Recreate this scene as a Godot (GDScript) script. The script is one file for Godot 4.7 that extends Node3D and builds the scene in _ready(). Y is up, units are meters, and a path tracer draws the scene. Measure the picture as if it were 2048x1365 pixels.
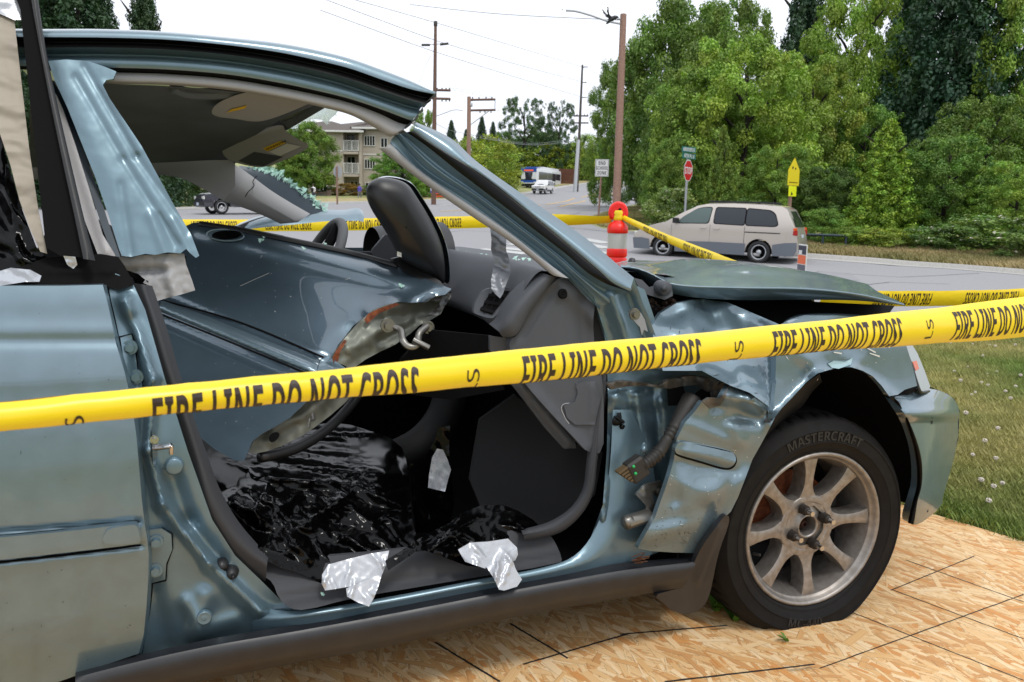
extends Node3D
# A wrecked blue-green saloon on strand board sheets on a lawn beside a road junction, behind yellow fire line tape.
# World: x runs along the car towards its nose, y up, z towards the viewer; the origin is under the front wheel.

const F := 1680.0
const CAM := Vector3(-1.45, 1.03, 1.56)
var ax := Vector3.ZERO
var rt := Vector3.ZERO
var upv := Vector3.ZERO
var fh := Vector3.ZERO   # level forward
var rh := Vector3.ZERO   # level right
var M := {}
var rng := RandomNumberGenerator.new()
var nz := FastNoiseLite.new()
var nr := FastNoiseLite.new()
var used := {}

# ---------- places ----------
func ray(px: float, py: float) -> Vector3:
	return ax + rt * ((px - 1024.0) / F) + upv * ((682.5 - py) / F)

func S(px: float, py: float, z: float) -> Vector3:      # a traced spot on the plane z
	var v := ray(px, py)
	return CAM + v * ((z - CAM.z) / v.z)

func YP(px: float, py: float, y: float) -> Vector3:     # a traced spot on the level y
	var v := ray(px, py)
	return CAM + v * ((y - CAM.y) / v.y)

func D(px: float, py: float, d: float) -> Vector3:      # a traced spot d metres away
	return CAM + ray(px, py) * d

const EK := [-60.0, 0.0, 8.0, 0.0, 10.5, -0.30, 13.0, -0.42, 21.0, -0.45, 24.5, -0.42, 27.0, -0.25, 33.0, 0.1, 40.0, 0.4, 55.0, 0.85, 65.0, 1.3, 87.0, 1.95, 109.0, 3.0, 126.0, 4.0, 158.0, 7.0, 176.0, 8.6, 230.0, 12.0, 420.0, 22.0]
func elev(d: float) -> float:
	if d <= EK[0]: return EK[1]
	for i in range(2, EK.size(), 2):
		if d <= EK[i]:
			return lerpf(EK[i - 1], EK[i + 1], (d - EK[i - 2]) / (EK[i] - EK[i - 2]))
	return EK[EK.size() - 1]

func flat_to(u: float, d: float, lift := 0.0) -> Vector3:   # u right of, d in front of the viewer, on the ground
	return Vector3(CAM.x, 0, CAM.z) + rh * u + fh * d + Vector3(0, elev(d) + lift, 0)

func gud(px: float, py: float) -> Vector2:                  # where a sight line meets the ground, as (u, d)
	var v := ray(px, py)
	var k := v.dot(fh)
	var s := v.dot(rh)
	var t0 := 0.5
	var t := 0.5
	while t < 400.0:
		if CAM.y + v.y * t < elev(t * k):
			for i in 24:
				var m := (t0 + t) * 0.5
				if CAM.y + v.y * m < elev(m * k): t = m
				else: t0 = m
			break
		t0 = t
		t += 0.5 + t * 0.01
	return Vector2(s * t, k * t)

func GP(px: float, py: float, lift := 0.0) -> Vector3:
	var q := gud(px, py)
	return flat_to(q.x, q.y, lift)

func at_depth(px: float, py: float, d: float) -> Vector3:   # on the ground below a traced spot d metres away
	var p := D(px, py, d)
	var dd := (p - CAM).dot(fh)
	return Vector3(p.x, elev(dd), p.z)

# ---------- objects ----------
func numbered(n: String) -> String:
	if not used.has(n):
		used[n] = 0
		return n
	used[n] += 1
	return "%s_%03d" % [n, used[n]]

func tag(o: Node, label: String, category := "", group := "", kind := "") -> Node:
	if label: o.set_meta("label", label)
	if category: o.set_meta("category", category)
	if group: o.set_meta("group", group)
	if kind: o.set_meta("kind", kind)
	return o

func thing(n: String, label: String, category: String, at := Vector3.ZERO, turn := 0.0, group := "") -> Node3D:
	var o := Node3D.new()
	o.name = numbered(n)
	add_child(o)
	o.position = at
	o.rotation.y = turn
	tag(o, label, category, group)
	return o

func part(parent: Node, n: String, mesh: Mesh, mat: Material, at := Vector3.ZERO, rot := Vector3.ZERO) -> MeshInstance3D:
	var o := MeshInstance3D.new()
	o.mesh = mesh
	o.material_override = mat
	o.name = numbered(n) if parent == self else n
	if parent != self:
		var k := 0
		while parent.has_node(NodePath(o.name)):
			k += 1
			o.name = "%s_%03d" % [n, k]
	parent.add_child(o, true)
	o.position = at
	o.rotation = rot
	return o

func dup(root: Node3D, at: Vector3, turn: float, label := "") -> Node3D:
	var r: Node3D = root.duplicate()
	var base: String = root.name
	if base.length() > 4 and base[base.length() - 4] == "_": base = base.left(base.length() - 4)
	r.name = numbered(base)
	add_child(r)
	r.position = at
	r.rotation.y = turn
	if label: r.set_meta("label", label)
	return r

# ---------- materials ----------
func mat(c: Color, rough := 0.6, metal := 0.0) -> StandardMaterial3D:
	var m := StandardMaterial3D.new()
	m.albedo_color = c
	m.roughness = rough
	m.metallic = metal
	return m

func lin(r: float, g: float, b: float) -> Color:
	return Color(r, g, b).linear_to_srgb()

func noise_tex(freq: float, a: Color, b: Color, size := 512, oct := 4, typ := FastNoiseLite.TYPE_SIMPLEX_SMOOTH, lo := 0.0, hi := 1.0, sd := 1) -> NoiseTexture2D:
	var t := NoiseTexture2D.new()
	var n := FastNoiseLite.new()
	n.noise_type = typ
	n.seed = sd
	n.frequency = freq
	n.fractal_octaves = oct
	t.noise = n
	t.width = size
	t.height = size
	t.seamless = true
	var g := Gradient.new()
	g.set_color(0, a)
	g.set_color(1, b)
	g.set_offset(0, lo)
	g.set_offset(1, hi)
	t.color_ramp = g
	return t

func tri(m: StandardMaterial3D, scale: float, world := true) -> StandardMaterial3D:
	m.uv1_triplanar = true
	m.uv1_world_triplanar = world
	m.uv1_scale = Vector3.ONE * scale
	return m

# ---------- meshes ----------
func finish(v: PackedVector3Array, ix: PackedInt32Array, col := PackedColorArray(), uv := PackedVector2Array()) -> ArrayMesh:
	var n := PackedVector3Array()
	n.resize(v.size())
	for i in range(0, ix.size(), 3):
		var a := v[ix[i]]
		var f := (v[ix[i + 2]] - a).cross(v[ix[i + 1]] - a)
		n[ix[i]] += f
		n[ix[i + 1]] += f
		n[ix[i + 2]] += f
	for i in n.size(): n[i] = n[i].normalized() if n[i].length_squared() > 0.0 else Vector3.UP
	var ar := []
	ar.resize(Mesh.ARRAY_MAX)
	ar[Mesh.ARRAY_VERTEX] = v
	ar[Mesh.ARRAY_NORMAL] = n
	ar[Mesh.ARRAY_INDEX] = ix
	if col.size() == v.size(): ar[Mesh.ARRAY_COLOR] = col
	if uv.size() == v.size(): ar[Mesh.ARRAY_TEX_UV] = uv
	var m := ArrayMesh.new()
	m.add_surface_from_arrays(Mesh.PRIMITIVE_TRIANGLES, ar)
	return m

func spline(a: Array, n: int) -> PackedVector3Array:     # a smooth curve through points, n samples by length
	var c := Curve3D.new()
	c.bake_interval = 0.004 if a[0].distance_to(a[a.size() - 1]) < 6.0 else 0.05
	for i in a.size():
		var p: Vector3 = a[maxi(i - 1, 0)]
		var q: Vector3 = a[mini(i + 1, a.size() - 1)]
		var t := (q - p) / 6.0
		var l0: float = a[i].distance_to(p)
		var l1: float = a[i].distance_to(q)
		var tn := t.normalized()
		c.add_point(a[i], -tn * minf(l0 / 3.0, t.length() * 1.5), tn * minf(l1 / 3.0, t.length() * 1.5))
	var out := PackedVector3Array()
	var l := c.get_baked_length()
	for i in n: out.append(c.sample_baked(l * i / (n - 1.0), true))
	return out

func crv(a: Array, n := 40, dz := 0.0, z = null) -> PackedVector3Array:   # [px, py, z, ...] to a smooth curve
	var pts := []
	if z == null:
		for i in range(0, a.size(), 3): pts.append(S(a[i], a[i + 1], a[i + 2] + dz))
	else:
		for i in range(0, a.size(), 2): pts.append(S(a[i], a[i + 1], z + dz))
	return spline(pts, n)

func loft(rows: Array, closed := false) -> ArrayMesh:       # a skin over curves of equal length
	var v := PackedVector3Array()
	var ix := PackedInt32Array()
	var w: int = rows[0].size()
	for r in rows: v.append_array(r)
	var h := rows.size()
	for j in h if closed else h - 1:
		for i in w - 1:
			var a := j * w + i
			var b := ((j + 1) % h) * w + i
			ix.append_array([a, a + 1, b, b, a + 1, b + 1])
	return finish(v, ix)

func merge(list: Array) -> ArrayMesh:                        # meshes or [mesh, transform] joined into one part
	var st := SurfaceTool.new()
	for m in list:
		if m is Array: st.append_from(m[0], 0, m[1])
		else: st.append_from(m, 0, Transform3D())
	return st.commit()

func tube(p: PackedVector3Array, r, sides := 10, cap := true) -> ArrayMesh:
	var rows := []
	var up := Vector3(0.123, 0.98, 0.17).normalized()
	for i in p.size():
		var t := (p[mini(i + 1, p.size() - 1)] - p[maxi(i - 1, 0)]).normalized()
		var s := t.cross(up).normalized()
		up = s.cross(t).normalized()
		var rr: float = (r as Array)[i] if r is Array else r
		var ring := PackedVector3Array()
		for k in sides + 1:
			var an := TAU * k / sides
			ring.append(p[i] + (s * cos(an) + up * sin(an)) * rr)
		rows.append(ring)
	if cap:
		var r0 := PackedVector3Array()
		var r1 := PackedVector3Array()
		for k in sides + 1:
			r0.append(p[0])
			r1.append(p[p.size() - 1])
		rows.push_front(r0)
		rows.append(r1)
	return loft(rows)

func seg(a: Vector3, b: Vector3, r: float, sides := 8) -> ArrayMesh:
	return tube(PackedVector3Array([a, b]), r, sides)

func lathe(prof: Array, n := 48, warp = null) -> ArrayMesh:  # [r, z, ...] turned about z
	var rows := []
	for i in range(0, prof.size(), 2):
		var ring := PackedVector3Array()
		for k in n + 1:
			var an := TAU * k / n
			var p := Vector3(cos(an) * prof[i], sin(an) * prof[i], prof[i + 1])
			ring.append(warp.call(p, k, i / 2) if warp != null else p)
		rows.append(ring)
	return loft(rows)

func box(sx: float, sy: float, sz: float, at := Vector3.ZERO, ch := -1.0) -> ArrayMesh:   # chamfered box
	var c := ch if ch >= 0.0 else minf(sx, minf(sy, sz)) * 0.12
	var h := Vector3(sx, sy, sz) * 0.5
	var st := SurfaceTool.new()
	st.begin(Mesh.PRIMITIVE_TRIANGLES)
	st.set_smooth_group(-1)
	var pts := PackedVector3Array()
	for x in [-1, 1]:
		for y in [-1, 1]:
			for z in [-1, 1]:
				pts.append(at + Vector3(x * (h.x - c), y * (h.y - c), z * h.z))
				pts.append(at + Vector3(x * (h.x - c), y * h.y, z * (h.z - c)))
				pts.append(at + Vector3(x * h.x, y * (h.y - c), z * (h.z - c)))
	var P := func(x: int, y: int, z: int, k: int) -> Vector3: return pts[(x * 4 + y * 2 + z) * 3 + k]
	var quad := func(a: Vector3, b: Vector3, cc: Vector3, d: Vector3) -> void:
		var nn := (b - a).cross(cc - a)
		var out := (a + b + cc + d) * 0.25 - at
		var l := [a, b, cc, a, cc, d] if nn.dot(out) < 0.0 else [a, cc, b, a, d, cc]
		for q in l: st.add_vertex(q)
	for s in 2:
		quad.call(P.call(0, 0, s, 0), P.call(1, 0, s, 0), P.call(1, 1, s, 0), P.call(0, 1, s, 0))
		quad.call(P.call(0, s, 0, 1), P.call(1, s, 0, 1), P.call(1, s, 1, 1), P.call(0, s, 1, 1))
		quad.call(P.call(s, 0, 0, 2), P.call(s, 1, 0, 2), P.call(s, 1, 1, 2), P.call(s, 0, 1, 2))
		for t in 2:
			quad.call(P.call(0, s, t, 0), P.call(1, s, t, 0), P.call(1, s, t, 1), P.call(0, s, t, 1))
			quad.call(P.call(s, 0, t, 0), P.call(s, 1, t, 0), P.call(s, 1, t, 2), P.call(s, 0, t, 2))
			quad.call(P.call(s, t, 0, 1), P.call(s, t, 1, 1), P.call(s, t, 1, 2), P.call(s, t, 0, 2))
			for r in 2:
				quad.call(P.call(s, t, r, 0), P.call(s, t, r, 1), P.call(s, t, r, 2), P.call(s, t, r, 2))
	st.generate_normals()
	return st.commit()

func dist_seg(p: Vector2, a: Vector2, b: Vector2) -> float:
	return p.distance_to(Geometry2D.get_closest_point_to_segment(p, a, b))

# Depth over a traced panel: a plane or a curve through pins [px, py, z, ...], plus creases [x0, y0, x1, y1, width, height], plus fine waviness.
func depth(pins: Array, creases := [], wave := 0.0, wl := 60.0, quad := false) -> Callable:
	var n := 6 if quad else 3
	var A := []
	for i in n:
		var row := []
		row.resize(n + 1)
		row.fill(0.0)
		A.append(row)
	for i in range(0, pins.size(), 3):
		var x: float = (pins[i] - 1024.0) / 500.0
		var y: float = (pins[i + 1] - 700.0) / 500.0
		var b := [1.0, x, y, x * x, x * y, y * y]
		for j in n:
			for k in n: A[j][k] += b[j] * b[k]
			A[j][n] += b[j] * pins[i + 2]
	for i in n: A[i][i] += 1e-5
	for i in n:
		for j in n:
			if j != i:
				var k: float = A[j][i] / A[i][i]
				for l in range(i, n + 1): A[j][l] -= k * A[i][l]
	var co := []
	for i in n: co.append(A[i][n] / A[i][i])
	while co.size() < 6: co.append(0.0)
	return func(px: float, py: float) -> float:
		var x := (px - 1024.0) / 500.0
		var y := (py - 700.0) / 500.0
		var z: float = co[0] + co[1] * x + co[2] * y + co[3] * x * x + co[4] * x * y + co[5] * y * y
		var p := Vector2(px, py)
		for c in creases:
			var d: float = dist_seg(p, Vector2(c[0], c[1]), Vector2(c[2], c[3])) / c[4]
			if c.size() > 6: z += c[5] * maxf(0.0, 1.0 - d) * (1.0 if d < 1.0 else 0.0)
			elif d < 3.0: z += c[5] * exp(-d * d)
		if wave > 0.0: z += wave * nz.get_noise_2d(px * 60.0 / wl, py * 60.0 / wl)
		return z

func side_z(y: float) -> float:                             # the bulge of the body side over its height
	const T := [0.1, -0.03, 0.2, 0.0, 0.33, 0.03, 0.46, 0.045, 0.6, 0.045, 0.74, 0.03, 0.86, -0.005, 0.95, -0.04]
	if y <= T[0]: return T[1]
	for i in range(2, T.size(), 2):
		if y <= T[i]: return lerpf(T[i - 1], T[i + 1], smoothstep(0, 1, (y - T[i - 2]) / (T[i] - T[i - 2])) * 0.35 + 0.65 * (y - T[i - 2]) / (T[i] - T[i - 2]))
	return T[T.size() - 1]

func body_side(creases := [], wave := 0.0, inset := 0.0, wl := 60.0) -> Callable:
	return func(px: float, py: float) -> float:
		var z := side_z(S(px, py, 0.02).y)
		z = side_z(S(px, py, z).y) + inset
		var p := Vector2(px, py)
		for c in creases:
			var d: float = dist_seg(p, Vector2(c[0], c[1]), Vector2(c[2], c[3])) / c[4]
			if c.size() > 6: z += c[5] * maxf(0.0, 1.0 - d) * (1.0 if d < 1.0 else 0.0)
			elif d < 3.0: z += c[5] * exp(-d * d)
		if wave > 0.0: z += wave * nz.get_noise_2d(px * 60.0 / wl, py * 60.0 / wl)
		return z

func outline(a: Array, step: float, closed := true) -> PackedVector2Array:
	var out := PackedVector2Array()
	var n := a.size() / 2
	for i in (n if closed else n - 1):
		var p := Vector2(a[i * 2], a[i * 2 + 1])
		var j := (i + 1) % n
		var q := Vector2(a[j * 2], a[j * 2 + 1])
		var k := maxi(1, int(p.distance_to(q) / step))
		for t in k: out.append(p.lerp(q, t / float(k)))
	return out

func rounded(a: Array, closed := true, rounds := 2) -> Array:   # corners cut twice (Chaikin)
	var l := a
	for r in rounds:
		var o := []
		var n := l.size() / 2
		for i in (n if closed else n - 1):
			var j := (i + 1) % n
			var p := Vector2(l[i * 2], l[i * 2 + 1])
			var q := Vector2(l[j * 2], l[j * 2 + 1])
			if not closed and i == 0: o.append_array([p.x, p.y])
			else:
				var s := p.lerp(q, 0.25)
				o.append_array([s.x, s.y])
			if not closed and i == n - 2: o.append_array([q.x, q.y])
			else:
				var s2 := p.lerp(q, 0.75)
				o.append_array([s2.x, s2.y])
		l = o
	return l

# A pressed sheet with this outline; place(p: Vector2) gives the spot in the scene of each point, lip folds its edge back.
func sheet(ol: PackedVector2Array, place: Callable, step: float, lip := Vector3.ZERO, tint = null) -> ArrayMesh:
	var pts := PackedVector2Array(ol)
	var lo := ol[0]
	var hi := ol[0]
	for p in ol:
		lo = lo.min(p)
		hi = hi.max(p)
	var row := 0
	var y := lo.y + step * 0.5
	while y < hi.y:
		var x := lo.x + step * (0.5 if row % 2 else 1.0)
		while x < hi.x:
			var p := Vector2(x, y)
			if Geometry2D.is_point_in_polygon(p, ol):
				var ok := true
				for i in ol.size():
					if absf(ol[i].y - y) < step and dist_seg(p, ol[i], ol[(i + 1) % ol.size()]) < step * 0.45:
						ok = false
						break
				if ok: pts.append(p)
			x += step
		y += step * 0.87
		row += 1
	var t := Geometry2D.triangulate_delaunay(pts)
	var v := PackedVector3Array()
	var c := PackedColorArray()
	var uv := PackedVector2Array()
	for p in pts:
		v.append(place.call(p))
		uv.append(Vector2((p.x - lo.x) / (hi.x - lo.x), (p.y - lo.y) / (hi.y - lo.y)))
		if tint != null: c.append(tint.call(p, v[v.size() - 1]))
	var ix := PackedInt32Array()
	for i in range(0, t.size(), 3):
		var a := pts[t[i]]
		var b := pts[t[i + 1]]
		var d := pts[t[i + 2]]
		if not Geometry2D.is_point_in_polygon((a + b + d) / 3.0, ol): continue
		var cr := (b - a).cross(d - a)
		if absf(cr) < 1e-9: continue
		if cr > 0.0: ix.append_array([t[i], t[i + 1], t[i + 2]])
		else: ix.append_array([t[i], t[i + 2], t[i + 1]])
	if lip != Vector3.ZERO:
		var n := ol.size()
		var b0 := v.size()
		for i in n:
			v.append(v[i])
			v.append(v[i] + lip)
			uv.append(uv[i])
			uv.append(uv[i])
			if tint != null:
				c.append(c[i])
				c.append(c[i])
		for i in n:
			var a := b0 + i * 2
			var b := b0 + ((i + 1) % n) * 2
			ix.append_array([a, a + 1, b, b, a + 1, b + 1])
	return finish(v, ix, c, uv)

func panel(a: Array, zf: Callable, step := 12.0, lip := 0.012, tint = null) -> ArrayMesh:
	return sheet(outline(a, step), func(p: Vector2) -> Vector3: return S(p.x, p.y, zf.call(p.x, p.y)), step, Vector3(0, 0, -lip), tint)

# Lettering: a string as thin mesh, mapped by f(x, y) with x in 0..width/height and y in 0..1
func letters(s: String, fnt: String, weight: int, f: Callable, stretch := 1.0, fine := 9.0, lift := 0.0) -> ArrayMesh:
	var tm := TextMesh.new()
	var font := SystemFont.new()
	font.font_names = PackedStringArray([fnt])
	font.font_weight = weight
	tm.font = font
	tm.text = s
	tm.font_size = 64
	tm.pixel_size = 0.01
	tm.depth = 0.0
	tm.curve_step = 1.5
	var ar := tm.get_mesh_arrays()
	var v: PackedVector3Array = ar[Mesh.ARRAY_VERTEX]
	var ix: PackedInt32Array = ar[Mesh.ARRAY_INDEX]
	var lo := Vector3(1e9, 1e9, 0)
	var hi := Vector3(-1e9, -1e9, 0)
	for p in v:
		lo = lo.min(p)
		hi = hi.max(p)
	var h := hi.y - lo.y
	var todo := []
	for i in range(0, ix.size(), 3):
		var t := []
		for k in 3:
			var p := v[ix[i + k]]
			t.append(Vector2((p.x - lo.x) / h * stretch, (p.y - lo.y) / h))
		todo.append(t)
	var ov := PackedVector3Array()
	var oi := PackedInt32Array()
	while todo.size():
		var t: Array = todo.pop_back()
		var e := [t[0].distance_to(t[1]), t[1].distance_to(t[2]), t[2].distance_to(t[0])]
		var m: float = e.max()
		if m > 1.0 / fine:
			var k := e.find(m)
			var mid: Vector2 = (t[k] + t[(k + 1) % 3]) * 0.5
			todo.append([t[k], mid, t[(k + 2) % 3]])
			todo.append([mid, t[(k + 1) % 3], t[(k + 2) % 3]])
			continue
		var b := ov.size()
		for q in t: ov.append(f.call(q.x, q.y))
		oi.append_array([b, b + 1, b + 2])
	return finish(ov, oi)

func rcorner(a: Array, r: float) -> Array:                   # each corner replaced by a small arc
	var o := []
	var n := a.size() / 2
	for i in n:
		var p := Vector2(a[i * 2], a[i * 2 + 1])
		var q := Vector2(a[((i + n - 1) % n) * 2], a[((i + n - 1) % n) * 2 + 1])
		var s := Vector2(a[((i + 1) % n) * 2], a[((i + 1) % n) * 2 + 1])
		var p0 := p + (q - p).normalized() * minf(r, p.distance_to(q) * 0.4)
		var p1 := p + (s - p).normalized() * minf(r, p.distance_to(s) * 0.4)
		for t in 4: 
			var k := t / 3.0
			var m := p0.lerp(p, k).lerp(p.lerp(p1, k), k)
			o.append_array([m.x, m.y])
	return o

func _ready() -> void:
	# camera
	var yaw := deg_to_rad(22.0)
	var pitch := deg_to_rad(8.9)
	var roll := deg_to_rad(0.9)
	ax = Vector3(sin(yaw) * cos(pitch), -sin(pitch), -cos(yaw) * cos(pitch))
	var r0 := Vector3(cos(yaw), 0, sin(yaw))
	var u0 := r0.cross(ax)
	rt = r0 * cos(roll) + u0 * sin(roll)
	upv = u0 * cos(roll) - r0 * sin(roll)
	fh = Vector3(sin(yaw), 0, -cos(yaw))
	rh = r0
	var cam := Camera3D.new()
	cam.name = "camera"
	cam.transform = Transform3D(Basis(rt, upv, -ax), CAM)
	cam.fov = rad_to_deg(2.0 * atan(682.5 / F))
	cam.near = 0.05
	cam.far = 900.0
	var lens := CameraAttributesPhysical.new()
	lens.frustum_focal_length = 12.0 * F / 682.5
	lens.frustum_focus_distance = 2.0
	lens.exposure_aperture = 13.0
	cam.attributes = lens
	add_child(cam)
	cam.current = true
	# sky: bright, even cloud
	var we := WorldEnvironment.new()
	we.name = "world_environment"
	var env := Environment.new()
	var sky := Sky.new()
	var sm := ProceduralSkyMaterial.new()
	sm.sky_top_color = Color(0.95, 0.97, 1.0)
	sm.sky_horizon_color = Color(0.82, 0.835, 0.875)
	sm.sky_curve = 0.25
	sm.ground_bottom_color = Color(0.35, 0.36, 0.33)
	sm.ground_horizon_color = Color(0.55, 0.56, 0.55)
	sm.sky_energy_multiplier = 1.0
	sky.sky_material = sm
	env.background_mode = Environment.BG_SKY
	env.sky = sky
	env.tonemap_mode = Environment.TONE_MAPPER_LINEAR
	env.tonemap_exposure = 1.56
	env.ambient_light_source = Environment.AMBIENT_SOURCE_SKY
	env.sdfgi_enabled = true
	env.ssao_enabled = true
	env.ssil_enabled = true
	we.environment = env
	add_child(we)
	var sun := DirectionalLight3D.new()
	sun.name = "sun"
	sun.light_energy = 0.35
	sun.light_angular_distance = 14.0
	sun.light_color = Color(1.0, 0.99, 0.975)
	sun.shadow_enabled = true
	add_child(sun)
	sun.look_at_from_position(Vector3(1.0, 6.0, 3.2), Vector3.ZERO)
	rng.seed = 42
	nz.seed = 3
	nz.frequency = 0.02
	nr.seed = 8
	nr.frequency = 0.02
	M.vertex = mat(Color(1, 1, 1), 0.8)
	M.vertex.vertex_color_use_as_albedo = true
	car_materials()
	var t := Time.get_ticks_msec()
	build_ground()
	build_apartments()
	build_plants()
	build_poles()
	build_vehicles()
	build_people()
	build_boards()
	build_car()
	build_torn_door()
	build_seat()
	build_tapes()
	build_post()
	print("built in ", Time.get_ticks_msec() - t, " ms")

# ---------- the wrecked car ----------
func car_materials() -> void:
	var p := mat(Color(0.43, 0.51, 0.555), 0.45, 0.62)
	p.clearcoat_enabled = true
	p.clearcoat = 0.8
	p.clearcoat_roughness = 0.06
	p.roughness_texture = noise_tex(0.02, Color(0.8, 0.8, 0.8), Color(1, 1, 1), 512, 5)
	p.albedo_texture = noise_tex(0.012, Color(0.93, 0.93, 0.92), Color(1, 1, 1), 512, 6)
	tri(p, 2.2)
	M.paint = p
	var pd := p.duplicate() as StandardMaterial3D         # doors and fender: dusty towards the sill
	pd.vertex_color_use_as_albedo = true
	M.paint_dust = pd
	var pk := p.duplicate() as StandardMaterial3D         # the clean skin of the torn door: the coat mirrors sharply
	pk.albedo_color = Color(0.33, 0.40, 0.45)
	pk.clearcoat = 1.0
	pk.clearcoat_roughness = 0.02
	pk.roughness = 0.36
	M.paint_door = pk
	var pj := p.duplicate() as StandardMaterial3D         # the shut faces: thinner, duller paint
	pj.albedo_color = Color(0.40, 0.495, 0.545)
	pj.roughness = 0.42
	pj.clearcoat = 0.45
	pj.clearcoat_roughness = 0.2
	pj.metallic = 0.5
	M.paint_in = pj
	M.paint_shade = mat(Color(0.08, 0.14, 0.18), 0.4, 0.3)  # body paint with the shade of recessed parts put into its colour
	var pjd := pj.duplicate() as StandardMaterial3D
	pjd.vertex_color_use_as_albedo = true
	M.paint_in_dust = pjd
	var bare := mat(Color(0.46, 0.475, 0.49), 0.5, 0.6)
	bare.albedo_texture = noise_tex(0.02, Color(0.66, 0.60, 0.54), Color(1, 1, 1), 256, 5)
	M.bare = tri(bare, 6.0)
	var rust := mat(Color(0.56, 0.30, 0.14), 0.85)
	rust.albedo_texture = noise_tex(0.03, Color(0.5, 0.42, 0.4), Color(1, 1, 1), 256, 5)
	M.rust = tri(rust, 8.0)
	var rub := mat(Color(0.085, 0.085, 0.09), 0.55)
	rub.roughness_texture = noise_tex(0.02, Color(0.7, 0.7, 0.7), Color(1, 1, 1), 256, 4)
	M.rubber = tri(rub, 5.0)
	M.frame_black = mat(Color(0.05, 0.045, 0.045), 0.7)
	M.frame_black.metallic_specular = 0.2
	M.seal = mat(Color(0.185, 0.19, 0.205), 0.7)
	M.gloss_black = mat(Color(0.03, 0.03, 0.033), 0.3)
	M.gloss_black.metallic_specular = 0.3
	var tr := mat(Color(0.60, 0.60, 0.605), 0.7)
	M.trim_grey = tr
	var hl := mat(Color(0.39, 0.42, 0.46), 0.95)
	hl.albedo_texture = noise_tex(0.01, Color(0.86, 0.86, 0.86), Color(1, 1, 1), 256, 4)
	M.cloth_roof = tri(hl, 1.5)
	var da := mat(Color(0.245, 0.255, 0.275), 0.62)
	da.heightmap_enabled = true
	da.heightmap_scale = 0.03
	da.heightmap_texture = noise_tex(0.2, Color.BLACK, Color.WHITE, 256, 2)
	M.dash = tri(da, 9.0)
	M.dash_dark = mat(Color(0.06, 0.06, 0.066), 0.8)
	M.dash_dark.metallic_specular = 0.25
	var cp := mat(Color(0.085, 0.085, 0.09), 1.0)
	cp.metallic_specular = 0.1
	M.carpet = cp
	var sk := mat(Color(0.14, 0.145, 0.16), 0.5)
	sk.albedo_texture = noise_tex(0.012, Color(0.8, 0.79, 0.78), Color(1, 1, 1), 512, 6)
	sk.roughness_texture = noise_tex(0.01, Color(0.7, 0.7, 0.7), Color(1, 1, 1), 256, 4)
	M.skirt = tri(sk, 3.0)
	var ty := mat(Color(0.075, 0.070, 0.070), 0.7)
	ty.metallic_specular = 0.35
	ty.albedo_texture = noise_tex(0.012, Color(0.62, 0.55, 0.48), Color(1, 1, 1), 512, 6)
	M.tyre = tri(ty, 4.0, false)
	var al := mat(Color(0.63, 0.615, 0.60), 0.45, 0.75)
	al.albedo_texture = noise_tex(0.012, Color(0.78, 0.75, 0.72), Color(1, 1, 1), 512, 6)
	M.alloy = tri(al, 7.0, false)
	M.alloy_dirty = mat(Color(0.22, 0.20, 0.185), 0.6, 0.6)
	M.dull_metal = mat(Color(0.50, 0.49, 0.47), 0.38, 0.85)
	M.chrome = mat(Color(0.72, 0.72, 0.72), 0.22, 1.0)
	var bag := mat(Color(0.012, 0.012, 0.014), 0.13)
	bag.metallic_specular = 0.3
	M.bag = bag
	var du := mat(Color(0.66, 0.67, 0.69), 0.34, 0.35)
	du.roughness_texture = noise_tex(0.03, Color(0.6, 0.6, 0.6), Color(1, 1, 1), 256, 4)
	M.duct = tri(du, 6.0)
	var gl := mat(Color(0.70, 0.86, 0.80), 0.3)
	gl.transparency = BaseMaterial3D.TRANSPARENCY_ALPHA
	gl.albedo_color.a = 0.62
	M.cracked = gl
	var gs := mat(Color(0.88, 0.96, 0.94), 0.45)
	gs.transparency = BaseMaterial3D.TRANSPARENCY_ALPHA
	gs.albedo_color.a = 0.85
	gs.backlight_enabled = true
	gs.backlight = Color(0.95, 1.0, 0.98)
	M.glass_shard = gs
	var lens := mat(Color(0.50, 0.53, 0.52), 0.15, 0.3)
	lens.clearcoat_enabled = true
	M.lens = lens
	M.amber = mat(Color(0.75, 0.33, 0.16), 0.25)
	M.yellow_print = mat(Color(0.86, 0.70, 0.12), 0.6)
	M.white_print = mat(Color(0.8, 0.8, 0.78), 0.6)
	M.black_print = mat(Color(0.04, 0.04, 0.04), 0.6)

func dust(strength := 1.0, y0 := 0.2, y1 := 0.42) -> Callable:
	return func(_p: Vector2, w: Vector3) -> Color:
		var k := (1.0 - smoothstep(y0, y1, w.y + 0.06 * nz.get_noise_2d(w.x * 300.0, w.y * 300.0))) * strength
		k += 0.25 * strength * maxf(0.0, nz.get_noise_2d(w.x * 900.0 + 50.0, w.y * 420.0))
		return Color(1, 1, 1).lerp(Color(1.10, 0.98, 0.86), clampf(k, 0.0, 1.0) * 0.8)

func bolt(at: Vector3, r: float, nrm := Vector3(0, 0, 1)) -> ArrayMesh:
	var c := CylinderMesh.new()
	c.top_radius = r * 0.92
	c.bottom_radius = r
	c.height = r * 1.1
	c.radial_segments = 6
	c.rings = 1
	var w := CylinderMesh.new()
	w.top_radius = r * 1.5
	w.bottom_radius = r * 1.6
	w.height = r * 0.4
	w.radial_segments = 20
	w.rings = 1
	var b := Basis(Quaternion(Vector3.UP, nrm.normalized()))
	return merge([[c, Transform3D(b, at + nrm * r * 0.75)], [w, Transform3D(b, at + nrm * r * 0.2)]])

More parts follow.
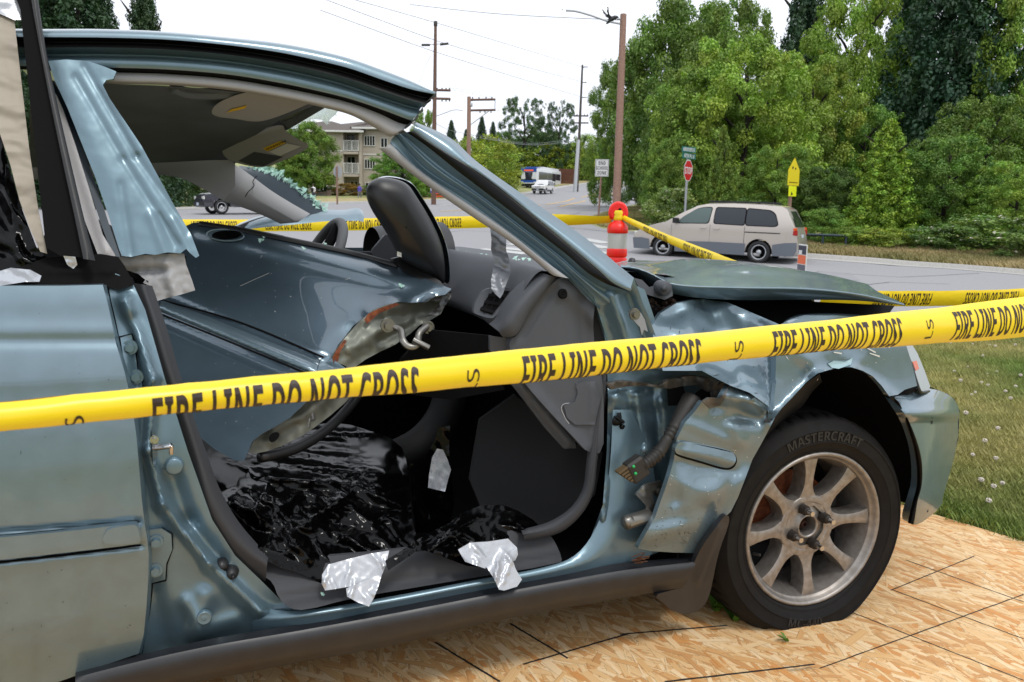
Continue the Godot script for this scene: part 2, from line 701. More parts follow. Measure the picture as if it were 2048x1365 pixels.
func build_car() -> void:
	var car := thing("wrecked_car", "wrecked blue-green saloon with its roof pillars cut and its front door torn off", "car")
	var P: Material = M.paint
	# --- roof: a skin, a black seal, the pressed channel over the door, the frame and the grey trim inside
	var c0 := crv([-60, 58, -0.285, 78, 60, -0.285, 200, 60, -0.285, 330, 65, -0.285, 454, 76, -0.284, 560, 88, -0.282, 640, 103, -0.278, 700, 118, -0.274, 760, 139, -0.27, 820, 162, -0.265, 868, 184, -0.26], 60)
	var c1 := crv([-60, 72, -0.27, 78, 74, -0.27, 200, 75, -0.27, 330, 79, -0.27, 454, 90, -0.269, 560, 105, -0.267, 640, 122, -0.264, 700, 137, -0.26, 760, 158, -0.256, 820, 178, -0.252, 870, 189, -0.25], 60)
	var top := []
	for k in 7:
		var row := PackedVector3Array()
		for p0 in c0:
			var t := 1.0 - k / 6.0
			var p: Vector3 = p0
			var xm := lerpf(-0.9, -1.20, smoothstep(0.0, 0.14, t))   # the skin ends at the windscreen header
			if p.x > xm:
				for q in c0:
					if q.x <= xm: p = q
			row.append(Vector3(p.x - 0.02 * sin(t * PI), p.y + 0.035 * sin(t * PI) + 0.004 * (1 - t), lerpf(p.z - 0.012, -1.24, t)))
		top.append(row)
	top.append(c0)
	var cm := PackedVector3Array()
	for i in 60: cm.append(c0[i].lerp(c1[i], 0.5) + Vector3(0, 0.002, 0.007))
	top.append(cm)
	top.append(c1)
	part(car, "roof", loft(top), P)
	var c2 := crv([-60, 84, -0.28, 78, 86, -0.28, 200, 86, -0.28, 330, 90, -0.28, 454, 101, -0.28, 560, 117, -0.277, 640, 134, -0.272, 700, 150, -0.268, 760, 170, -0.264, 820, 190, -0.26, 862, 202, -0.258], 60)
	var c2b := crv([-60, 94, -0.272, 78, 95, -0.272, 200, 95, -0.272, 330, 99, -0.272, 454, 109, -0.271, 560, 126, -0.269, 640, 143, -0.265, 700, 159, -0.261, 760, 180, -0.258, 820, 200, -0.254, 852, 209, -0.252], 60)
	var mid := PackedVector3Array()
	for i in 60: mid.append(c1[i].lerp(c2[i], 0.4) + Vector3(0, 0, -0.022))
	part(car, "roof_seal", loft([c1, mid, c2, c2b]), M.gloss_black)
	var c3 := crv([-60, 112, -0.305, 78, 113, -0.305, 200, 113, -0.305, 330, 116, -0.305, 454, 127, -0.303, 560, 143, -0.3, 640, 160, -0.296, 700, 177, -0.291, 760, 198, -0.286, 820, 217, -0.282, 842, 222, -0.28], 60)
	var c4 := crv([-60, 121, -0.292, 90, 122, -0.292, 200, 122, -0.292, 330, 126, -0.292, 454, 136, -0.29, 560, 153, -0.287, 640, 170, -0.283, 700, 186, -0.279, 760, 206, -0.274, 815, 226, -0.27, 832, 232, -0.268], 60)
	var c5 := crv([-60, 132, -0.3, 130, 133, -0.3, 200, 135, -0.3, 330, 139, -0.3, 454, 149, -0.298, 560, 166, -0.295, 640, 183, -0.29, 700, 198, -0.286, 760, 218, -0.281, 805, 235, -0.278, 824, 242, -0.276], 60)
	var g0 := PackedVector3Array()
	var g1 := PackedVector3Array()
	for i in 60:
		g0.append(c2b[i].lerp(c3[i], 0.3) + Vector3(0, 0, -0.03))
		g1.append(c2b[i].lerp(c3[i], 0.75) + Vector3(0, 0, -0.026))
	part(car, "roof_channel", loft([c2b, g0, g1, c3, c4, c5]), M.paint_in)
	var c5b := PackedVector3Array()
	var c6 := crv([150, 143, -0.325, 232, 145, -0.325, 330, 148, -0.325, 454, 158, -0.323, 560, 175, -0.32, 640, 191, -0.315, 700, 206, -0.311, 760, 228, -0.306, 800, 247, -0.302, 818, 250, -0.3], 60)
	var c7 := crv([150, 163, -0.32, 232, 168, -0.32, 330, 170, -0.32, 454, 180, -0.318, 560, 197, -0.315, 640, 214, -0.31, 700, 230, -0.306, 750, 256, -0.302, 780, 274, -0.3, 797, 266, -0.298], 60)
	for i in 60: c5b.append(c5[i].lerp(c6[i], 0.5) + Vector3(0, 0, -0.012))
	part(car, "roof_frame", loft([c5, c5b, c6]), M.dash_dark)
	var c67 := PackedVector3Array()
	var c8 := PackedVector3Array()
	for i in 60:
		c67.append(c6[i].lerp(c7[i], 0.55) + Vector3(0, 0, 0.012))
		c8.append(c7[i] + Vector3(0, 0.012, -0.03))
	part(car, "roof_trim", loft([c6, c67, c7, c8]), M.trim_grey)
	# headliner
	var ha := crv([60, 160, -0.34, 150, 163, -0.34, 230, 168, -0.34, 330, 172, -0.34, 454, 182, -0.34, 560, 196, -0.34, 640, 207, -0.34], 30)
	var hb := crv([60, 335, -1.15, 150, 333, -1.15, 230, 330, -1.15, 290, 327, -1.15, 350, 324, -1.15, 410, 321, -1.15, 454, 320, -1.15], 30)
	var hrows := []
	for k in 9:
		var row := PackedVector3Array()
		for i in 30: row.append(ha[i].lerp(hb[i], k / 8.0) + Vector3(0, 0.02 * sin(PI * k / 8.0), 0))
		hrows.append(row)
	part(car, "headliner", loft(hrows), M.cloth_roof)
	# the header rail above the missing windscreen
	var hdz := depth([640, 203, -0.35, 560, 255, -0.78, 458, 318, -1.15, 536, 236, -0.75])
	part(car, "windscreen_header", panel([440, 322, 440, 296, 470, 268, 500, 252, 536, 232, 590, 210, 634, 194, 664, 202, 656, 212, 612, 238, 578, 258, 560, 266, 520, 294, 474, 326], hdz, 10.0, 0.02), M.dash)
	part(car, "mirror_mount", panel([556, 226, 580, 214, 606, 208, 612, 218, 590, 232, 562, 242], func(x: float, y: float) -> float: return hdz.call(x, y) + 0.02, 8.0, 0.02), M.gloss_black)
	var grab := spline([S(345, 176, -0.36), S(372, 186, -0.38), S(420, 188, -0.385), S(470, 184, -0.375), S(495, 180, -0.36)], 24)
	part(car, "grab_handle", tube(grab, 0.012, 8), M.cloth_roof)
	# sun visors with their warning labels
	for v in [[[420, 224, 434, 206, 470, 190, 510, 181, 570, 186, 634, 199, 590, 219, 538, 239, 508, 243, 470, 236, 436, 233], [500, 182, -0.32, 630, 200, -0.33, 430, 226, -0.46, 536, 240, -0.46], [452, 226, 462, 219, 494, 211, 490, 217]],
			[[441, 296, 455, 285, 510, 262, 566, 247, 569, 262, 596, 278, 620, 291, 609, 302, 570, 320, 529, 336, 488, 330, 452, 318], [566, 250, -0.70, 620, 292, -0.66, 441, 296, -1.02, 527, 336, -0.96], [525, 297, 560, 282, 571, 286, 534, 303]]]:
		var zf := depth(v[1])
		var vis := part(car, "sun_visor", panel(rounded(v[0]), zf, 8.0, 0.022), M.trim_grey)
		part(vis, "warning_label", panel(v[2], func(x: float, y: float) -> float: return zf.call(x, y) + 0.006, 8.0, 0.0), M.yellow_print)
		if v[2][0] == 525:
			var a := Vector2(536, 305)
			part(vis, "text_label", panel([537, 304, 574, 287, 602, 293, 560, 312], func(x: float, y: float) -> float: return zf.call(x, y) + 0.006, 8.0, 0.0), M.white_print)
			part(vis, "lettering", letters("WARNING", "Droid Sans", 700, func(x: float, y: float) -> Vector3:
				var q := Vector2(531, 300.5).lerp(Vector2(566, 285), x / 5.6) + Vector2(-0.5, -4.0) * (y - 0.3)
				return S(q.x, q.y, zf.call(q.x, q.y) + 0.0075)), M.black_print)
			part(vis, "mirror_flap", panel([476, 322, 508, 304, 566, 314, 527, 333, 500, 330], func(x: float, y: float) -> float: return zf.call(x, y) + 0.004, 8.0, 0.004), M.dash)
	# far side: rail trim, pillar, glass left in its frame
	part(car, "far_roof_rail", loft([
		crv([60, 326, 200, 319, 300, 316, 380, 314, 454, 310, 470, 308], 30, 0.0, -1.155),
		crv([60, 352, 200, 347, 300, 343, 380, 345, 440, 362, 470, 372], 30, 0.0, -1.2),
		crv([60, 360, 200, 353, 309, 350, 363, 357, 409, 380, 447, 402], 30, 0.0, -1.22)]), M.trim_grey)
	part(car, "far_pillar_trim", loft([
		crv([447, 324, 470, 330, 500, 350, 540, 380, 580, 405, 620, 428], 20, 0.0, -1.24),
		crv([443, 345, 462, 362, 492, 382, 525, 405, 560, 425, 595, 445], 20, 0.03, -1.24),
		crv([440, 370, 447, 400, 475, 412, 505, 423, 536, 436, 560, 448], 20, 0.0, -1.26)]), M.trim_grey)
	part(car, "pillar_break", tube(spline([S(513, 352, -1.225), S(505, 364, -1.21), S(508, 372, -1.205), S(496, 384, -1.20), S(490, 394, -1.2)], 12), 0.0014, 5), M.dash_dark)
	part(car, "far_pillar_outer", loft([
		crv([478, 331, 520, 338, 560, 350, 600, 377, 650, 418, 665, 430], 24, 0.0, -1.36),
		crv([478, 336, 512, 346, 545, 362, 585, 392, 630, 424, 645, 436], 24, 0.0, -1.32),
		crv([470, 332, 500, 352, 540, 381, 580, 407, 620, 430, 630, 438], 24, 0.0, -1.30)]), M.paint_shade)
	var sh := []
	for g in 92:                                             # crazed glass still stuck along the pillar
		var t := g / 91.0
		var q := Vector2(488, 337).lerp(Vector2(545, 338), t / 0.35) if t < 0.35 else Vector2(545, 338).lerp(Vector2(648, 417), (t - 0.35) / 0.65)
		for k in 3:
			var o := q + Vector2(rng.randf_range(-9, 7), rng.randf_range(-5, 10))
			var b := o + Vector2(rng.randf_range(5, 12), rng.randf_range(-5, 6))
			var c := o + Vector2(rng.randf_range(-4, 6), rng.randf_range(5, 12))
			var z := rng.randf_range(-1.37, -1.34)
			sh.append(finish(PackedVector3Array([S(o.x, o.y, z), S(b.x, b.y, z + rng.randf_range(-0.01, 0.01)), S(c.x, c.y, z + rng.randf_range(-0.01, 0.01))]), PackedInt32Array([0, 1, 2])))
	var gz := depth([690, 207, -0.40, 578, 252, -0.80, 690, 257, -0.38, 578, 302, -0.78])
	var gsheet := [652, 204, 672, 206, 694, 212, 688, 220, 676, 222, 668, 232, 660, 238, 654, 250, 644, 240, 628, 238, 612, 240, 598, 244, 596, 256, 584, 258, 575, 252, 566, 250, 590, 238, 620, 220]
	tag(part(car, "windscreen_shard", panel(gsheet, gz, 6.0, 0.004), M.glass_shard), "hanging flap of crazed green windscreen glass")
	var lines := []
	for g in 420:
		var t := rng.randf()
		var q := Vector2(688, 212).lerp(Vector2(580, 252), t) + Vector2(rng.randf_range(-20, 10), rng.randf_range(-2, 20))
		if not Geometry2D.is_point_in_polygon(q, outline(gsheet, 10.0)): continue
		var e := q + Vector2(rng.randf_range(-10, 10), rng.randf_range(-8, 8))
		var z: float = gz.call(q.x, q.y) + 0.004
		var s := (e - q).orthogonal().normalized() * 0.8
		lines.append(finish(PackedVector3Array([S(q.x + s.x, q.y + s.y, z), S(q.x - s.x, q.y - s.y, z), S(e.x, e.y, z)]), PackedInt32Array([0, 1, 2])))
	for g in 60:
		var t := rng.randf()
		var q := Vector2(856, 503).lerp(Vector2(1066, 520), t) + Vector2(rng.randf_range(-4, 4), rng.randf_range(-7, 3) * (1.0 - t * 0.6))
		var z := -0.95 + 0.55 * t
		sh.append(finish(PackedVector3Array([S(q.x, q.y, z), S(q.x + rng.randf_range(4, 10), q.y + rng.randf_range(-4, 3), z), S(q.x + rng.randf_range(0, 6), q.y + rng.randf_range(2, 6), z + 0.01)]), PackedInt32Array([0, 1, 2])))
	tag(part(car, "crack_lines", merge(lines), mat(Color(0.93, 0.98, 0.97), 0.5)), "", "", "", "stuff")
	tag(part(car, "shattered_glass", merge(sh), M.cracked), "crazed remains of the windscreen", "", "", "stuff")
	# --- the cut front pillar, standing on the scuttle
	var a0 := crv([829, 243, -0.262, 902, 277, -0.24, 952, 322, -0.215, 1047, 390, -0.165, 1163, 470, -0.105, 1233, 527, -0.065, 1268, 556, -0.045], 50)
	var a1 := crv([829, 249, -0.25, 895, 284, -0.228, 940, 327, -0.203, 1040, 402, -0.153, 1150, 484, -0.093, 1218, 540, -0.055, 1262, 575, -0.035], 50)
	var a2 := crv([825, 262, -0.25, 868, 290, -0.228, 973, 357, -0.18, 1092, 452, -0.118, 1198, 541, -0.058, 1225, 566, -0.045, 1258, 584, -0.035], 50)
	var am := PackedVector3Array()
	var at := PackedVector3Array()
	for i in 50:
		am.append(a1[i].lerp(a2[i], 0.5) + Vector3(0, 0, 0.008))
		at.append(a0[i] + Vector3(0.0, 0.002, -0.05))
	part(car, "front_pillar", loft([at, a0, a1, am, a2]), P)
	var a3 := crv([807, 266, -0.262, 850, 297, -0.238, 916, 357, -0.205, 1022, 438, -0.148, 1127, 516, -0.09, 1180, 560, -0.06, 1254, 583, -0.045], 50)
	for i in 50: a3[i] = a2[i].lerp(a3[i], 0.66)
	var a23 := PackedVector3Array()
	for i in 50: a23.append(a2[i].lerp(a3[i], 0.45) + Vector3(0, 0, 0.006))
	part(car, "pillar_seal", loft([a2, a23, a3]), M.gloss_black)
	var a4 := crv([790, 270, -0.3, 846, 337, -0.268, 952, 403, -0.205, 1022, 456, -0.165, 1110, 523, -0.112, 1160, 572, -0.09, 1200, 620, -0.085], 50)
	var ch := []
	for k in [0.0, 0.18, 0.36, 0.5, 0.66, 0.84, 1.0]:
		var row := PackedVector3Array()
		for i in 50: row.append(a3[i].lerp(a4[i], k) + Vector3(0, 0, [0.0, -0.02, -0.024, -0.004, -0.002, -0.018, 0.0][[0.0, 0.18, 0.36, 0.5, 0.66, 0.84, 1.0].find(k)]))
		ch.append(row)
	part(car, "pillar_channel", loft(ch), M.paint_in)
	var a5 := crv([780, 287, -0.305, 846, 346, -0.272, 952, 418, -0.21, 1022, 467, -0.17, 1085, 518, -0.13, 1138, 557, -0.1], 50)
	var a6 := crv([762, 299, -0.312, 846, 364, -0.272, 952, 438, -0.21, 1022, 484, -0.17, 1075, 524, -0.135, 1108, 552, -0.11], 50)
	var a56 := PackedVector3Array()
	var a65 := PackedVector3Array()
	var a7 := PackedVector3Array()
	for i in 50:
		a56.append(a5[i].lerp(a6[i], 0.5) + Vector3(0, 0, 0.014))
		a65.append(a4[i].lerp(a5[i], 0.5) + Vector3(0, 0, -0.012))
		a7.append(a6[i] + Vector3(0, 0.005, -0.03))
	part(car, "pillar_frame", loft([a4, a65, a5]), M.paint_in)
	part(car, "pillar_trim", loft([a5, a56, a6, a7]), M.trim_grey)
	# jagged bare edges where the cutter went through
	var jag := []
	for s in [[870, 187, 852, 204, -0.25], [852, 204, 838, 224, -0.262], [838, 224, 828, 238, -0.27], [828, 238, 797, 265, -0.29]]:
		var o := outline([s[0], s[1], s[2], s[3]], 4.0, false)
		o.append(Vector2(s[2], s[3]))
		var ra := PackedVector3Array()
		var rb := PackedVector3Array()
		for q in o:
			ra.append(S(q.x, q.y, s[4]))
			rb.append(S(q.x + rng.randf_range(0, 5), q.y + rng.randf_range(0, 5), s[4] - 0.012))
		jag.append(loft([ra, rb]))
	part(car, "torn_edge", merge(jag), M.bare)
	# --- middle pillar: pressed flutes, its foot torn off above the belt
	var bz := depth([100, 123, -0.265, 204, 168, -0.265, 241, 511, -0.16, 395, 513, -0.16], [[168, 132, 272, 313, 6, -0.0033], [272, 313, 377, 463, 7, -0.0037], [150, 154, 245, 318, 6, -0.0028], [245, 318, 354, 490, 7, -0.0037], [125, 140, 240, 400, 22, 0.0024], [240, 370, 262, 508, 8, -0.0028], [300, 430, 330, 508, 9, 0.0033], [345, 440, 378, 505, 7, 0.0028], [318, 430, 350, 506, 6, -0.0024], [204, 170, 280, 300, 8, 0.0024]], 0.0010, 90.0)
	var bp := [96, 122, 130, 119, 175, 122, 205, 132, 232, 143, 226, 158, 212, 160, 205, 170, 218, 196, 282, 291, 354, 422, 368, 446, 382, 470, 398, 512, 391, 516, 379, 506, 372, 498, 360, 507, 335, 505, 310, 510, 290, 508, 262, 514, 243, 512, 238, 500, 216, 430, 190, 355, 160, 280, 134, 215, 108, 160]
	part(car, "middle_pillar", panel(bp, bz, 5.0, 0.02), M.paint_in)
	part(car, "pillar_garnish", panel([102, 176, 112, 190, 126, 221, 150, 290, 178, 380, 204, 469, 230, 512, 222, 516, 196, 512, 172, 450, 144, 370, 118, 260], depth([104, 182, -0.3, 128, 280, -0.25, 238, 512, -0.12, 196, 500, -0.12], [[118, 200, 214, 500, 12, 0.012]]), 6.0, 0.01), mat(Color(0.62, 0.61, 0.61), 0.6))
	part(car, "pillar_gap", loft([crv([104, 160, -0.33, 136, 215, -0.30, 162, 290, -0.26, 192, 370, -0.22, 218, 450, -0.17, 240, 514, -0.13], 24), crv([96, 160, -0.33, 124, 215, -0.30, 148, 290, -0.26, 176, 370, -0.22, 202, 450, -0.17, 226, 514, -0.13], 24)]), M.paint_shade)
	var tz := depth([200, 522, -0.18, 390, 581, -0.17, 309, 604, -0.17, 370, 510, -0.18], [[240, 545, 330, 540, 8, -0.02], [330, 530, 350, 590, 10, 0.012]], 0.006, 16.0)
	part(car, "torn_trim", panel([200, 521, 245, 514, 300, 510, 355, 507, 368, 508, 372, 530, 384, 562, 390, 581, 360, 590, 328, 598, 309, 604, 300, 580, 296, 562, 286, 566, 302, 574, 290, 560, 276, 548, 250, 540, 235, 536, 218, 536, 210, 530], tz, 7.0, 0.006), M.trim_grey)
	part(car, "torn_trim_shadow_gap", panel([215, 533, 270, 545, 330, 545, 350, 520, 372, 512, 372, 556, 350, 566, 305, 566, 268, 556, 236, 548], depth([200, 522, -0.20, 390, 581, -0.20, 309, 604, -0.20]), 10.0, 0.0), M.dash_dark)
	# --- rear door: frame and skin
	part(car, "rear_door_frame", panel([-130, -150, -20, -150, 40, 20, 91, 495, 120, 512, 160, 515, 174, 513, 160, 470, 124, 310, 96, 170, 84, 91, 68, 0, 40, -150, 10, -150], depth([27, 39, -0.25, 68, 0, -0.26, 200, 513, -0.07, 91, 500, -0.07]), 14.0, 0.03), M.frame_black)
	part(car, "belt_seal", panel([-300, 552, 0, 548, 90, 516, 200, 508, 236, 514, 250, 534, 268, 570, 236, 580, 205, 572, 196, 580, -300, 584], depth([-300, 552, -0.07, 90, 516, -0.10, 268, 570, -0.07, 0, 580, -0.05], [[100, 540, 220, 540, 10, 0.01]], 0.004, 40.0), 10.0, 0.0), M.frame_black)
	part(car, "rear_door_seal", loft([
		crv([40, -150, -0.30, 62, 0, -0.245, 78, 91, -0.215, 95, 180, -0.18, 124, 320, -0.125, 152, 450, -0.075, 166, 518, -0.05], 40),
		crv([50, -150, -0.29, 70, 0, -0.235, 84, 91, -0.205, 102, 180, -0.17, 133, 320, -0.115, 163, 450, -0.065, 180, 520, -0.04], 40),
		crv([58, -150, -0.30, 76, 0, -0.25, 90, 91, -0.22, 108, 180, -0.185, 140, 320, -0.13, 171, 450, -0.08, 190, 522, -0.055], 40)]), M.rubber)
	var dz := body_side([[-80, 683, 236, 682, 12, -0.0035], [-80, 1071, 277, 1044, 4, -0.01], [-80, 1129, 282, 1090, 5, -0.010], [-80, 660, 236, 660, 16, 0.002]], 0.0003, 0.0, 120.0)
	var dusty := dust(1.0, 0.2, 0.4)
	var smears := []
	for q in [[30, 1246, 70, 1240, 110, 1244, 140, 1234, 150, 1206, 142, 1192, 152, 1188, 162, 1204, 158, 1236, 120, 1256, 76, 1254, 34, 1256], [140, 1192, 160, 1184, 178, 1194, 186, 1212, 182, 1222, 172, 1204, 158, 1196], [196, 1226, 226, 1222, 250, 1232, 244, 1240, 218, 1240, 200, 1234], [176, 1270, 206, 1264, 232, 1272, 214, 1280, 184, 1280], [0, 1276, 60, 1272, 120, 1282, 160, 1296, 150, 1302, 100, 1290, 40, 1284, 0, 1286]]: smears.append(outline(rounded(q, true, 2), 20.0))
	var rear := part(car, "rear_door", panel([-300, 574, 0, 572, 120, 572, 205, 570, 216, 612, 232, 690, 248, 742, 262, 800, 272, 870, 279, 950, 283, 1000, 289, 1050, 294, 1080, 297, 1108, 296, 1160, 292, 1220, 287, 1270, 277, 1308, 200, 1334, 130, 1360, 40, 1390, -300, 1470], dz, 7.0, 0.022, func(q: Vector2, w: Vector3) -> Color:
		var k: Color = dusty.call(q, w)
		for s in smears:
			if Geometry2D.is_point_in_polygon(q, s): return k * Color(1.25, 1.24, 1.18)
		return k), M.paint_dust)
	tag(rear, "dusty rear door with a handprint smear near the sill")
	var mz := body_side([], 0.0, 0.004)
	part(rear, "side_moulding", panel(rounded([-300, 1098, 0, 1076, 150, 1062, 262, 1048, 276, 1050, 281, 1066, 282, 1086, 270, 1090, 150, 1104, 0, 1121, -300, 1152], true, 1), func(x: float, y: float) -> float: return mz.call(x, y) + 0.008, 7.0, 0.016, dust(0.6, 0.3, 0.5)), M.paint_dust)
	part(rear, "moulding_tip", panel(rounded([207, 1072, 216, 1058, 262, 1050, 274, 1052, 278, 1068, 280, 1084, 268, 1088, 214, 1092, 204, 1082]), func(x: float, y: float) -> float: return mz.call(x, y) + 0.013, 7.0, 0.006), M.paint)
	chips("paint_chips", rear, [0, 600, 210, 600, 280, 1000, 270, 1290, 0, 1380], dz, 50, 2.0, M.black_print, 36)
	# the gap behind the door's edge, and dark lines that paint the shade along its moulding
	part(rear, "door_edge", loft([crv([204, 570, -0.02, 232, 690, 0.01, 262, 800, 0.035, 279, 950, 0.045, 289, 1050, 0.042, 296, 1108, 0.036, 292, 1220, 0.012, 277, 1308, 0.0], 40, -0.012), crv([212, 570, -0.04, 240, 690, -0.015, 270, 800, 0.01, 287, 950, 0.02, 297, 1050, 0.017, 303, 1108, 0.012, 299, 1220, -0.012, 283, 1308, -0.025], 40, -0.012)]), M.paint_in)
	part(car, "door_gap", loft([crv([210, 570, -0.06, 238, 690, -0.035, 268, 800, -0.02, 285, 950, -0.01, 295, 1050, -0.012, 301, 1108, -0.015, 297, 1220, -0.035, 281, 1308, -0.045], 40), crv([222, 570, -0.085, 250, 690, -0.055, 281, 800, -0.03, 297, 950, -0.022, 304, 1050, -0.03, 310, 1108, -0.035, 306, 1220, -0.05, 290, 1308, -0.06], 40)]), M.frame_black)
	for q in [[0, 1073, 150, 1059, 276, 1045, 0.002], [0, 1125, 150, 1108, 281, 1091, 0.002]]:
		part(rear, "moulding_gap", tube(spline([S(-300, q[1] + (q[1] - q[3]) * 2.0 - 4.0, dz.call(-300, 1100) + q[6]), S(q[0], q[1], dz.call(q[0], q[1]) + q[6]), S(q[2], q[3], dz.call(q[2], q[3]) + q[6]), S(q[4], q[5], dz.call(q[4], q[5]) + q[6])], 24), 0.0022, 5), M.frame_black)
	var lift := 0
	# --- the shut face behind the rear door
	var jz := func(px: float, py: float) -> float:
		var z := side_z(S(px, py, 0.0).y) - 0.055
		var p := Vector2(px, py)
		var soft := [[250, 600, 305, 760, 11, 0.028], [305, 760, 296, 900, 10, 0.026], [296, 900, 325, 1010, 9, 0.028], [325, 1010, 420, 1130, 10, 0.03], [420, 1130, 520, 1225, 14, 0.025], [520, 1225, 700, 1222, 12, 0.012],
			[265, 640, 275, 770, 12, -0.016], [345, 960, 375, 1040, 20, -0.02], [375, 1040, 440, 1120, 16, -0.015], [300, 1170, 330, 1290, 26, -0.014], [410, 1195, 396, 1262, 20, 0.018], [396, 1262, 470, 1240, 18, 0.014], [372, 1205, 392, 1240, 14, 0.014], [306, 830, 330, 980, 16, 0.004]]
		for c in soft:
			var d: float = dist_seg(p, Vector2(c[0], c[1]), Vector2(c[2], c[3])) / c[4]
			if d < 3.0: z += c[5] * exp(-d * d)
		return z
	part(car, "door_shut_face", panel([196, 540, 215, 545, 232, 548, 262, 560, 290, 620, 330, 760, 376, 905, 424, 1040, 470, 1112, 520, 1160, 560, 1200, 610, 1222, 700, 1212, 780, 1195, 780, 1224, 660, 1248, 560, 1268, 420, 1290, 300, 1310, 270, 1316, 276, 1260, 282, 1150, 276, 1050, 264, 900, 240, 740, 214, 620], jz, 8.0, 0.0, dust(0.7, 0.16, 0.3)), M.paint_in_dust)
	var jp := func(x: float, y: float, o: float) -> Vector3: return S(x, y, jz.call(x, y) + o)
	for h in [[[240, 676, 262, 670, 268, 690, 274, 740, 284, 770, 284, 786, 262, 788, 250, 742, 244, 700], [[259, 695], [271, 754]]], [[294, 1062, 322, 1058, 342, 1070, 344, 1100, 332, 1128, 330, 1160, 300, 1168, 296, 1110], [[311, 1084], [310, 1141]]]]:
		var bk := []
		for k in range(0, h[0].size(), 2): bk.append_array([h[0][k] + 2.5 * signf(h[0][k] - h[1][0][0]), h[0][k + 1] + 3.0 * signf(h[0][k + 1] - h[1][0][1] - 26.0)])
		part(car, "hinge_gap", panel(bk, func(x: float, y: float) -> float: return jz.call(x, y) + 0.005, 8.0, 0.0), M.frame_black)  # dark sheet that paints the shade round the hinge plate
		var pl := part(car, "door_hinge", panel(h[0], func(x: float, y: float) -> float: return jz.call(x, y) + 0.012, 8.0, 0.014), M.paint_in)
		for b in h[1]: part(pl, "hinge_bolt", bolt(jp.call(b[0], b[1], 0.013), 0.0085), M.paint_in)
	var striker := part(car, "door_striker", panel([303, 862, 310, 866, 314, 890, 313, 930, 306, 934, 304, 900], func(x: float, y: float) -> float: return jz.call(x, y) + 0.014, 6.0, 0.01), M.chrome)
	part(striker, "striker_bar", merge([seg(jp.call(312, 896, 0.015), jp.call(342, 892, 0.035), 0.0055), seg(jp.call(342, 892, 0.035), jp.call(342, 908, 0.03), 0.004), bolt(jp.call(308, 880, 0.016), 0.005)]), M.chrome)
	part(car, "rubber_plug", lathe([0.0, 0.006, 0.012, 0.006, 0.0155, 0.003, 0.017, -0.006], 24), M.paint_in, jp.call(348, 933, 0.006))
	part(car, "drain_plug", lathe([0.0, 0.003, 0.004, 0.004, 0.007, 0.002, 0.011, 0.004, 0.0135, 0.003, 0.0145, -0.004], 24), M.paint_in, jp.call(408, 1236, 0.006))
	part(car, "door_switch", merge([[lathe([0.0, 0.016, 0.008, 0.014, 0.013, 0.004, 0.015, -0.006], 20), Transform3D(Basis(), jp.call(462, 1146, 0.0))], [lathe([0.0, 0.012, 0.008, 0.011, 0.012, 0.003, 0.014, -0.006], 20), Transform3D(Basis(), jp.call(443, 1132, 0.0))], [lathe([0.0, 0.026, 0.004, 0.024, 0.005, 0.01], 12), Transform3D(Basis(), jp.call(464, 1145, 0.0))]]), M.rubber)
	# --- weather strip round the door opening, scuff plate, sill and skirt
	part(car, "weather_strip", loft([
		crv([264, 566, -0.11, 290, 650, -0.09, 312, 737, -0.07, 346, 825, -0.055, 380, 935, -0.045, 404, 1030, -0.04, 436, 1090, -0.04, 480, 1134, -0.04, 531, 1164, -0.04], 60),
		crv([276, 568, -0.085, 303, 650, -0.06, 328, 737, -0.042, 360, 825, -0.03, 392, 925, -0.02, 416, 1008, -0.014, 452, 1070, -0.014, 494, 1112, -0.014, 533, 1136, -0.014], 60),
		crv([292, 570, -0.085, 320, 650, -0.06, 346, 737, -0.042, 376, 825, -0.03, 404, 915, -0.02, 430, 990, -0.014, 466, 1054, -0.014, 504, 1096, -0.014, 535, 1120, -0.014], 60),
		crv([304, 572, -0.12, 331, 650, -0.1, 356, 737, -0.085, 384, 825, -0.075, 412, 905, -0.065, 440, 980, -0.055, 474, 1040, -0.055, 512, 1086, -0.055, 538, 1110, -0.055], 60)]), M.seal)
	part(car, "weather_strip", loft([
		crv([1226, 690, -0.13, 1216, 780, -0.1, 1203, 860, -0.08, 1194, 930, -0.06, 1187, 985, -0.05, 1163, 1030, -0.045, 1120, 1066, -0.045, 1050, 1082, -0.045], 40),
		crv([1214, 690, -0.1, 1206, 780, -0.075, 1193, 860, -0.055, 1185, 930, -0.035, 1177, 982, -0.025, 1153, 1022, -0.02, 1108, 1055, -0.02, 1046, 1070, -0.02], 40),
		crv([1200, 690, -0.14, 1190, 780, -0.115, 1180, 860, -0.095, 1172, 930, -0.075, 1165, 978, -0.065, 1141, 1016, -0.06, 1098, 1044, -0.06, 1042, 1060, -0.06], 40)]), M.seal)
	var spz := depth([534, 1128, -0.05, 1021, 1072, -0.07, 556, 1196, 0.0, 1121, 1128, -0.015], [[560, 1200, 1121, 1118, 10, -0.008], [700, 1140, 1000, 1095, 20, 0.006]])
	part(car, "scuff_plate", panel(rounded([526, 1152, 534, 1116, 700, 1112, 860, 1092, 1000, 1066, 1041, 1058, 1100, 1070, 1111, 1086, 1124, 1116, 1122, 1128, 900, 1164, 700, 1198, 610, 1222, 578, 1218, 556, 1196, 546, 1166], true, 1), spz, 10.0, 0.01), M.seal)
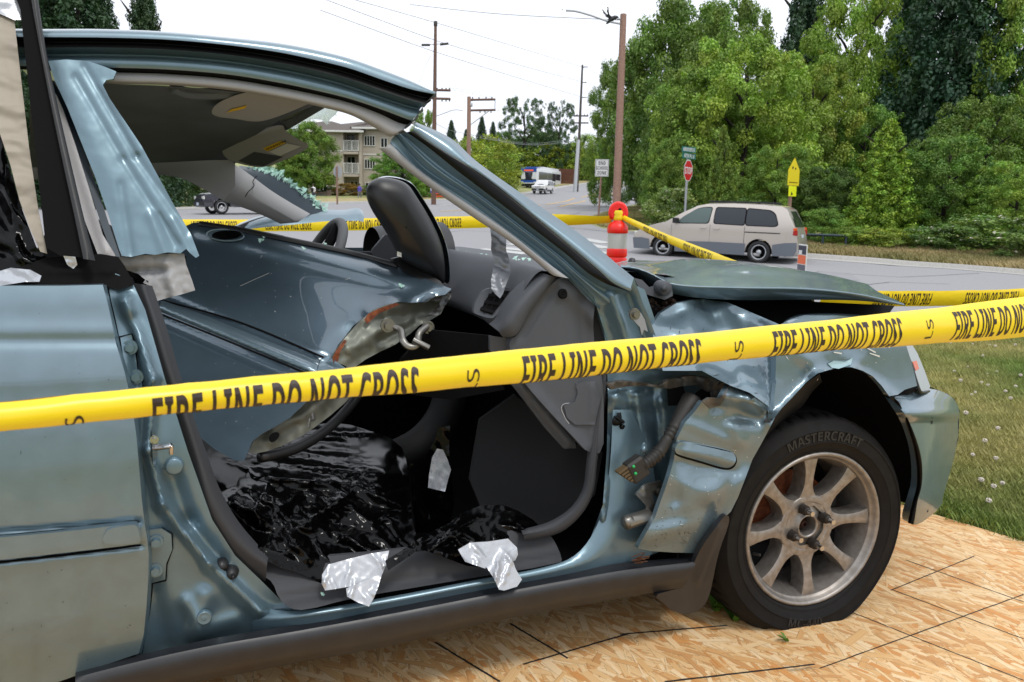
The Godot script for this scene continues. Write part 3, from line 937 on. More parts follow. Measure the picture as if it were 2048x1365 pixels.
	part(car, "sill", loft([
		crv([420, 1180, -0.12, 520, 1215, -0.04, 600, 1222, 0.0, 780, 1194, 0.0, 940, 1163, 0.0, 1121, 1126, 0.0, 1170, 1092, -0.01, 1206, 1020, -0.025, 1220, 930, -0.04, 1226, 820, -0.06], 60),
		crv([420, 1205, -0.12, 520, 1232, -0.03, 600, 1231, 0.014, 780, 1202, 0.014, 940, 1171, 0.014, 1130, 1134, 0.014, 1196, 1096, 0.004, 1232, 1020, -0.012, 1246, 930, -0.03, 1248, 820, -0.05], 60),
		crv([420, 1240, -0.12, 520, 1244, -0.03, 600, 1236, 0.008, 780, 1207, 0.008, 940, 1176, 0.008, 1140, 1139, 0.008, 1210, 1106, 0.0, 1250, 1026, -0.02, 1262, 930, -0.045, 1262, 820, -0.06], 60),
		crv([420, 1280, -0.12, 520, 1268, -0.04, 600, 1256, 0.0, 780, 1222, 0.0, 940, 1190, 0.0, 1150, 1150, 0.0, 1250, 1130, -0.01, 1310, 1100, -0.02, 1315, 1000, -0.03, 1300, 900, -0.05], 60)]), M.paint_in_dust)
	var sk0 := [150, 1345, 285, 1309, 420, 1279, 600, 1249, 780, 1215, 960, 1180, 1140, 1146, 1250, 1126, 1340, 1118, 1392, 1114]
	var sk1 := [150, 1356, 285, 1322, 420, 1293, 600, 1262, 780, 1229, 960, 1194, 1140, 1160, 1250, 1141, 1340, 1130, 1392, 1124]
	var sk2 := [150, 1385, 285, 1352, 420, 1322, 600, 1288, 780, 1253, 960, 1217, 1140, 1180, 1250, 1162, 1340, 1148, 1388, 1140]
	var sk3 := [150, 1420, 285, 1386, 420, 1360, 600, 1326, 780, 1293, 960, 1250, 1140, 1215, 1250, 1196, 1330, 1182, 1366, 1176]
	part(car, "side_skirt", loft([crv(sk0, 60, 0.0, 0.0), crv(sk1, 60, 0.0, 0.022), crv(sk1, 60, 0.0, 0.034), crv(sk2, 60, 0.0, 0.04), crv(sk3, 60, 0.0, 0.025), crv(sk3, 60, 0.0, -0.12)]), M.skirt)
	# --- front shut face: hinge post, crushed
	var hz := depth([1215, 700, -0.10, 1330, 700, -0.09, 1215, 1100, -0.04, 1330, 1100, -0.05], [[1232, 800, 1262, 900, 16, 0.02], [1240, 780, 1280, 790, 9, 0.015], [1275, 790, 1290, 900, 10, 0.02], [1290, 900, 1276, 980, 9, 0.018], [1212, 880, 1208, 1040, 12, 0.03], [1252, 930, 1236, 1050, 12, -0.028], [1300, 780, 1318, 900, 14, -0.018], [1322, 800, 1330, 900, 9, 0.014], [1226, 960, 1190, 1100, 14, 0.018], [1290, 1010, 1262, 1110, 16, 0.012], [1238, 832, 1240, 850, 12, -0.012], [1296, 780, 1304, 950, 12, 0.014, 1], [1320, 820, 1340, 930, 14, -0.014, 1], [1222, 790, 1282, 812, 12, 0.012, 1], [1236, 900, 1286, 950, 14, -0.012, 1], [1270, 960, 1240, 1060, 10, 0.010, 1]], 0.0025, 60.0)
	part(car, "hinge_post", panel([1196, 600, 1250, 560, 1290, 580, 1310, 640, 1330, 700, 1400, 740, 1460, 770, 1440, 820, 1400, 900, 1380, 1000, 1330, 1100, 1270, 1124, 1170, 1146, 1130, 1140, 1180, 1080, 1206, 1010, 1214, 900, 1216, 800, 1214, 700], hz, 8.0, 0.0, dust(0.8, 0.2, 0.38)), M.paint_in_dust)
	part(car, "pillar_foot", panel([1188, 596, 1210, 588, 1240, 560, 1268, 556, 1284, 600, 1300, 640, 1318, 690, 1326, 740, 1216, 720, 1214, 680], depth([1190, 600, -0.09, 1284, 590, -0.06, 1320, 720, -0.05, 1216, 720, -0.09], [[1225, 590, 1262, 700, 12, 0.022], [1255, 590, 1300, 700, 10, -0.02], [1200, 620, 1232, 720, 9, -0.012]], 0.002, 60.0), 8.0), M.paint_in)
	part(car, "crushed_seam", panel([1214, 768, 1240, 762, 1290, 766, 1318, 772, 1336, 760, 1380, 752, 1420, 756, 1462, 772, 1446, 790, 1420, 800, 1400, 770, 1370, 772, 1340, 778, 1318, 776, 1290, 772, 1250, 774, 1222, 780], depth([1214, 768, -0.055, 1462, 772, -0.02, 1340, 800, -0.05], [], 0.012, 20.0), 6.0), M.bare)
	for q in [[[1334, 772, 1366, 770, 1372, 790, 1366, 812, 1336, 812], -0.03], [[1406, 776, 1448, 764, 1452, 790, 1430, 812, 1404, 808, 1390, 840, 1372, 800], -0.015]]:
		part(car, "torn_hole", panel(q[0], func(_x: float, _y: float) -> float: return q[1] - 0.02, 10.0, 0.0), M.carpet)
	part(car, "broken_clip", merge([[lathe([0.0, 0.018, 0.006, 0.017, 0.010, 0.010, 0.012, 0.0], 14), Transform3D(Basis(Vector3.UP, 0.5), S(1230, 842, -0.055))], [lathe([0.0, 0.014, 0.005, 0.013, 0.008, 0.006, 0.009, 0.0], 10), Transform3D(Basis(Vector3.UP, -0.4), S(1243, 852, -0.055))], seg(S(1232, 834, -0.04), S(1248, 846, -0.035), 0.004, 7), seg(S(1238, 826, -0.045), S(1240, 838, -0.04), 0.005, 7)]), M.gloss_black)
	# --- the hinge pieces and the wiring that fed the door
	part(car, "broken_hinge", merge([panel([1272, 990, 1290, 970, 1322, 962, 1326, 968, 1304, 984, 1310, 1010, 1308, 1034, 1296, 1040, 1292, 1012], depth([1272, 990, 0.0, 1322, 962, -0.01, 1300, 1040, 0.01], [], 0.006, 20.0), 6.0, 0.006), [box(0.03, 0.05, 0.02), Transform3D(Basis(Vector3(0, 0, 1), -0.2), S(1290, 1018, 0.01))], seg(S(1252, 1046, 0.03), S(1296, 1032, 0.01), 0.016, 12), seg(S(1250, 1046, 0.034), S(1262, 1042, 0.03), 0.012, 12), bolt(S(1317, 981, -0.02), 0.01)]), M.dull_metal)
	part(car, "rust_scar", panel([1262, 990, 1284, 972, 1304, 966, 1298, 974, 1280, 986, 1272, 1004, 1264, 1014, 1268, 998], func(x: float, y: float) -> float: return hz.call(x, y) + 0.004, 6.0, 0.0), M.rust)
	var boot := [S(1385, 800, 0.0), S(1372, 820, 0.012), S(1350, 855, 0.025), S(1334, 880, 0.03), S(1322, 900, 0.032), S(1304, 918, 0.034), S(1284, 932, 0.034)]
	var bs := spline(boot, 60)
	var br := []
	for i in 60:
		var t := i / 59.0
		var r := lerpf(0.024, 0.013, smoothstep(0.0, 0.55, t))
		if t > 0.42 and t < 0.56: r += 0.003 * sin((t - 0.42) * 130.0)
		if t > 0.74: r = 0.014 + 0.0035 * sin((t - 0.74) * 150.0)
		br.append(r)
	var boot_mat := mat(Color(0.12, 0.11, 0.10), 0.6)
	var wl := part(car, "wiring_boot", tube(bs, br, 14), boot_mat)
	part(wl, "plug", box(0.045, 0.05, 0.03, Vector3.ZERO, 0.005), boot_mat, S(1272, 938, 0.034), Vector3(0, 0, 0.5))
	var pin_m := mat(Color(0.30, 0.24, 0.14), 0.6)
	for k in 5: part(wl, "plug_pin", box(0.026, 0.0055, 0.020), pin_m, S(1257, 946, 0.036) + Vector3(-0.004 * k + 0.006, 0.008 * (k - 2), 0.0).rotated(Vector3(0, 0, 1), 0.5), Vector3(0, 0, 0.5))
	for q in [[1268, 934], [1272, 948]]: part(wl, "clip", lathe([0.0, 0.002, 0.003, 0.001, 0.0035, -0.002], 10), mat(Color(0.1, 0.62, 0.32), 0.4), S(q[0], q[1], 0.052))
	# twigs caught at the end of the skirt
	var tw := []
	for i in 16: tw.append(seg(S(1270 + rng.randf_range(-8, 10), 1120 + rng.randf_range(-6, 8), 0.03), S(1286 + rng.randf_range(-10, 16), 1112 + rng.randf_range(-10, 14), 0.045), 0.0012, 5))
	part(car, "caught_needles", merge(tw), mat(Color(0.32, 0.2, 0.12), 0.9))
	build_front(car)
	build_inside(car)

# small chips and scratches in the paint over a traced area
func chips(called: String, parent: Node, area: Array, zf: Callable, n: int, size: float, m: Material, sd: int) -> void:
	var r := RandomNumberGenerator.new()
	r.seed = sd
	var ol := outline(area, 20.0)
	var lo := ol[0]
	var hi := ol[0]
	for p in ol:
		lo = lo.min(p)
		hi = hi.max(p)
	var v := PackedVector3Array()
	var ix := PackedInt32Array()
	var k := 0
	while k < n:
		var q := Vector2(r.randf_range(lo.x, hi.x), r.randf_range(lo.y, hi.y))
		if not Geometry2D.is_point_in_polygon(q, ol): continue
		k += 1
		var a := r.randf() * TAU
		var l := size * pow(r.randf_range(0.25, 1.0), 2.0) * (1.0 if r.randf() < 0.8 else 4.0)
		var w := size * r.randf_range(0.15, 0.4)
		var b := v.size()
		for o in [Vector2(-l, 0), Vector2(0, w), Vector2(l, r.randf_range(-w, w)), Vector2(0, -w)]:
			var p: Vector2 = q + o.rotated(a)
			v.append(S(p.x, p.y, zf.call(p.x, p.y) + 0.0012))
		ix.append_array([b, b + 2, b + 1, b, b + 3, b + 2])
	tag(part(parent, called, finish(v, ix), m), "", "", "", "stuff")

func build_front(car: Node3D) -> void:
	# crumpled fender: the bent upper skin, the strip over the wheel, the lower skin
	var fz := depth([1303, 654, -0.02, 1410, 600, -0.20, 1563, 650, -0.16, 1440, 760, 0.045, 1320, 720, -0.02, 1540, 760, 0.045], [[1380, 610, 1400, 700, 26, 0.030], [1330, 640, 1390, 612, 16, -0.018], [1440, 612, 1470, 660, 12, 0.012], [1400, 605, 1432, 640, 6, -0.010], [1460, 606, 1560, 652, 10, 0.016], [1390, 640, 1480, 700, 20, -0.012], [1320, 690, 1460, 740, 18, -0.02], [1550, 700, 1552, 830, 8, 0.022], [1470, 720, 1530, 800, 24, 0.015], [1398, 604, 1436, 650, 16, -0.010, 1], [1452, 606, 1565, 652, 22, 0.014, 1], [1330, 650, 1400, 690, 14, 0.008, 1], [1420, 640, 1490, 690, 26, 0.016, 1], [1380, 690, 1500, 735, 18, -0.012, 1], [1490, 640, 1545, 720, 20, 0.010, 1], [1400, 742, 1470, 772, 14, 0.014, 1], [1550, 690, 1550, 832, 10, 0.02, 1]], 0.0022, 90.0)
	part(car, "fender", panel([1303, 654, 1312, 640, 1321, 627, 1354, 606, 1385, 600, 1409, 599, 1432, 602, 1453, 604, 1500, 624, 1563, 651, 1552, 700, 1553, 760, 1546, 830, 1536, 812, 1500, 786, 1462, 772, 1430, 756, 1404, 742, 1360, 742, 1326, 742, 1312, 700], fz, 8.0, 0.012), M.paint)
	var lz := body_side([[1405, 803, 1450, 790, 12, 0.016], [1450, 790, 1500, 800, 16, 0.022], [1500, 800, 1545, 850, 14, 0.014], [1460, 835, 1520, 840, 12, -0.018], [1400, 940, 1500, 930, 30, -0.012], [1360, 900, 1350, 1000, 16, -0.012], [1380, 1010, 1480, 960, 26, 0.012], [1352, 922, 1460, 942, 6, -0.006], [1300, 1060, 1390, 1060, 20, 0.006], [1430, 812, 1540, 830, 16, -0.014, 1], [1452, 800, 1478, 880, 24, 0.012, 1], [1380, 850, 1450, 880, 14, 0.006, 1], [1470, 945, 1440, 1030, 18, -0.010, 1], [1340, 960, 1420, 985, 30, 0.010, 1], [1300, 1075, 1400, 1040, 22, 0.008, 1]], 0.0012, 0.006, 70.0)
	var lower := part(car, "fender_skirt", panel([1405, 803, 1420, 812, 1440, 800, 1457, 771, 1490, 784, 1520, 802, 1546, 826, 1550, 836, 1538, 860, 1522, 890, 1505, 920, 1490, 960, 1476, 996, 1462, 1024, 1440, 1044, 1420, 1068, 1404, 1098, 1393, 1107, 1350, 1106, 1303, 1103, 1275, 1097, 1294, 1064, 1310, 1036, 1330, 980, 1340, 950, 1348, 920, 1354, 878, 1370, 846, 1393, 820], lz, 7.0, 0.014, dust(0.8, 0.2, 0.36)), M.paint_dust)
	part(lower, "moulding_gap", panel(rounded([1350, 894, 1362, 884, 1402, 890, 1452, 900, 1470, 908, 1476, 922, 1468, 938, 1450, 942, 1398, 926, 1354, 914, 1348, 905], true, 2), func(x: float, y: float) -> float: return lz.call(x, y) + 0.0025, 5.0, 0.0), M.frame_black)  # dark sheet that paints the shadow under the moulding
	part(lower, "side_moulding", panel(rounded([1352, 892, 1362, 882, 1400, 888, 1450, 898, 1468, 906, 1474, 920, 1466, 934, 1450, 938, 1400, 922, 1356, 910, 1350, 904], true, 2), func(x: float, y: float) -> float: return lz.call(x, y) + 0.014 - 0.0006 * absf(y - 885.0 - (x - 1352.0) * 0.23 - 14.0), 5.0, 0.014), M.paint)
	part(lower, "split_edge", merge([panel([1405, 803, 1416, 796, 1440, 797, 1452, 786, 1458, 772, 1450, 800, 1440, 812, 1420, 818], func(x: float, y: float) -> float: return lz.call(x, y) + 0.006, 5.0, 0.004), panel([1538, 806, 1548, 798, 1552, 812, 1550, 834, 1540, 846, 1526, 846, 1536, 832], func(x: float, y: float) -> float: return lz.call(x, y) + 0.004, 5.0, 0.0)]), M.bare)
	# over the wheel arch to the headlamp
	var oz := depth([1560, 660, 0.025, 1570, 790, 0.05, 1700, 640, 0.012, 1700, 735, 0.045, 1812, 690, 0.0, 1800, 790, 0.03], [[1550, 840, 1636, 752, 9, 0.018], [1636, 752, 1706, 737, 9, 0.018], [1706, 737, 1790, 796, 9, 0.016], [1560, 700, 1800, 690, 40, 0.01], [1690, 715, 1720, 722, 10, 0.006], [1560, 660, 1640, 745, 24, 0.012, 1], [1600, 690, 1690, 660, 30, -0.008, 1]], 0.0012, 90.0)
	part(car, "front_wing", panel([1553, 690, 1563, 655, 1592, 640, 1620, 632, 1680, 632, 1761, 640, 1796, 660, 1812, 688, 1822, 720, 1830, 750, 1835, 772, 1810, 780, 1796, 790, 1779, 793, 1764, 772, 1746, 753, 1726, 742, 1704, 735, 1680, 735, 1660, 740, 1636, 747, 1612, 766, 1590, 790, 1563, 818, 1545, 842, 1549, 800, 1552, 740], oz, 8.0, 0.016), M.paint)
	part(car, "peeled_paint", panel([1656, 728, 1668, 722, 1690, 724, 1706, 716, 1702, 730, 1690, 734, 1678, 738, 1664, 736], func(x: float, y: float) -> float: return oz.call(x, y) + 0.003, 5.0, 0.0), mat(Color(0.56, 0.66, 0.68), 0.5))
	for s in [[1668, 704, 1684, 706], [1724, 690, 1752, 704], [1730, 684, 1760, 692], [1740, 706, 1760, 712], [1770, 686, 1780, 694]]:
		part(car, "scratch", loft([crv([s[0], s[1], s[2], s[3]], 4, 0.0, oz.call(s[0], s[1]) + 0.004), crv([s[0], s[1] + 2.0, s[2], s[3] + 3.0], 4, 0.0, oz.call(s[0], s[1]) + 0.004)]), M.white_print)
	chips("paint_chips", car, [1560, 662, 1800, 680, 1820, 760, 1700, 728, 1560, 800], oz, 34, 2.2, M.white_print, 31)
	chips("paint_chips", car, [1320, 660, 1400, 610, 1540, 650, 1540, 800, 1340, 735], fz, 50, 2.0, M.black_print, 32)
	chips("paint_chips", lower, [1400, 820, 1540, 840, 1440, 1040, 1390, 1100, 1290, 1092, 1350, 900], lz, 60, 2.0, M.white_print, 33)
	chips("mud_specks", lower, [1340, 1000, 1440, 1030, 1390, 1100, 1290, 1092], lz, 90, 2.4, mat(Color(0.34, 0.29, 0.23), 0.9), 34)
	# inner wing seen under the raised bonnet
	part(car, "inner_wing", panel([1480, 585, 1560, 600, 1660, 606, 1790, 612, 1770, 640, 1640, 634, 1592, 640, 1563, 655, 1500, 630, 1440, 604], depth([1480, 585, -0.3, 1790, 612, -0.25, 1563, 655, -0.2, 1640, 634, -0.2]), 12.0), M.dash_dark)
	part(car, "wing_edge", panel(rounded([1566, 652, 1590, 634, 1620, 628, 1690, 628, 1762, 634, 1690, 640, 1620, 642]), depth([1566, 652, -0.1, 1762, 634, -0.12, 1620, 628, -0.14]), 8.0), M.paint)
	# bonnet, buckled at the back
	var h0 := crv([1231, 527, -1.30, 1262, 521, -1.34, 1330, 524, -1.38, 1420, 532, -1.42, 1510, 545, -1.44, 1570, 557, -1.42, 1622, 568, -1.38], 40)
	var h2 := crv([1240, 530, -0.20, 1275, 536, -0.18, 1303, 547, -0.16, 1345, 567, -0.14, 1465, 574, -0.12, 1614, 577, -0.10, 1718, 588, -0.09, 1809, 609, -0.08], 40)
	var hr := []
	for k in 15:
		var row := PackedVector3Array()
		for i in 40:
			var t := k / 14.0
			var p := h0[i].lerp(h2[i], t)
			p.y += 0.035 * sin(PI * t) * smoothstep(0.0, 0.4, i / 39.0) + 0.004 * nz.get_noise_2d(p.x * 90.0, p.z * 90.0) + 0.011 * exp(-pow((t - 0.72) / 0.05, 2.0)) * smoothstep(0.3, 0.5, i / 39.0) + 0.008 * exp(-pow((t - 0.45) / 0.05, 2.0)) * smoothstep(0.1, 0.3, i / 39.0)
			row.append(p)
		hr.append(row)
	var lipm := PackedVector3Array()
	var lip2 := PackedVector3Array()
	var lb := crv([1240, 536, -0.2, 1275, 545, -0.19, 1300, 560, -0.17, 1345, 588, -0.16, 1465, 600, -0.14, 1614, 600, -0.12, 1718, 602, -0.1, 1809, 611, -0.085], 40)
	for i in 40:
		lipm.append(h2[i] + Vector3(0, -0.004, 0.006))
		lip2.append(lb[i] + Vector3(0, 0, -0.05))
	part(car, "bonnet", loft(hr + [h2, lipm, lb, lip2]), M.paint)
	part(car, "bonnet_underside", loft([lip2, PackedVector3Array(Array(lip2).map(func(p: Vector3) -> Vector3: return Vector3(p.x, p.y - 0.02, -1.2)))]), M.dash_dark)
	part(car, "washer_nozzle", merge([[lathe([0.0, 0.012, 0.008, 0.010, 0.012, 0.0], 14), Transform3D(Basis(Vector3.RIGHT, -PI / 2), S(1264, 524, -0.55))]]), M.rubber)
	# hinge and scuttle under the bonnet corner
	part(car, "bonnet_hinge", merge([panel([1268, 556, 1284, 560, 1300, 576, 1330, 566, 1344, 572, 1346, 592, 1330, 600, 1296, 590, 1280, 580], depth([1268, 556, -0.14, 1344, 572, -0.14, 1300, 590, -0.13]), 7.0, 0.008), [lathe([0.0, 0.014, 0.014, 0.013, 0.018, 0.006, 0.018, -0.02], 24), Transform3D(Basis(), S(1328, 577, -0.12))], seg(S(1328, 577, -0.115), S(1328, 577, -0.1), 0.008, 12)]), M.dash)
	var mossm := []
	for i in 70:
		var q := Vector2(rng.randf_range(1296, 1352), rng.randf_range(600, 640))
		mossm.append([SphereMesh.new(), Transform3D(Basis().rotated(Vector3.UP, rng.randf() * 6.0).scaled(Vector3.ONE * rng.randf_range(0.006, 0.016)), S(q.x, q.y, rng.randf_range(-0.19, -0.15)))])
	for m in mossm:
		m[0].radial_segments = 7
		m[0].rings = 4
	tag(part(car, "leaf_litter", merge(mossm), mat(Color(0.16, 0.10, 0.07), 1.0)), "", "", "", "stuff")
	part(car, "scuttle", panel([1250, 545, 1300, 560, 1345, 590, 1440, 604, 1400, 640, 1300, 660, 1290, 610, 1268, 560], depth([1250, 545, -0.26, 1345, 590, -0.26, 1440, 604, -0.24, 1300, 660, -0.16]), 10.0), M.dash_dark)
	part(car, "wing_bracket", merge([panel([1258, 622, 1268, 618, 1282, 626, 1290, 640, 1296, 664, 1288, 660, 1284, 672, 1280, 655, 1268, 642], depth([1258, 622, -0.03, 1290, 640, -0.03, 1288, 660, -0.02]), 5.0, 0.004), bolt(S(1269, 629, -0.028), 0.0085)]), M.dull_metal)
	# headlamp, bumper, arch
	var lamp := part(car, "headlight", panel([1806, 690, 1824, 688, 1836, 708, 1850, 742, 1861, 773, 1858, 782, 1840, 783, 1834, 766, 1822, 728], depth([1806, 690, -0.055, 1824, 688, -0.09, 1861, 773, -0.05, 1840, 783, 0.0]), 5.0, 0.03), M.lens)
	part(lamp, "side_reflector", panel([1826, 724, 1834, 722, 1839, 738, 1832, 742], depth([1806, 690, -0.052, 1824, 688, -0.087, 1861, 773, -0.047, 1840, 783, 0.003]), 5.0, 0.002), M.amber)
	part(lamp, "lamp_rim", tube(spline([S(1806, 690, -0.05), S(1822, 728, -0.02), S(1834, 766, 0.0), S(1841, 784, 0.005), S(1858, 783, -0.04)], 20), 0.004, 6), M.rubber)
	var bz := func(px: float, py: float) -> float:
		var t := clampf((px - 1815.0) / 105.0, 0.0, 1.0)
		var z := 0.035 - 0.20 * t * t * t - 0.05 * t
		if py < 838.0: z -= 0.07 * pow((838.0 - py) / 58.0, 2.0) - 0.012
		z += 0.012 * exp(-pow((py - 826.0) / 9.0, 2.0))
		if py > 990.0: z -= 0.05 * pow((py - 990.0) / 60.0, 2.0)
		return z
	part(car, "front_bumper", panel(rounded([1786, 795, 1806, 790, 1837, 780, 1869, 778, 1896, 788, 1910, 800, 1920, 820, 1919, 850, 1916, 880, 1909, 915, 1900, 948, 1892, 975, 1886, 996, 1885, 1010, 1866, 1030, 1838, 1050, 1824, 1050, 1822, 1036, 1834, 1000, 1842, 972, 1842, 930, 1836, 893, 1824, 856, 1812, 832, 1798, 812], true, 1), bz, 7.0, 0.03, dust(0.5, 0.2, 0.35)), M.paint_dust)
	var fe := []
	for q in [[1896, 788], [1910, 800], [1920, 822], [1917, 880], [1900, 948], [1886, 996], [1866, 1028]]:
		var p0 := S(q[0], q[1], bz.call(q[0], q[1]))
		fe.append(spline([p0, p0 + Vector3(0.10, 0, -0.30), p0 + Vector3(0.13, 0, -0.60), p0 + Vector3(0.10, 0, -0.95), Vector3(p0.x - 0.05, p0.y, -1.42)], 20))
	part(car, "bumper_front", loft(fe), M.paint)
	part(car, "bumper_scuff", panel([1863, 834, 1866, 836, 1866, 848, 1863, 850], func(x: float, y: float) -> float: return bz.call(x, y) + 0.002, 5.0, 0.0), M.black_print)
	part(car, "arch_edge", loft([
		crv([1779, 794, 1800, 820, 1820, 870, 1832, 920, 1834, 970, 1824, 1010, 1816, 1046], 24, 0.0, 0.02),
		crv([1790, 797, 1812, 830, 1830, 880, 1842, 925, 1843, 972, 1834, 1005, 1826, 1050], 24, 0.0, 0.045),
		crv([1800, 806, 1822, 850, 1838, 893, 1845, 930, 1844, 972, 1836, 1002, 1829, 1050], 24, 0.0, 0.03)]), M.gloss_black)
	part(car, "bumper_bracket", panel([1770, 788, 1800, 786, 1832, 776, 1836, 782, 1812, 792, 1800, 800, 1784, 800], func(_x: float, _y: float) -> float: return 0.0, 8.0), M.dash_dark)
	# wheel arch liner: a half barrel behind the wheel
	var la := []
	for k in 3:
		var row := PackedVector3Array()
		for i in 40:
			var an := lerpf(-0.06, PI + 0.3, i / 39.0)
			var r: float = lerpf([0.355, 0.355, 0.355][k], [0.43, 0.40, 0.385][k], smoothstep(0.35, 1.2, an))
			row.append(Vector3(0.035 + cos(an) * r, 0.27 + sin(an) * r, [-0.01, -0.05, -0.42][k]))
		la.append(row)
	la.append(PackedVector3Array(Array(la[2]).map(func(p: Vector3) -> Vector3: return Vector3(0.035, 0.25, -0.42))))
	part(car, "arch_liner", loft(la), M.dash_dark)
	part(car, "arch_flange", loft([crv([1534, 856, 1563, 816, 1590, 790, 1614, 766, 1640, 748], 20, 0.0, 0.03), crv([1528, 872, 1568, 828, 1600, 800, 1618, 778, 1642, 756], 20, 0.0, -0.01), crv([1520, 900, 1572, 840, 1606, 812, 1624, 786, 1645, 764], 20, 0.0, -0.06)]), M.rubber)
	part(car, "mud_flap", panel(rounded([1446, 1036, 1453, 1030, 1460, 1036, 1456, 1056, 1441, 1095, 1432, 1130, 1425, 1167, 1418, 1195, 1408, 1214, 1386, 1229, 1350, 1227, 1325, 1206, 1308, 1192, 1340, 1182, 1364, 1176, 1378, 1150, 1390, 1122, 1404, 1094, 1424, 1066], true, 1), depth([1453, 1032, 0.05, 1390, 1123, 0.06, 1408, 1214, -0.02, 1310, 1194, 0.02], [[1440, 1060, 1400, 1160, 9, 0.012]]), 8.0, 0.014), M.skirt)
	build_wheel(car)
	# what carries it all: floor pan, firewall, the far side
	part(car, "floor_pan", box(3.0, 0.07, 1.36, Vector3(-1.35, 0.175, -0.76)), M.carpet)
	part(car, "engine_bay", box(0.72, 0.34, 0.9, Vector3(0.02, 0.62, -0.88)), M.dash_dark)
	part(car, "firewall", box(0.04, 0.62, 1.3, Vector3(-0.40, 0.5, -0.80)), M.carpet)
	part(car, "far_door", panel_far(-3.0, -0.75, 0.885), M.paint)
	part(car, "far_fender", panel_far(-0.75, 0.7, 0.76), M.paint)
	part(car, "far_door_lining", box(2.3, 0.74, 0.05, Vector3(-1.90, 0.505, -1.40)), M.dash_dark)
	part(car, "far_footwell_lining", box(0.45, 0.64, 0.05, Vector3(-0.55, 0.44, -1.39)), M.dash_dark)
	part(car, "driver_seat", merge([box(0.55, 0.2, 0.5, Vector3(-1.25, 0.42, -1.08), 0.06), [box(0.16, 0.62, 0.5, Vector3.ZERO, 0.06), Transform3D(Basis(Vector3(0, 0, 1), 0.3), Vector3(-1.62, 0.70, -1.08))]]), M.dash_dark)
	part(car, "rear_bulkhead", box(0.06, 0.7, 1.2, Vector3(-2.55, 0.55, -0.76)), M.carpet)

func panel_far(x0: float, x1: float, top: float) -> ArrayMesh:
	var rows := []
	for k in 8:
		var y := 0.2 + (top - 0.2) * k / 7.0
		var row := PackedVector3Array()
		for i in 20: row.append(Vector3(lerpf(x0, x1, i / 19.0), y, -1.50 - side_z(y)))
		rows.append(row)
	return loft(rows)

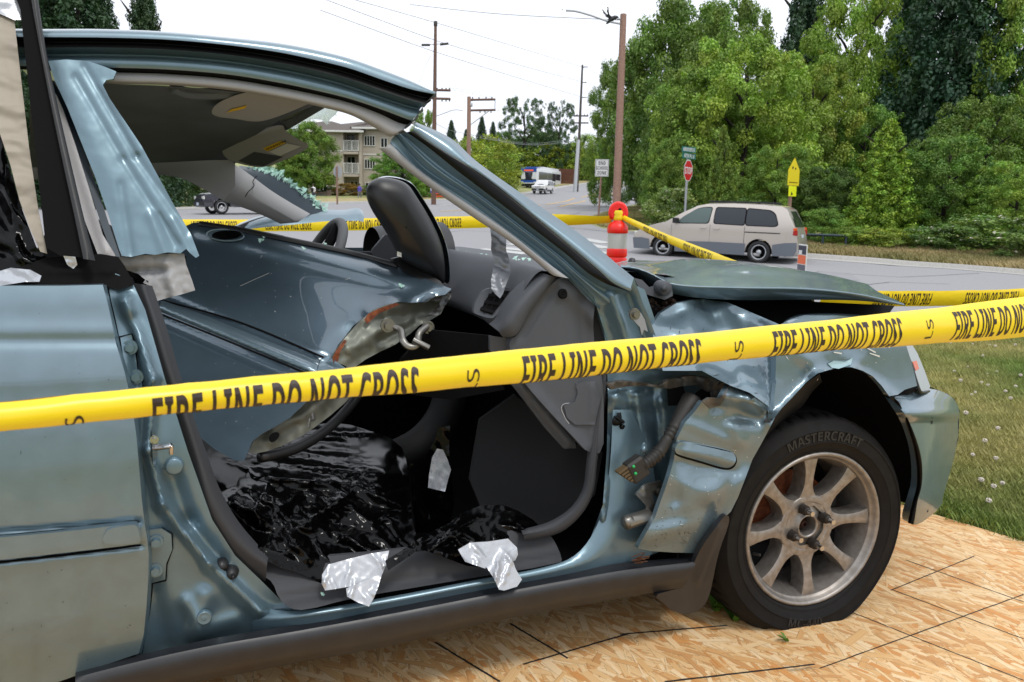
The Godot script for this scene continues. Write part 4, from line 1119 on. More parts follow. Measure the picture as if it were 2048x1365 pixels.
func build_wheel(car: Node3D) -> void:
	var c := Vector3(0.0, 0.255, 0.0)
	var turn := Vector3(0.0, deg_to_rad(-3.0), 0.0)
	var warp := func(p: Vector3, k: int, j: int) -> Vector3:
		var q := p
		if j >= 15 and j <= 17 and k % 5 == 0: q *= Vector3(0.965, 0.965, 1.0)
		var low := clampf((-q.y - 0.13) / 0.1, 0.0, 1.0)
		q.z += 0.012 * low * low * smoothstep(-0.12, -0.02, q.z)
		if q.y < -0.243: q.y = -0.243 - (q.y + 0.243) * -0.08
		return q
	var rim := part(car, "front_wheel", lathe([0.199, -0.010, 0.200, -0.003, 0.197, 0.002, 0.192, 0.002, 0.1885, -0.003, 0.186, -0.010, 0.182, -0.014, 0.179, -0.016, 0.176, -0.034, 0.172, -0.040, 0.170, -0.06, 0.166, -0.09, 0.164, -0.14, 0.17, -0.16], 96), M.alloy, c, turn)
	part(rim, "tyre", lathe([0.195, -0.016, 0.2, -0.004, 0.206, 0.002, 0.209, 0.0, 0.212, 0.003, 0.226, 0.008, 0.2262, 0.0095, 0.229, 0.0095, 0.2292, 0.008, 0.254, 0.0065, 0.2542, 0.0085, 0.258, 0.008, 0.2582, 0.005, 0.276, -0.011, 0.283, -0.024, 0.287, -0.040, 0.2875, -0.062, 0.2875, -0.0621, 0.281, -0.0625, 0.281, -0.068, 0.2875, -0.0685, 0.288, -0.09, 0.2875, -0.113, 0.281, -0.114, 0.281, -0.12, 0.2875, -0.121, 0.286, -0.145, 0.276, -0.17, 0.25, -0.185, 0.2, -0.18], 240, warp), M.tyre)
	for w in [["MASTERCRAFT", 1.93, 0.0235, 0.94], ["MC-440", -1.68, 0.021, 0.9]]:
		var flip: bool = w[1] < 0.0
		part(rim, "lettering", letters(w[0], "Droid Sans", 700, func(x: float, y: float) -> Vector3:
			var h: float = w[2]
			var wid: float = 9.0 if not flip else 4.8
			var r := (0.243 + (y - 0.5) * h) if not flip else (0.235 - (y - 0.5) * h)
			var a: float = (w[1] - (x - wid * 0.5) * h / 0.24) if not flip else (w[1] + (x - wid * 0.5) * h / 0.24)
			if not flip: a -= 0.36
			var q: Vector3 = warp.call(Vector3(cos(a) * r, sin(a) * r, 0.0095), 1, 0)
			return q, 1.05, 6.0), mat(Color(0.082, 0.077, 0.077), 0.55))
	# spokes: each tapers to a waist and flares into the rim
	for s in 8:
		var a := TAU * s / 8.0 + 0.06
		var rows := []
		for i in 15:
			var r := lerpf(0.050, 0.178, i / 14.0)
			var w := 0.0130 + 0.0165 * pow(clampf((0.112 - r) / 0.042, 0.0, 1.0), 1.8) + 0.0085 * pow(clampf((r - 0.125) / 0.053, 0.0, 1.0), 2.0)
			var zt := lerpf(-0.034, -0.022, smoothstep(0.06, 0.17, r)) + 0.004
			var row := PackedVector3Array()
			for q in [[-1.06, -0.05], [-1.03, -0.012], [-1.02, -0.010], [-0.96, -0.0025], [-0.93, -0.002], [-0.5, -0.0006], [0.0, 0.0], [0.5, -0.0006], [0.93, -0.002], [0.96, -0.0025], [1.02, -0.010], [1.03, -0.012], [1.06, -0.05]]:
				row.append(Vector3(cos(a) * r - sin(a) * w * q[0], sin(a) * r + cos(a) * w * q[0], zt + q[1]))
			rows.append(row)
		part(rim, "spoke", loft(rows), M.alloy)
	part(rim, "hub", lathe([0.023, -0.075, 0.024, -0.03, 0.027, -0.026, 0.031, -0.026, 0.034, -0.034, 0.052, -0.038, 0.0575, -0.035, 0.061, -0.0305, 0.066, -0.0295, 0.077, -0.0295, 0.081, -0.032, 0.083, -0.06], 64), M.alloy)
	part(rim, "axle_nut", merge([[lathe([0.0, -0.048, 0.008, -0.046, 0.013, -0.05, 0.016, -0.058, 0.024, -0.062], 6), Transform3D()], [lathe([0.005, -0.04, 0.009, -0.042, 0.010, -0.05], 16), Transform3D()]]), mat(Color(0.25, 0.15, 0.12), 0.6, 0.5))
	for k in 4:
		var a := TAU * k / 4.0 + 0.37
		var o := Vector3(cos(a) * 0.05, sin(a) * 0.05, 0)
		var st := CylinderMesh.new()
		st.top_radius = 0.0062
		st.bottom_radius = 0.0066
		st.height = 0.028
		st.radial_segments = 14
		part(rim, "lug_nut", lathe([0.0135, -0.042, 0.0125, -0.012, 0.0095, -0.007, 0.006, -0.007], 6), M.alloy_dirty, o)
		part(rim, "stud", st, M.chrome, o + Vector3(0, 0, -0.004), Vector3(PI / 2, 0, 0))
	var disc := part(rim, "brake_disc", lathe([0.06, -0.085, 0.075, -0.085, 0.078, -0.105, 0.118, -0.106, 0.120, -0.12], 64), M.rust)
	part(rim, "wheel_back", lathe([0.0, -0.15, 0.1, -0.15, 0.175, -0.14], 48), M.carpet)
	part(rim, "brake_caliper", box(0.05, 0.10, 0.04, Vector3(0.115, 0.03, -0.105), 0.01), M.alloy_dirty)
	part(rim, "valve", seg(Vector3(-0.155, -0.055, -0.03), Vector3(-0.148, -0.052, -0.012), 0.004, 8), M.rubber)

func build_inside(car: Node3D) -> void:
	# dashboard pad: the near end is traced, the pad runs across the car
	var e0 := [900, 524, 1000, 528, 1060, 534, 1094, 545, 1113, 553]
	var prof := [[896, 540, 896, 600, 884, 655, 930, 661, 981, 668, 1021, 674], 0]
	var rows := []
	var sec := [Vector2(1113, 552), Vector2(1100, 545), Vector2(1080, 543), Vector2(1062, 560), Vector2(1030, 610), Vector2(1012, 640), Vector2(1006, 662), Vector2(1016, 674)]
	var near := PackedVector3Array()
	for q in sec: near.append(S(q.x, q.y, -0.13))
	var ns := spline(Array(near), 24)
	for k in 14:
		var t := k / 13.0
		var row := PackedVector3Array()
		for p in ns:
			var q := Vector3(p.x, p.y, lerpf(-0.13, -1.40, t))
			q.x += 0.02 * smoothstep(0.02, 0.2, t)
			q.y += 0.012 * smoothstep(0.0, 0.2, t)
			row.append(q)
		rows.append(row)
	var dash := part(car, "dashboard", loft(rows), M.dash)
	var topr := []
	var tip: Vector3 = ns[0]
	for k in 10:
		var t := k / 9.0
		topr.append(PackedVector3Array([Vector3(tip.x + 0.02 * smoothstep(0.02, 0.2, t), tip.y + 0.012 * smoothstep(0.0, 0.2, t), lerpf(-0.13, -1.4, t)), Vector3(tip.x + 0.2, tip.y + 0.005, lerpf(-0.16, -1.4, t)), Vector3(tip.x + 0.42, tip.y - 0.02, lerpf(-0.3, -1.3, t))]))
	part(dash, "dash_top", loft(topr), M.dash)
	# padded bead that sweeps round the end of the pad
	part(dash, "dash_roll", loft([
		crv([1113, 556, -0.135, 1084, 590, -0.125, 1060, 622, -0.12, 1046, 650, -0.12, 1030, 672, -0.12, 1006, 676, -0.135], 24),
		crv([1103, 552, -0.12, 1072, 584, -0.108, 1046, 615, -0.10, 1032, 640, -0.10, 1016, 658, -0.105, 998, 664, -0.12], 24),
		crv([1090, 548, -0.13, 1055, 578, -0.125, 1028, 606, -0.125, 1012, 630, -0.125, 1000, 648, -0.13, 988, 656, -0.14], 24),
		crv([1070, 542, -0.17, 1040, 566, -0.165, 1012, 596, -0.165, 998, 622, -0.165, 988, 640, -0.17, 978, 648, -0.175], 24)]), M.dash)
	# air vent, on the face of the pad
	var vz := depth([948, 623, -0.21, 986, 636, -0.185, 978, 577, -0.235, 1025, 577, -0.19])
	var vent := part(dash, "air_vent", panel(rounded([946, 624, 951, 602, 966, 582, 982, 576, 1024, 576, 1026, 584, 1010, 606, 990, 636, 978, 637, 952, 629], true, 1), vz, 6.0, 0.012), M.dash)
	part(vent, "vent_hole", panel([960, 622, 974, 596, 986, 583, 1020, 582, 1006, 602, 984, 630], func(x: float, y: float) -> float: return vz.call(x, y) + 0.002, 6.0, 0.0), M.carpet)
	for i in 3:
		var k := i / 3.0 + 0.12
		var a := Vector2(960, 622).lerp(Vector2(984, 582), k)
		var b := Vector2(984, 630).lerp(Vector2(1020, 582), k)
		part(vent, "slat", panel([a.x, a.y - 3, b.x, b.y - 3, b.x - 2, b.y + 3, a.x - 2, a.y + 3], func(x: float, y: float) -> float: return vz.call(x, y) + 0.006, 6.0, 0.004), M.dash_dark)
	for i in 3:
		var q := Vector2(976, 612).lerp(Vector2(1004, 598), i / 2.0)
		part(vent, "vane", panel([q.x, q.y - 12, q.x + 3, q.y - 12, q.x - 6, q.y + 14, q.x - 9, q.y + 14], func(x: float, y: float) -> float: return vz.call(x, y) + 0.004, 6.0, 0.003), M.dash_dark)
	# end cover of the dash
	var ez := depth([1113, 559, -0.13, 1190, 600, -0.10, 1206, 907, -0.06, 1021, 704, -0.14, 1100, 860, -0.09], [[1113, 559, 1190, 640, 14, 0.010], [1040, 672, 1118, 560, 7, -0.008], [1045, 760, 1170, 900, 10, 0.008], [1165, 600, 1170, 700, 14, -0.01], [1185, 770, 1186, 900, 5, 0.006]])
	var cover := part(dash, "dash_end_cover", panel(rounded([1018, 680, 1034, 672, 1048, 648, 1062, 616, 1088, 584, 1113, 560, 1126, 556, 1140, 558, 1164, 574, 1188, 594, 1190, 612, 1186, 645, 1189, 690, 1206, 760, 1208, 830, 1207, 907, 1176, 907, 1150, 878, 1110, 836, 1070, 792, 1046, 762, 1022, 720], true, 1), ez, 9.0, 0.02), M.dash)
	part(cover, "cover_screw", lathe([0.0, 0.004, 0.003, 0.001, 0.006, 0.003, 0.0085, 0.004, 0.011, 0.002, 0.0115, -0.003], 24), M.dash_dark, S(1126, 588, ez.call(1126, 588) + 0.002))
	part(cover, "cover_crack", tube(spline([S(1164, 766, ez.call(1164, 766) + 0.001), S(1152, 770, ez.call(1152, 770) + 0.001), S(1155, 784, ez.call(1155, 784) + 0.001), S(1150, 804, ez.call(1150, 804) + 0.001), S(1124, 812, ez.call(1124, 812) + 0.001), S(1130, 836, ez.call(1130, 836) + 0.001), S(1138, 848, ez.call(1138, 848) + 0.001)], 24), 0.0012, 5), M.trim_grey)
	part(cover, "broken_flap", panel([1152, 770, 1164, 764, 1190, 762, 1200, 800, 1190, 850, 1150, 850, 1134, 836, 1128, 812, 1150, 804, 1156, 786], func(x: float, y: float) -> float: return ez.call(x, y) + 0.005, 8.0, 0.004), M.dash)
	part(dash, "cover_edge", panel([1022, 722, 1046, 764, 1072, 796, 1110, 840, 1150, 884, 1152, 897, 1128, 898, 1090, 856, 1040, 790, 1000, 740, 980, 700, 980, 672, 1018, 678], depth([1022, 722, -0.17, 1150, 884, -0.12, 1000, 740, -0.18], [[1040, 770, 1140, 890, 6, 0.01]]), 9.0, 0.01), M.dash)
	part(dash, "end_gap", panel([1190, 598, 1204, 604, 1222, 650, 1228, 700, 1226, 760, 1200, 760, 1186, 690, 1182, 645], depth([1190, 598, -0.14, 1222, 650, -0.12, 1200, 760, -0.12]), 9.0), M.seal)
	part(dash, "glove_box", panel([860, 660, 985, 672, 990, 740, 1010, 780, 900, 800, 820, 790, 800, 720], depth([860, 660, -0.35, 985, 672, -0.2, 900, 800, -0.34]), 16.0, 0.01), M.dash_dark)
	part(dash, "kick_panel", panel([1030, 790, 1150, 890, 1206, 905, 1190, 990, 1150, 1030, 1060, 1070, 980, 1060, 940, 960, 960, 840], depth([1030, 790, -0.32, 1206, 905, -0.2, 1060, 1070, -0.18, 960, 840, -0.42]), 20.0), mat(Color(0.085, 0.085, 0.09), 0.95))
	# tunnel between the seats and the dark well
	part(car, "tunnel", tube(spline([S(905, 770, -0.75), S(888, 830, -0.72), S(850, 880, -0.7), S(800, 910, -0.72), S(760, 920, -0.8)], 20), 0.05, 12), mat(Color(0.05, 0.05, 0.052), 0.7))
	# instrument hood and steering wheel
	var hood := []
	for k in 8:
		var row := PackedVector3Array()
		for i in 17:
			var a := PI * i / 16.0
			var r := sin(clampf(k / 5.0, 0.0, 1.0) * PI / 2.0)
			row.append(S(716, 508, -1.0) + Vector3(0.05 + lerpf(0.0, 0.22, k / 7.0), sin(a) * 0.098 * (0.82 + 0.18 * r), -0.03 - cos(a) * 0.16 * (0.86 + 0.14 * r)))
		hood.append(row)
	part(dash, "instrument_hood", loft(hood), mat(Color(0.16, 0.165, 0.175), 0.65))
	part(dash, "instrument_face", box(0.02, 0.14, 0.3, S(716, 508, -1.0) + Vector3(0.12, 0.02, -0.03)), M.carpet)
	part(dash, "centre_panel", panel([745, 500, 770, 470, 830, 475, 880, 500, 900, 524, 900, 560, 760, 560], depth([745, 500, -0.9, 770, 470, -0.85, 900, 524, -0.6, 900, 560, -0.6]), 12.0, 0.02), M.dash)
	var wc := S(626, 548, -1.06)
	var tor := TorusMesh.new()
	tor.inner_radius = 0.163
	tor.outer_radius = 0.193
	tor.rings = 48
	tor.ring_segments = 12
	var wb := Basis(Quaternion(Vector3.UP, Vector3(-0.88, 0.47, 0.06).normalized()))
	var sw := part(car, "steering_wheel", merge([[tor, Transform3D(wb, wc)]]), mat(Color(0.30, 0.305, 0.315), 0.7))
	part(sw, "wheel_boss", merge([[lathe([0.0, 0.03, 0.04, 0.028, 0.06, 0.01, 0.065, -0.03], 24), Transform3D(wb * Basis(Vector3.RIGHT, -PI / 2), wc)], seg(wc, wc + wb * Vector3(0.17, 0, 0), 0.016), seg(wc, wc + wb * Vector3(-0.17, 0, 0), 0.016), seg(wc, wc + wb * Vector3(0, 0, 0.17), 0.016)]), M.dash_dark)
	# the driver's door top, bent in behind the wheel
	part(car, "bent_far_frame", loft([
		crv([480, 446, -1.36, 520, 432, -1.36, 580, 423, -1.36, 640, 420, -1.36, 690, 420, -1.36, 716, 416, -1.36, 726, 424, -1.36], 30),
		crv([470, 452, -1.30, 520, 441, -1.30, 580, 432, -1.30, 640, 430, -1.30, 690, 430, -1.30, 720, 428, -1.30, 728, 434, -1.30], 30),
		crv([470, 462, -1.28, 520, 456, -1.28, 590, 449, -1.28, 650, 443, -1.28, 690, 442, -1.28, 722, 442, -1.28, 727, 444, -1.28], 30)]), M.paint)
	part(car, "far_frame_edge", tube(spline([S(462, 462, -1.27), S(520, 440, -1.33), S(590, 426, -1.37), S(640, 422, -1.38)], 16), 0.008, 6), M.rubber)

# ---------- the door that was torn off, and what lies in the car ----------
func build_torn_door() -> void:
	var door := thing("torn_front_door", "torn off front door lying dented across the front seats with its black mirror", "car door")
	var dz := depth([490, 920, -0.13, 893, 585, -0.46, 370, 452, -0.85, 320, 610, -0.56], [
		[335, 598, 690, 742, 10, -0.012], [322, 618, 668, 762, 12, 0.016], [312, 640, 648, 790, 9, -0.012], [402, 456, 905, 586, 22, 0.030], [780, 530, 860, 575, 26, -0.016], [720, 640, 790, 612, 26, 0.012], [640, 740, 720, 640, 18, -0.014], [860, 585, 800, 612, 14, 0.018], [470, 860, 520, 880, 26, 0.006], [452, 468, 466, 470, 20, -0.01]], 0.0010, 160.0)
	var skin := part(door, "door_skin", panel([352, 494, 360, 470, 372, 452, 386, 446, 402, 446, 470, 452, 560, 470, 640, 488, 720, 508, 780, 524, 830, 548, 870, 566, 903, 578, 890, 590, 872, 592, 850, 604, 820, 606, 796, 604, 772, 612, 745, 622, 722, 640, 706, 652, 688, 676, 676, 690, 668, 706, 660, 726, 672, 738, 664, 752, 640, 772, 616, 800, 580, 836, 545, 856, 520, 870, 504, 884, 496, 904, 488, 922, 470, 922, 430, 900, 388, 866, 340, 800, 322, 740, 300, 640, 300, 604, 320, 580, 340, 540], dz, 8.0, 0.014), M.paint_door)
	var on := func(x: float, y: float) -> float: return dz.call(x, y) + 0.004
	# handle: a dark cup with its flap
	part(skin, "door_handle", panel(rounded([412, 470, 420, 462, 440, 457, 468, 458, 484, 464, 488, 472, 476, 480, 450, 483, 424, 480], true, 2), on, 5.0, 0.008), M.paint)
	var rim := []
	for k in 25:
		var an := TAU * k / 24.0
		var q := Vector2(450, 470.5) + Vector2(cos(an) * 37.0, sin(an) * 11.5).rotated(0.07)
		rim.append(S(q.x, q.y, dz.call(q.x, q.y) + 0.007))
	part(skin, "handle_rim", tube(PackedVector3Array(rim), 0.0025, 8, false), M.paint)
	part(skin, "handle_cup", panel(rounded([421, 471, 434, 462, 466, 461, 480, 468, 476, 476, 450, 480, 428, 478], true, 2), func(x: float, y: float) -> float: return dz.call(x, y) + 0.0065, 5.0, 0.002), M.gloss_black)
	part(skin, "handle_flap", panel(rounded([452, 460, 476, 462, 484, 468, 478, 474, 462, 470], true, 2), func(x: float, y: float) -> float: return dz.call(x, y) + 0.013, 4.0, 0.006), M.gloss_black)
	part(skin, "window_seal", tube(spline([S(398, 449, dz.call(398, 449) + 0.004), S(470, 460, dz.call(470, 460) + 0.004), S(560, 478, dz.call(560, 478) + 0.004), S(700, 507, dz.call(700, 507) + 0.004), S(795, 533, dz.call(795, 533) + 0.004)], 40), 0.009, 8), M.rubber)
	part(skin, "side_moulding", panel([322, 604, 336, 594, 480, 650, 600, 700, 690, 738, 676, 752, 662, 762, 540, 712, 420, 664, 316, 622], func(x: float, y: float) -> float:
		var d: float = dist_seg(Vector2(x, y), Vector2(322, 610), Vector2(672, 752)) / 13.0
		return dz.call(x, y) + 0.020 - 0.018 * d * d, 6.0, 0.012), M.paint)
	for q in [[322, 600, 480, 645, 692, 735], [314, 626, 420, 668, 660, 766]]: part(skin, "moulding_gap", tube(spline([S(q[0], q[1], dz.call(q[0], q[1]) + 0.003), S(q[2], q[3], dz.call(q[2], q[3]) + 0.003), S(q[4], q[5], dz.call(q[4], q[5]) + 0.003)], 20), 0.0025, 5), M.frame_black)  # thin dark lines painting shade along both edges of the moulding
	part(skin, "moulding_tip", panel([640, 722, 656, 712, 690, 736, 668, 756, 634, 744], func(x: float, y: float) -> float: return dz.call(x, y) + 0.027, 5.0, 0.010), M.paint)
	# inner shell: folded hinge edge, its rust, hinge strap
	var iz := depth([893, 585, -0.50, 880, 640, -0.48, 700, 740, -0.37, 560, 860, -0.24, 500, 900, -0.18, 640, 800, -0.30], [[770, 640, 870, 620, 14, -0.02], [700, 700, 780, 650, 16, 0.02], [760, 680, 830, 650, 10, -0.02]], 0.007, 26.0)
	part(door, "inner_shell", panel([893, 586, 902, 596, 890, 612, 882, 628, 862, 640, 840, 650, 820, 668, 790, 690, 756, 706, 730, 720, 706, 738, 690, 746, 664, 742, 660, 728, 668, 708, 690, 676, 722, 642, 746, 622, 774, 610, 800, 604, 850, 606, 872, 594], iz, 6.0, 0.01), mat(Color(0.45, 0.46, 0.42), 0.45, 0.4))
	part(door, "lower_shell", panel([664, 756, 690, 748, 720, 740, 736, 748, 712, 782, 690, 806, 660, 832, 628, 856, 600, 874, 560, 894, 530, 904, 506, 908, 496, 904, 506, 884, 524, 868, 560, 850, 600, 818, 640, 776], depth([664, 756, -0.37, 736, 748, -0.41, 506, 908, -0.19, 530, 904, -0.20, 600, 818, -0.29], [[540, 880, 650, 800, 12, 0.012], [560, 870, 590, 850, 10, -0.014]], 0.004, 30.0), 6.0, 0.01), mat(Color(0.36, 0.36, 0.32), 0.5, 0.4))
	part(door, "door_lining_edge", tube(spline([S(742, 752, -0.48), S(700, 812, -0.42), S(650, 862, -0.34), S(590, 898, -0.27), S(520, 916, -0.21)], 24), 0.012, 8), M.rubber)
	part(door, "torn_lip", panel([893, 586, 903, 582, 902, 596, 890, 612, 876, 630, 850, 634, 872, 618, 880, 604, 862, 602], depth([893, 586, -0.475, 890, 612, -0.47, 850, 634, -0.46], [], 0.01, 12.0), 4.0, 0.003), M.bare)
	part(door, "rust_patch", panel([728, 640, 736, 628, 756, 618, 790, 606, 800, 610, 780, 618, 756, 628, 744, 640, 734, 648], func(x: float, y: float) -> float: return iz.call(x, y) + 0.016, 5.0, 0.0), M.rust)
	part(door, "rust_patch", panel([664, 716, 674, 698, 688, 680, 694, 682, 680, 704, 676, 722, 668, 732], func(x: float, y: float) -> float: return iz.call(x, y) + 0.018, 5.0, 0.0), M.rust)
	var strap := part(door, "door_hinge", tube(spline([S(776, 652, -0.38), S(800, 660, -0.36), S(806, 682, -0.33), S(818, 694, -0.32), S(834, 690, -0.32), S(838, 668, -0.33), S(858, 652, -0.36)], 40), 0.0085, 8), M.dull_metal)
	part(strap, "hinge_pin", seg(S(826, 680, -0.315), S(858, 696, -0.305), 0.007, 10), M.dull_metal)
	part(strap, "hinge_bolt", merge([bolt(S(775, 651, -0.37), 0.011), bolt(S(856, 655, -0.36), 0.010)]), M.dull_metal)
	part(door, "latch_clip", merge([seg(S(620, 820, -0.30), S(626, 840, -0.29), 0.006), seg(S(618, 838, -0.29), S(616, 856, -0.28), 0.004), seg(S(626, 812, -0.31), S(616, 824, -0.30), 0.005)]), M.bare)
	part(door, "drain_hole", panel(rounded([536, 876, 544, 866, 556, 864, 560, 872, 550, 884, 540, 886], true, 2), func(_x: float, _y: float) -> float: return -0.195, 4.0, 0.0), M.carpet)
	for s in [[480, 572, 538, 546], [690, 560, 700, 556]]:
		var w := 0.6
		part(door, "scratch", loft([crv([s[0], s[1], on.call(s[0], s[1]), s[2], s[3], on.call(s[2], s[3])], 6), crv([s[0], s[1] + w, on.call(s[0], s[1]), s[2], s[3] + w, on.call(s[2], s[3])], 6)]), M.white_print)
	chips("paint_chips", door, [360, 480, 640, 500, 880, 580, 680, 690, 490, 900, 330, 780, 320, 600], dz, 80, 1.5, M.white_print, 35)
	# mirror: a fat black teardrop standing off the front corner, its painted cap behind
	var mo := rounded([731, 392, 733, 372, 744, 360, 764, 354, 797, 359, 818, 370, 834, 395, 850, 420, 863, 443, 877, 472, 886, 500, 891, 540, 890, 572, 872, 560, 840, 542, 796, 516, 786, 490, 768, 458, 742, 420], true, 2)
	var mc := Vector2(812, 455)
	var mp := PackedVector2Array()
	for i in range(0, mo.size(), 2): mp.append(Vector2(mo[i], mo[i + 1]))
	var mring := []
	for k in [[1.0, -0.035], [1.0, 0.0], [0.975, 0.018], [0.9, 0.034], [0.7, 0.05], [0.4, 0.058], [0.02, 0.06]]:
		var row := PackedVector3Array()
		for i in mp.size() + 1:
			var q := mc.lerp(mp[i % mp.size()], k[0])
			row.append(S(q.x, q.y, -0.53 + k[1] - 0.0002 * (q.y - 455)))
		mring.append(row)
	var mir := part(door, "door_mirror", loft(mring), mat(Color(0.085, 0.085, 0.092), 0.42))
	var cap := []
	for k in [[1.0, -0.02], [1.02, -0.05], [0.98, -0.09], [0.8, -0.115], [0.4, -0.125], [0.02, -0.127]]:
		var row := PackedVector3Array()
		for i in mp.size() + 1:
			var q := mc.lerp(mp[i % mp.size()], k[0]) + Vector2(9, -1)
			row.append(S(q.x, q.y, -0.53 + k[1]))
		cap.append(row)
	part(mir, "mirror_cap", loft(cap), M.paint)
	part(mir, "mirror_label", panel([794, 503, 803, 506, 803, 515, 794, 512], func(_x: float, _y: float) -> float: return -0.53 + 0.03, 4.0, 0.0), M.white_print)
	part(mir, "mirror_foot", panel([784, 518, 800, 514, 840, 538, 880, 562, 890, 574, 860, 566, 812, 546], depth([784, 518, -0.57, 890, 574, -0.49, 812, 546, -0.53]), 6.0, 0.02), M.rubber)
	var cr := []
	for q in [[518, 478], [522, 474], [800, 566], [802, 570], [824, 544], [650, 486], [604, 492], [640, 1186], [742, 1178]]:
		for k in 3:
			var o := Vector2(q[0] + rng.randf_range(-4, 4), q[1] + rng.randf_range(-3, 3))
			var z: float = dz.call(o.x, o.y) + 0.008 if q[1] < 700 else 0.012
			cr.append(finish(PackedVector3Array([S(o.x, o.y, z), S(o.x + 7, o.y + 2, z), S(o.x + 3, o.y + 6, z + 0.004)]), PackedInt32Array([0, 1, 2])))
	tag(part(door, "glass_crumbs", merge(cr), M.cracked), "", "", "", "stuff")

func crumple(seed_n: int, freq: float, amp: float, dir := Vector2(1, 0.35), squash := 0.35) -> Callable:
	var n := FastNoiseLite.new()
	n.seed = seed_n
	n.noise_type = FastNoiseLite.TYPE_CELLULAR
	n.cellular_return_type = FastNoiseLite.RETURN_DISTANCE2_SUB
	n.frequency = freq
	var m := FastNoiseLite.new()
	m.seed = seed_n + 7
	m.frequency = freq * 0.5
	m.fractal_type = FastNoiseLite.FRACTAL_RIDGED
	m.fractal_octaves = 3
	var d := dir.normalized()
	return func(x: float, y: float) -> float:
		var p := Vector2(x, y)
		var u := p.dot(d) * squash
		var v := p.dot(d.orthogonal())
		var w := m.get_noise_2d(u * 1.4, v)
		return amp * (n.get_noise_2d(u + w * 14.0, v + w * 9.0) * 0.8 + w * 0.7 + 0.35 * n.get_noise_2d(u * 2.6, v * 2.6))

# pulled plastic: a number of sharp-crested folds between two points of view, on a little fine crinkle
func folds(list: Array, fine_amp: float, sd: int) -> Callable:
	var n := FastNoiseLite.new()
	n.seed = sd
	n.frequency = 0.03
	n.fractal_type = FastNoiseLite.FRACTAL_RIDGED
	n.fractal_octaves = 2
	return func(x: float, y: float) -> float:
		var p := Vector2(x + 5.0 * nz.get_noise_2d(x * 2.0, y * 2.0), y + 5.0 * nz.get_noise_2d(x * 2.0 + 300.0, y * 2.0))
		var z: float = fine_amp * n.get_noise_2d(x, y)
		for f in list:
			var a: Vector2 = f[0]
			var b: Vector2 = f[1]
			var q := Geometry2D.get_closest_point_to_segment(p, a, b)
			var d := p.distance_to(q)
			if d < f[2]:
				var t: float = 1.0 - d / f[2]
				var along: float = a.distance_to(q) / a.distance_to(b)
				z += f[3] * t * sqrt(t) * (0.35 + 0.65 * sin(PI * clampf(along * 0.9 + 0.08, 0.0, 1.0)))
		return z

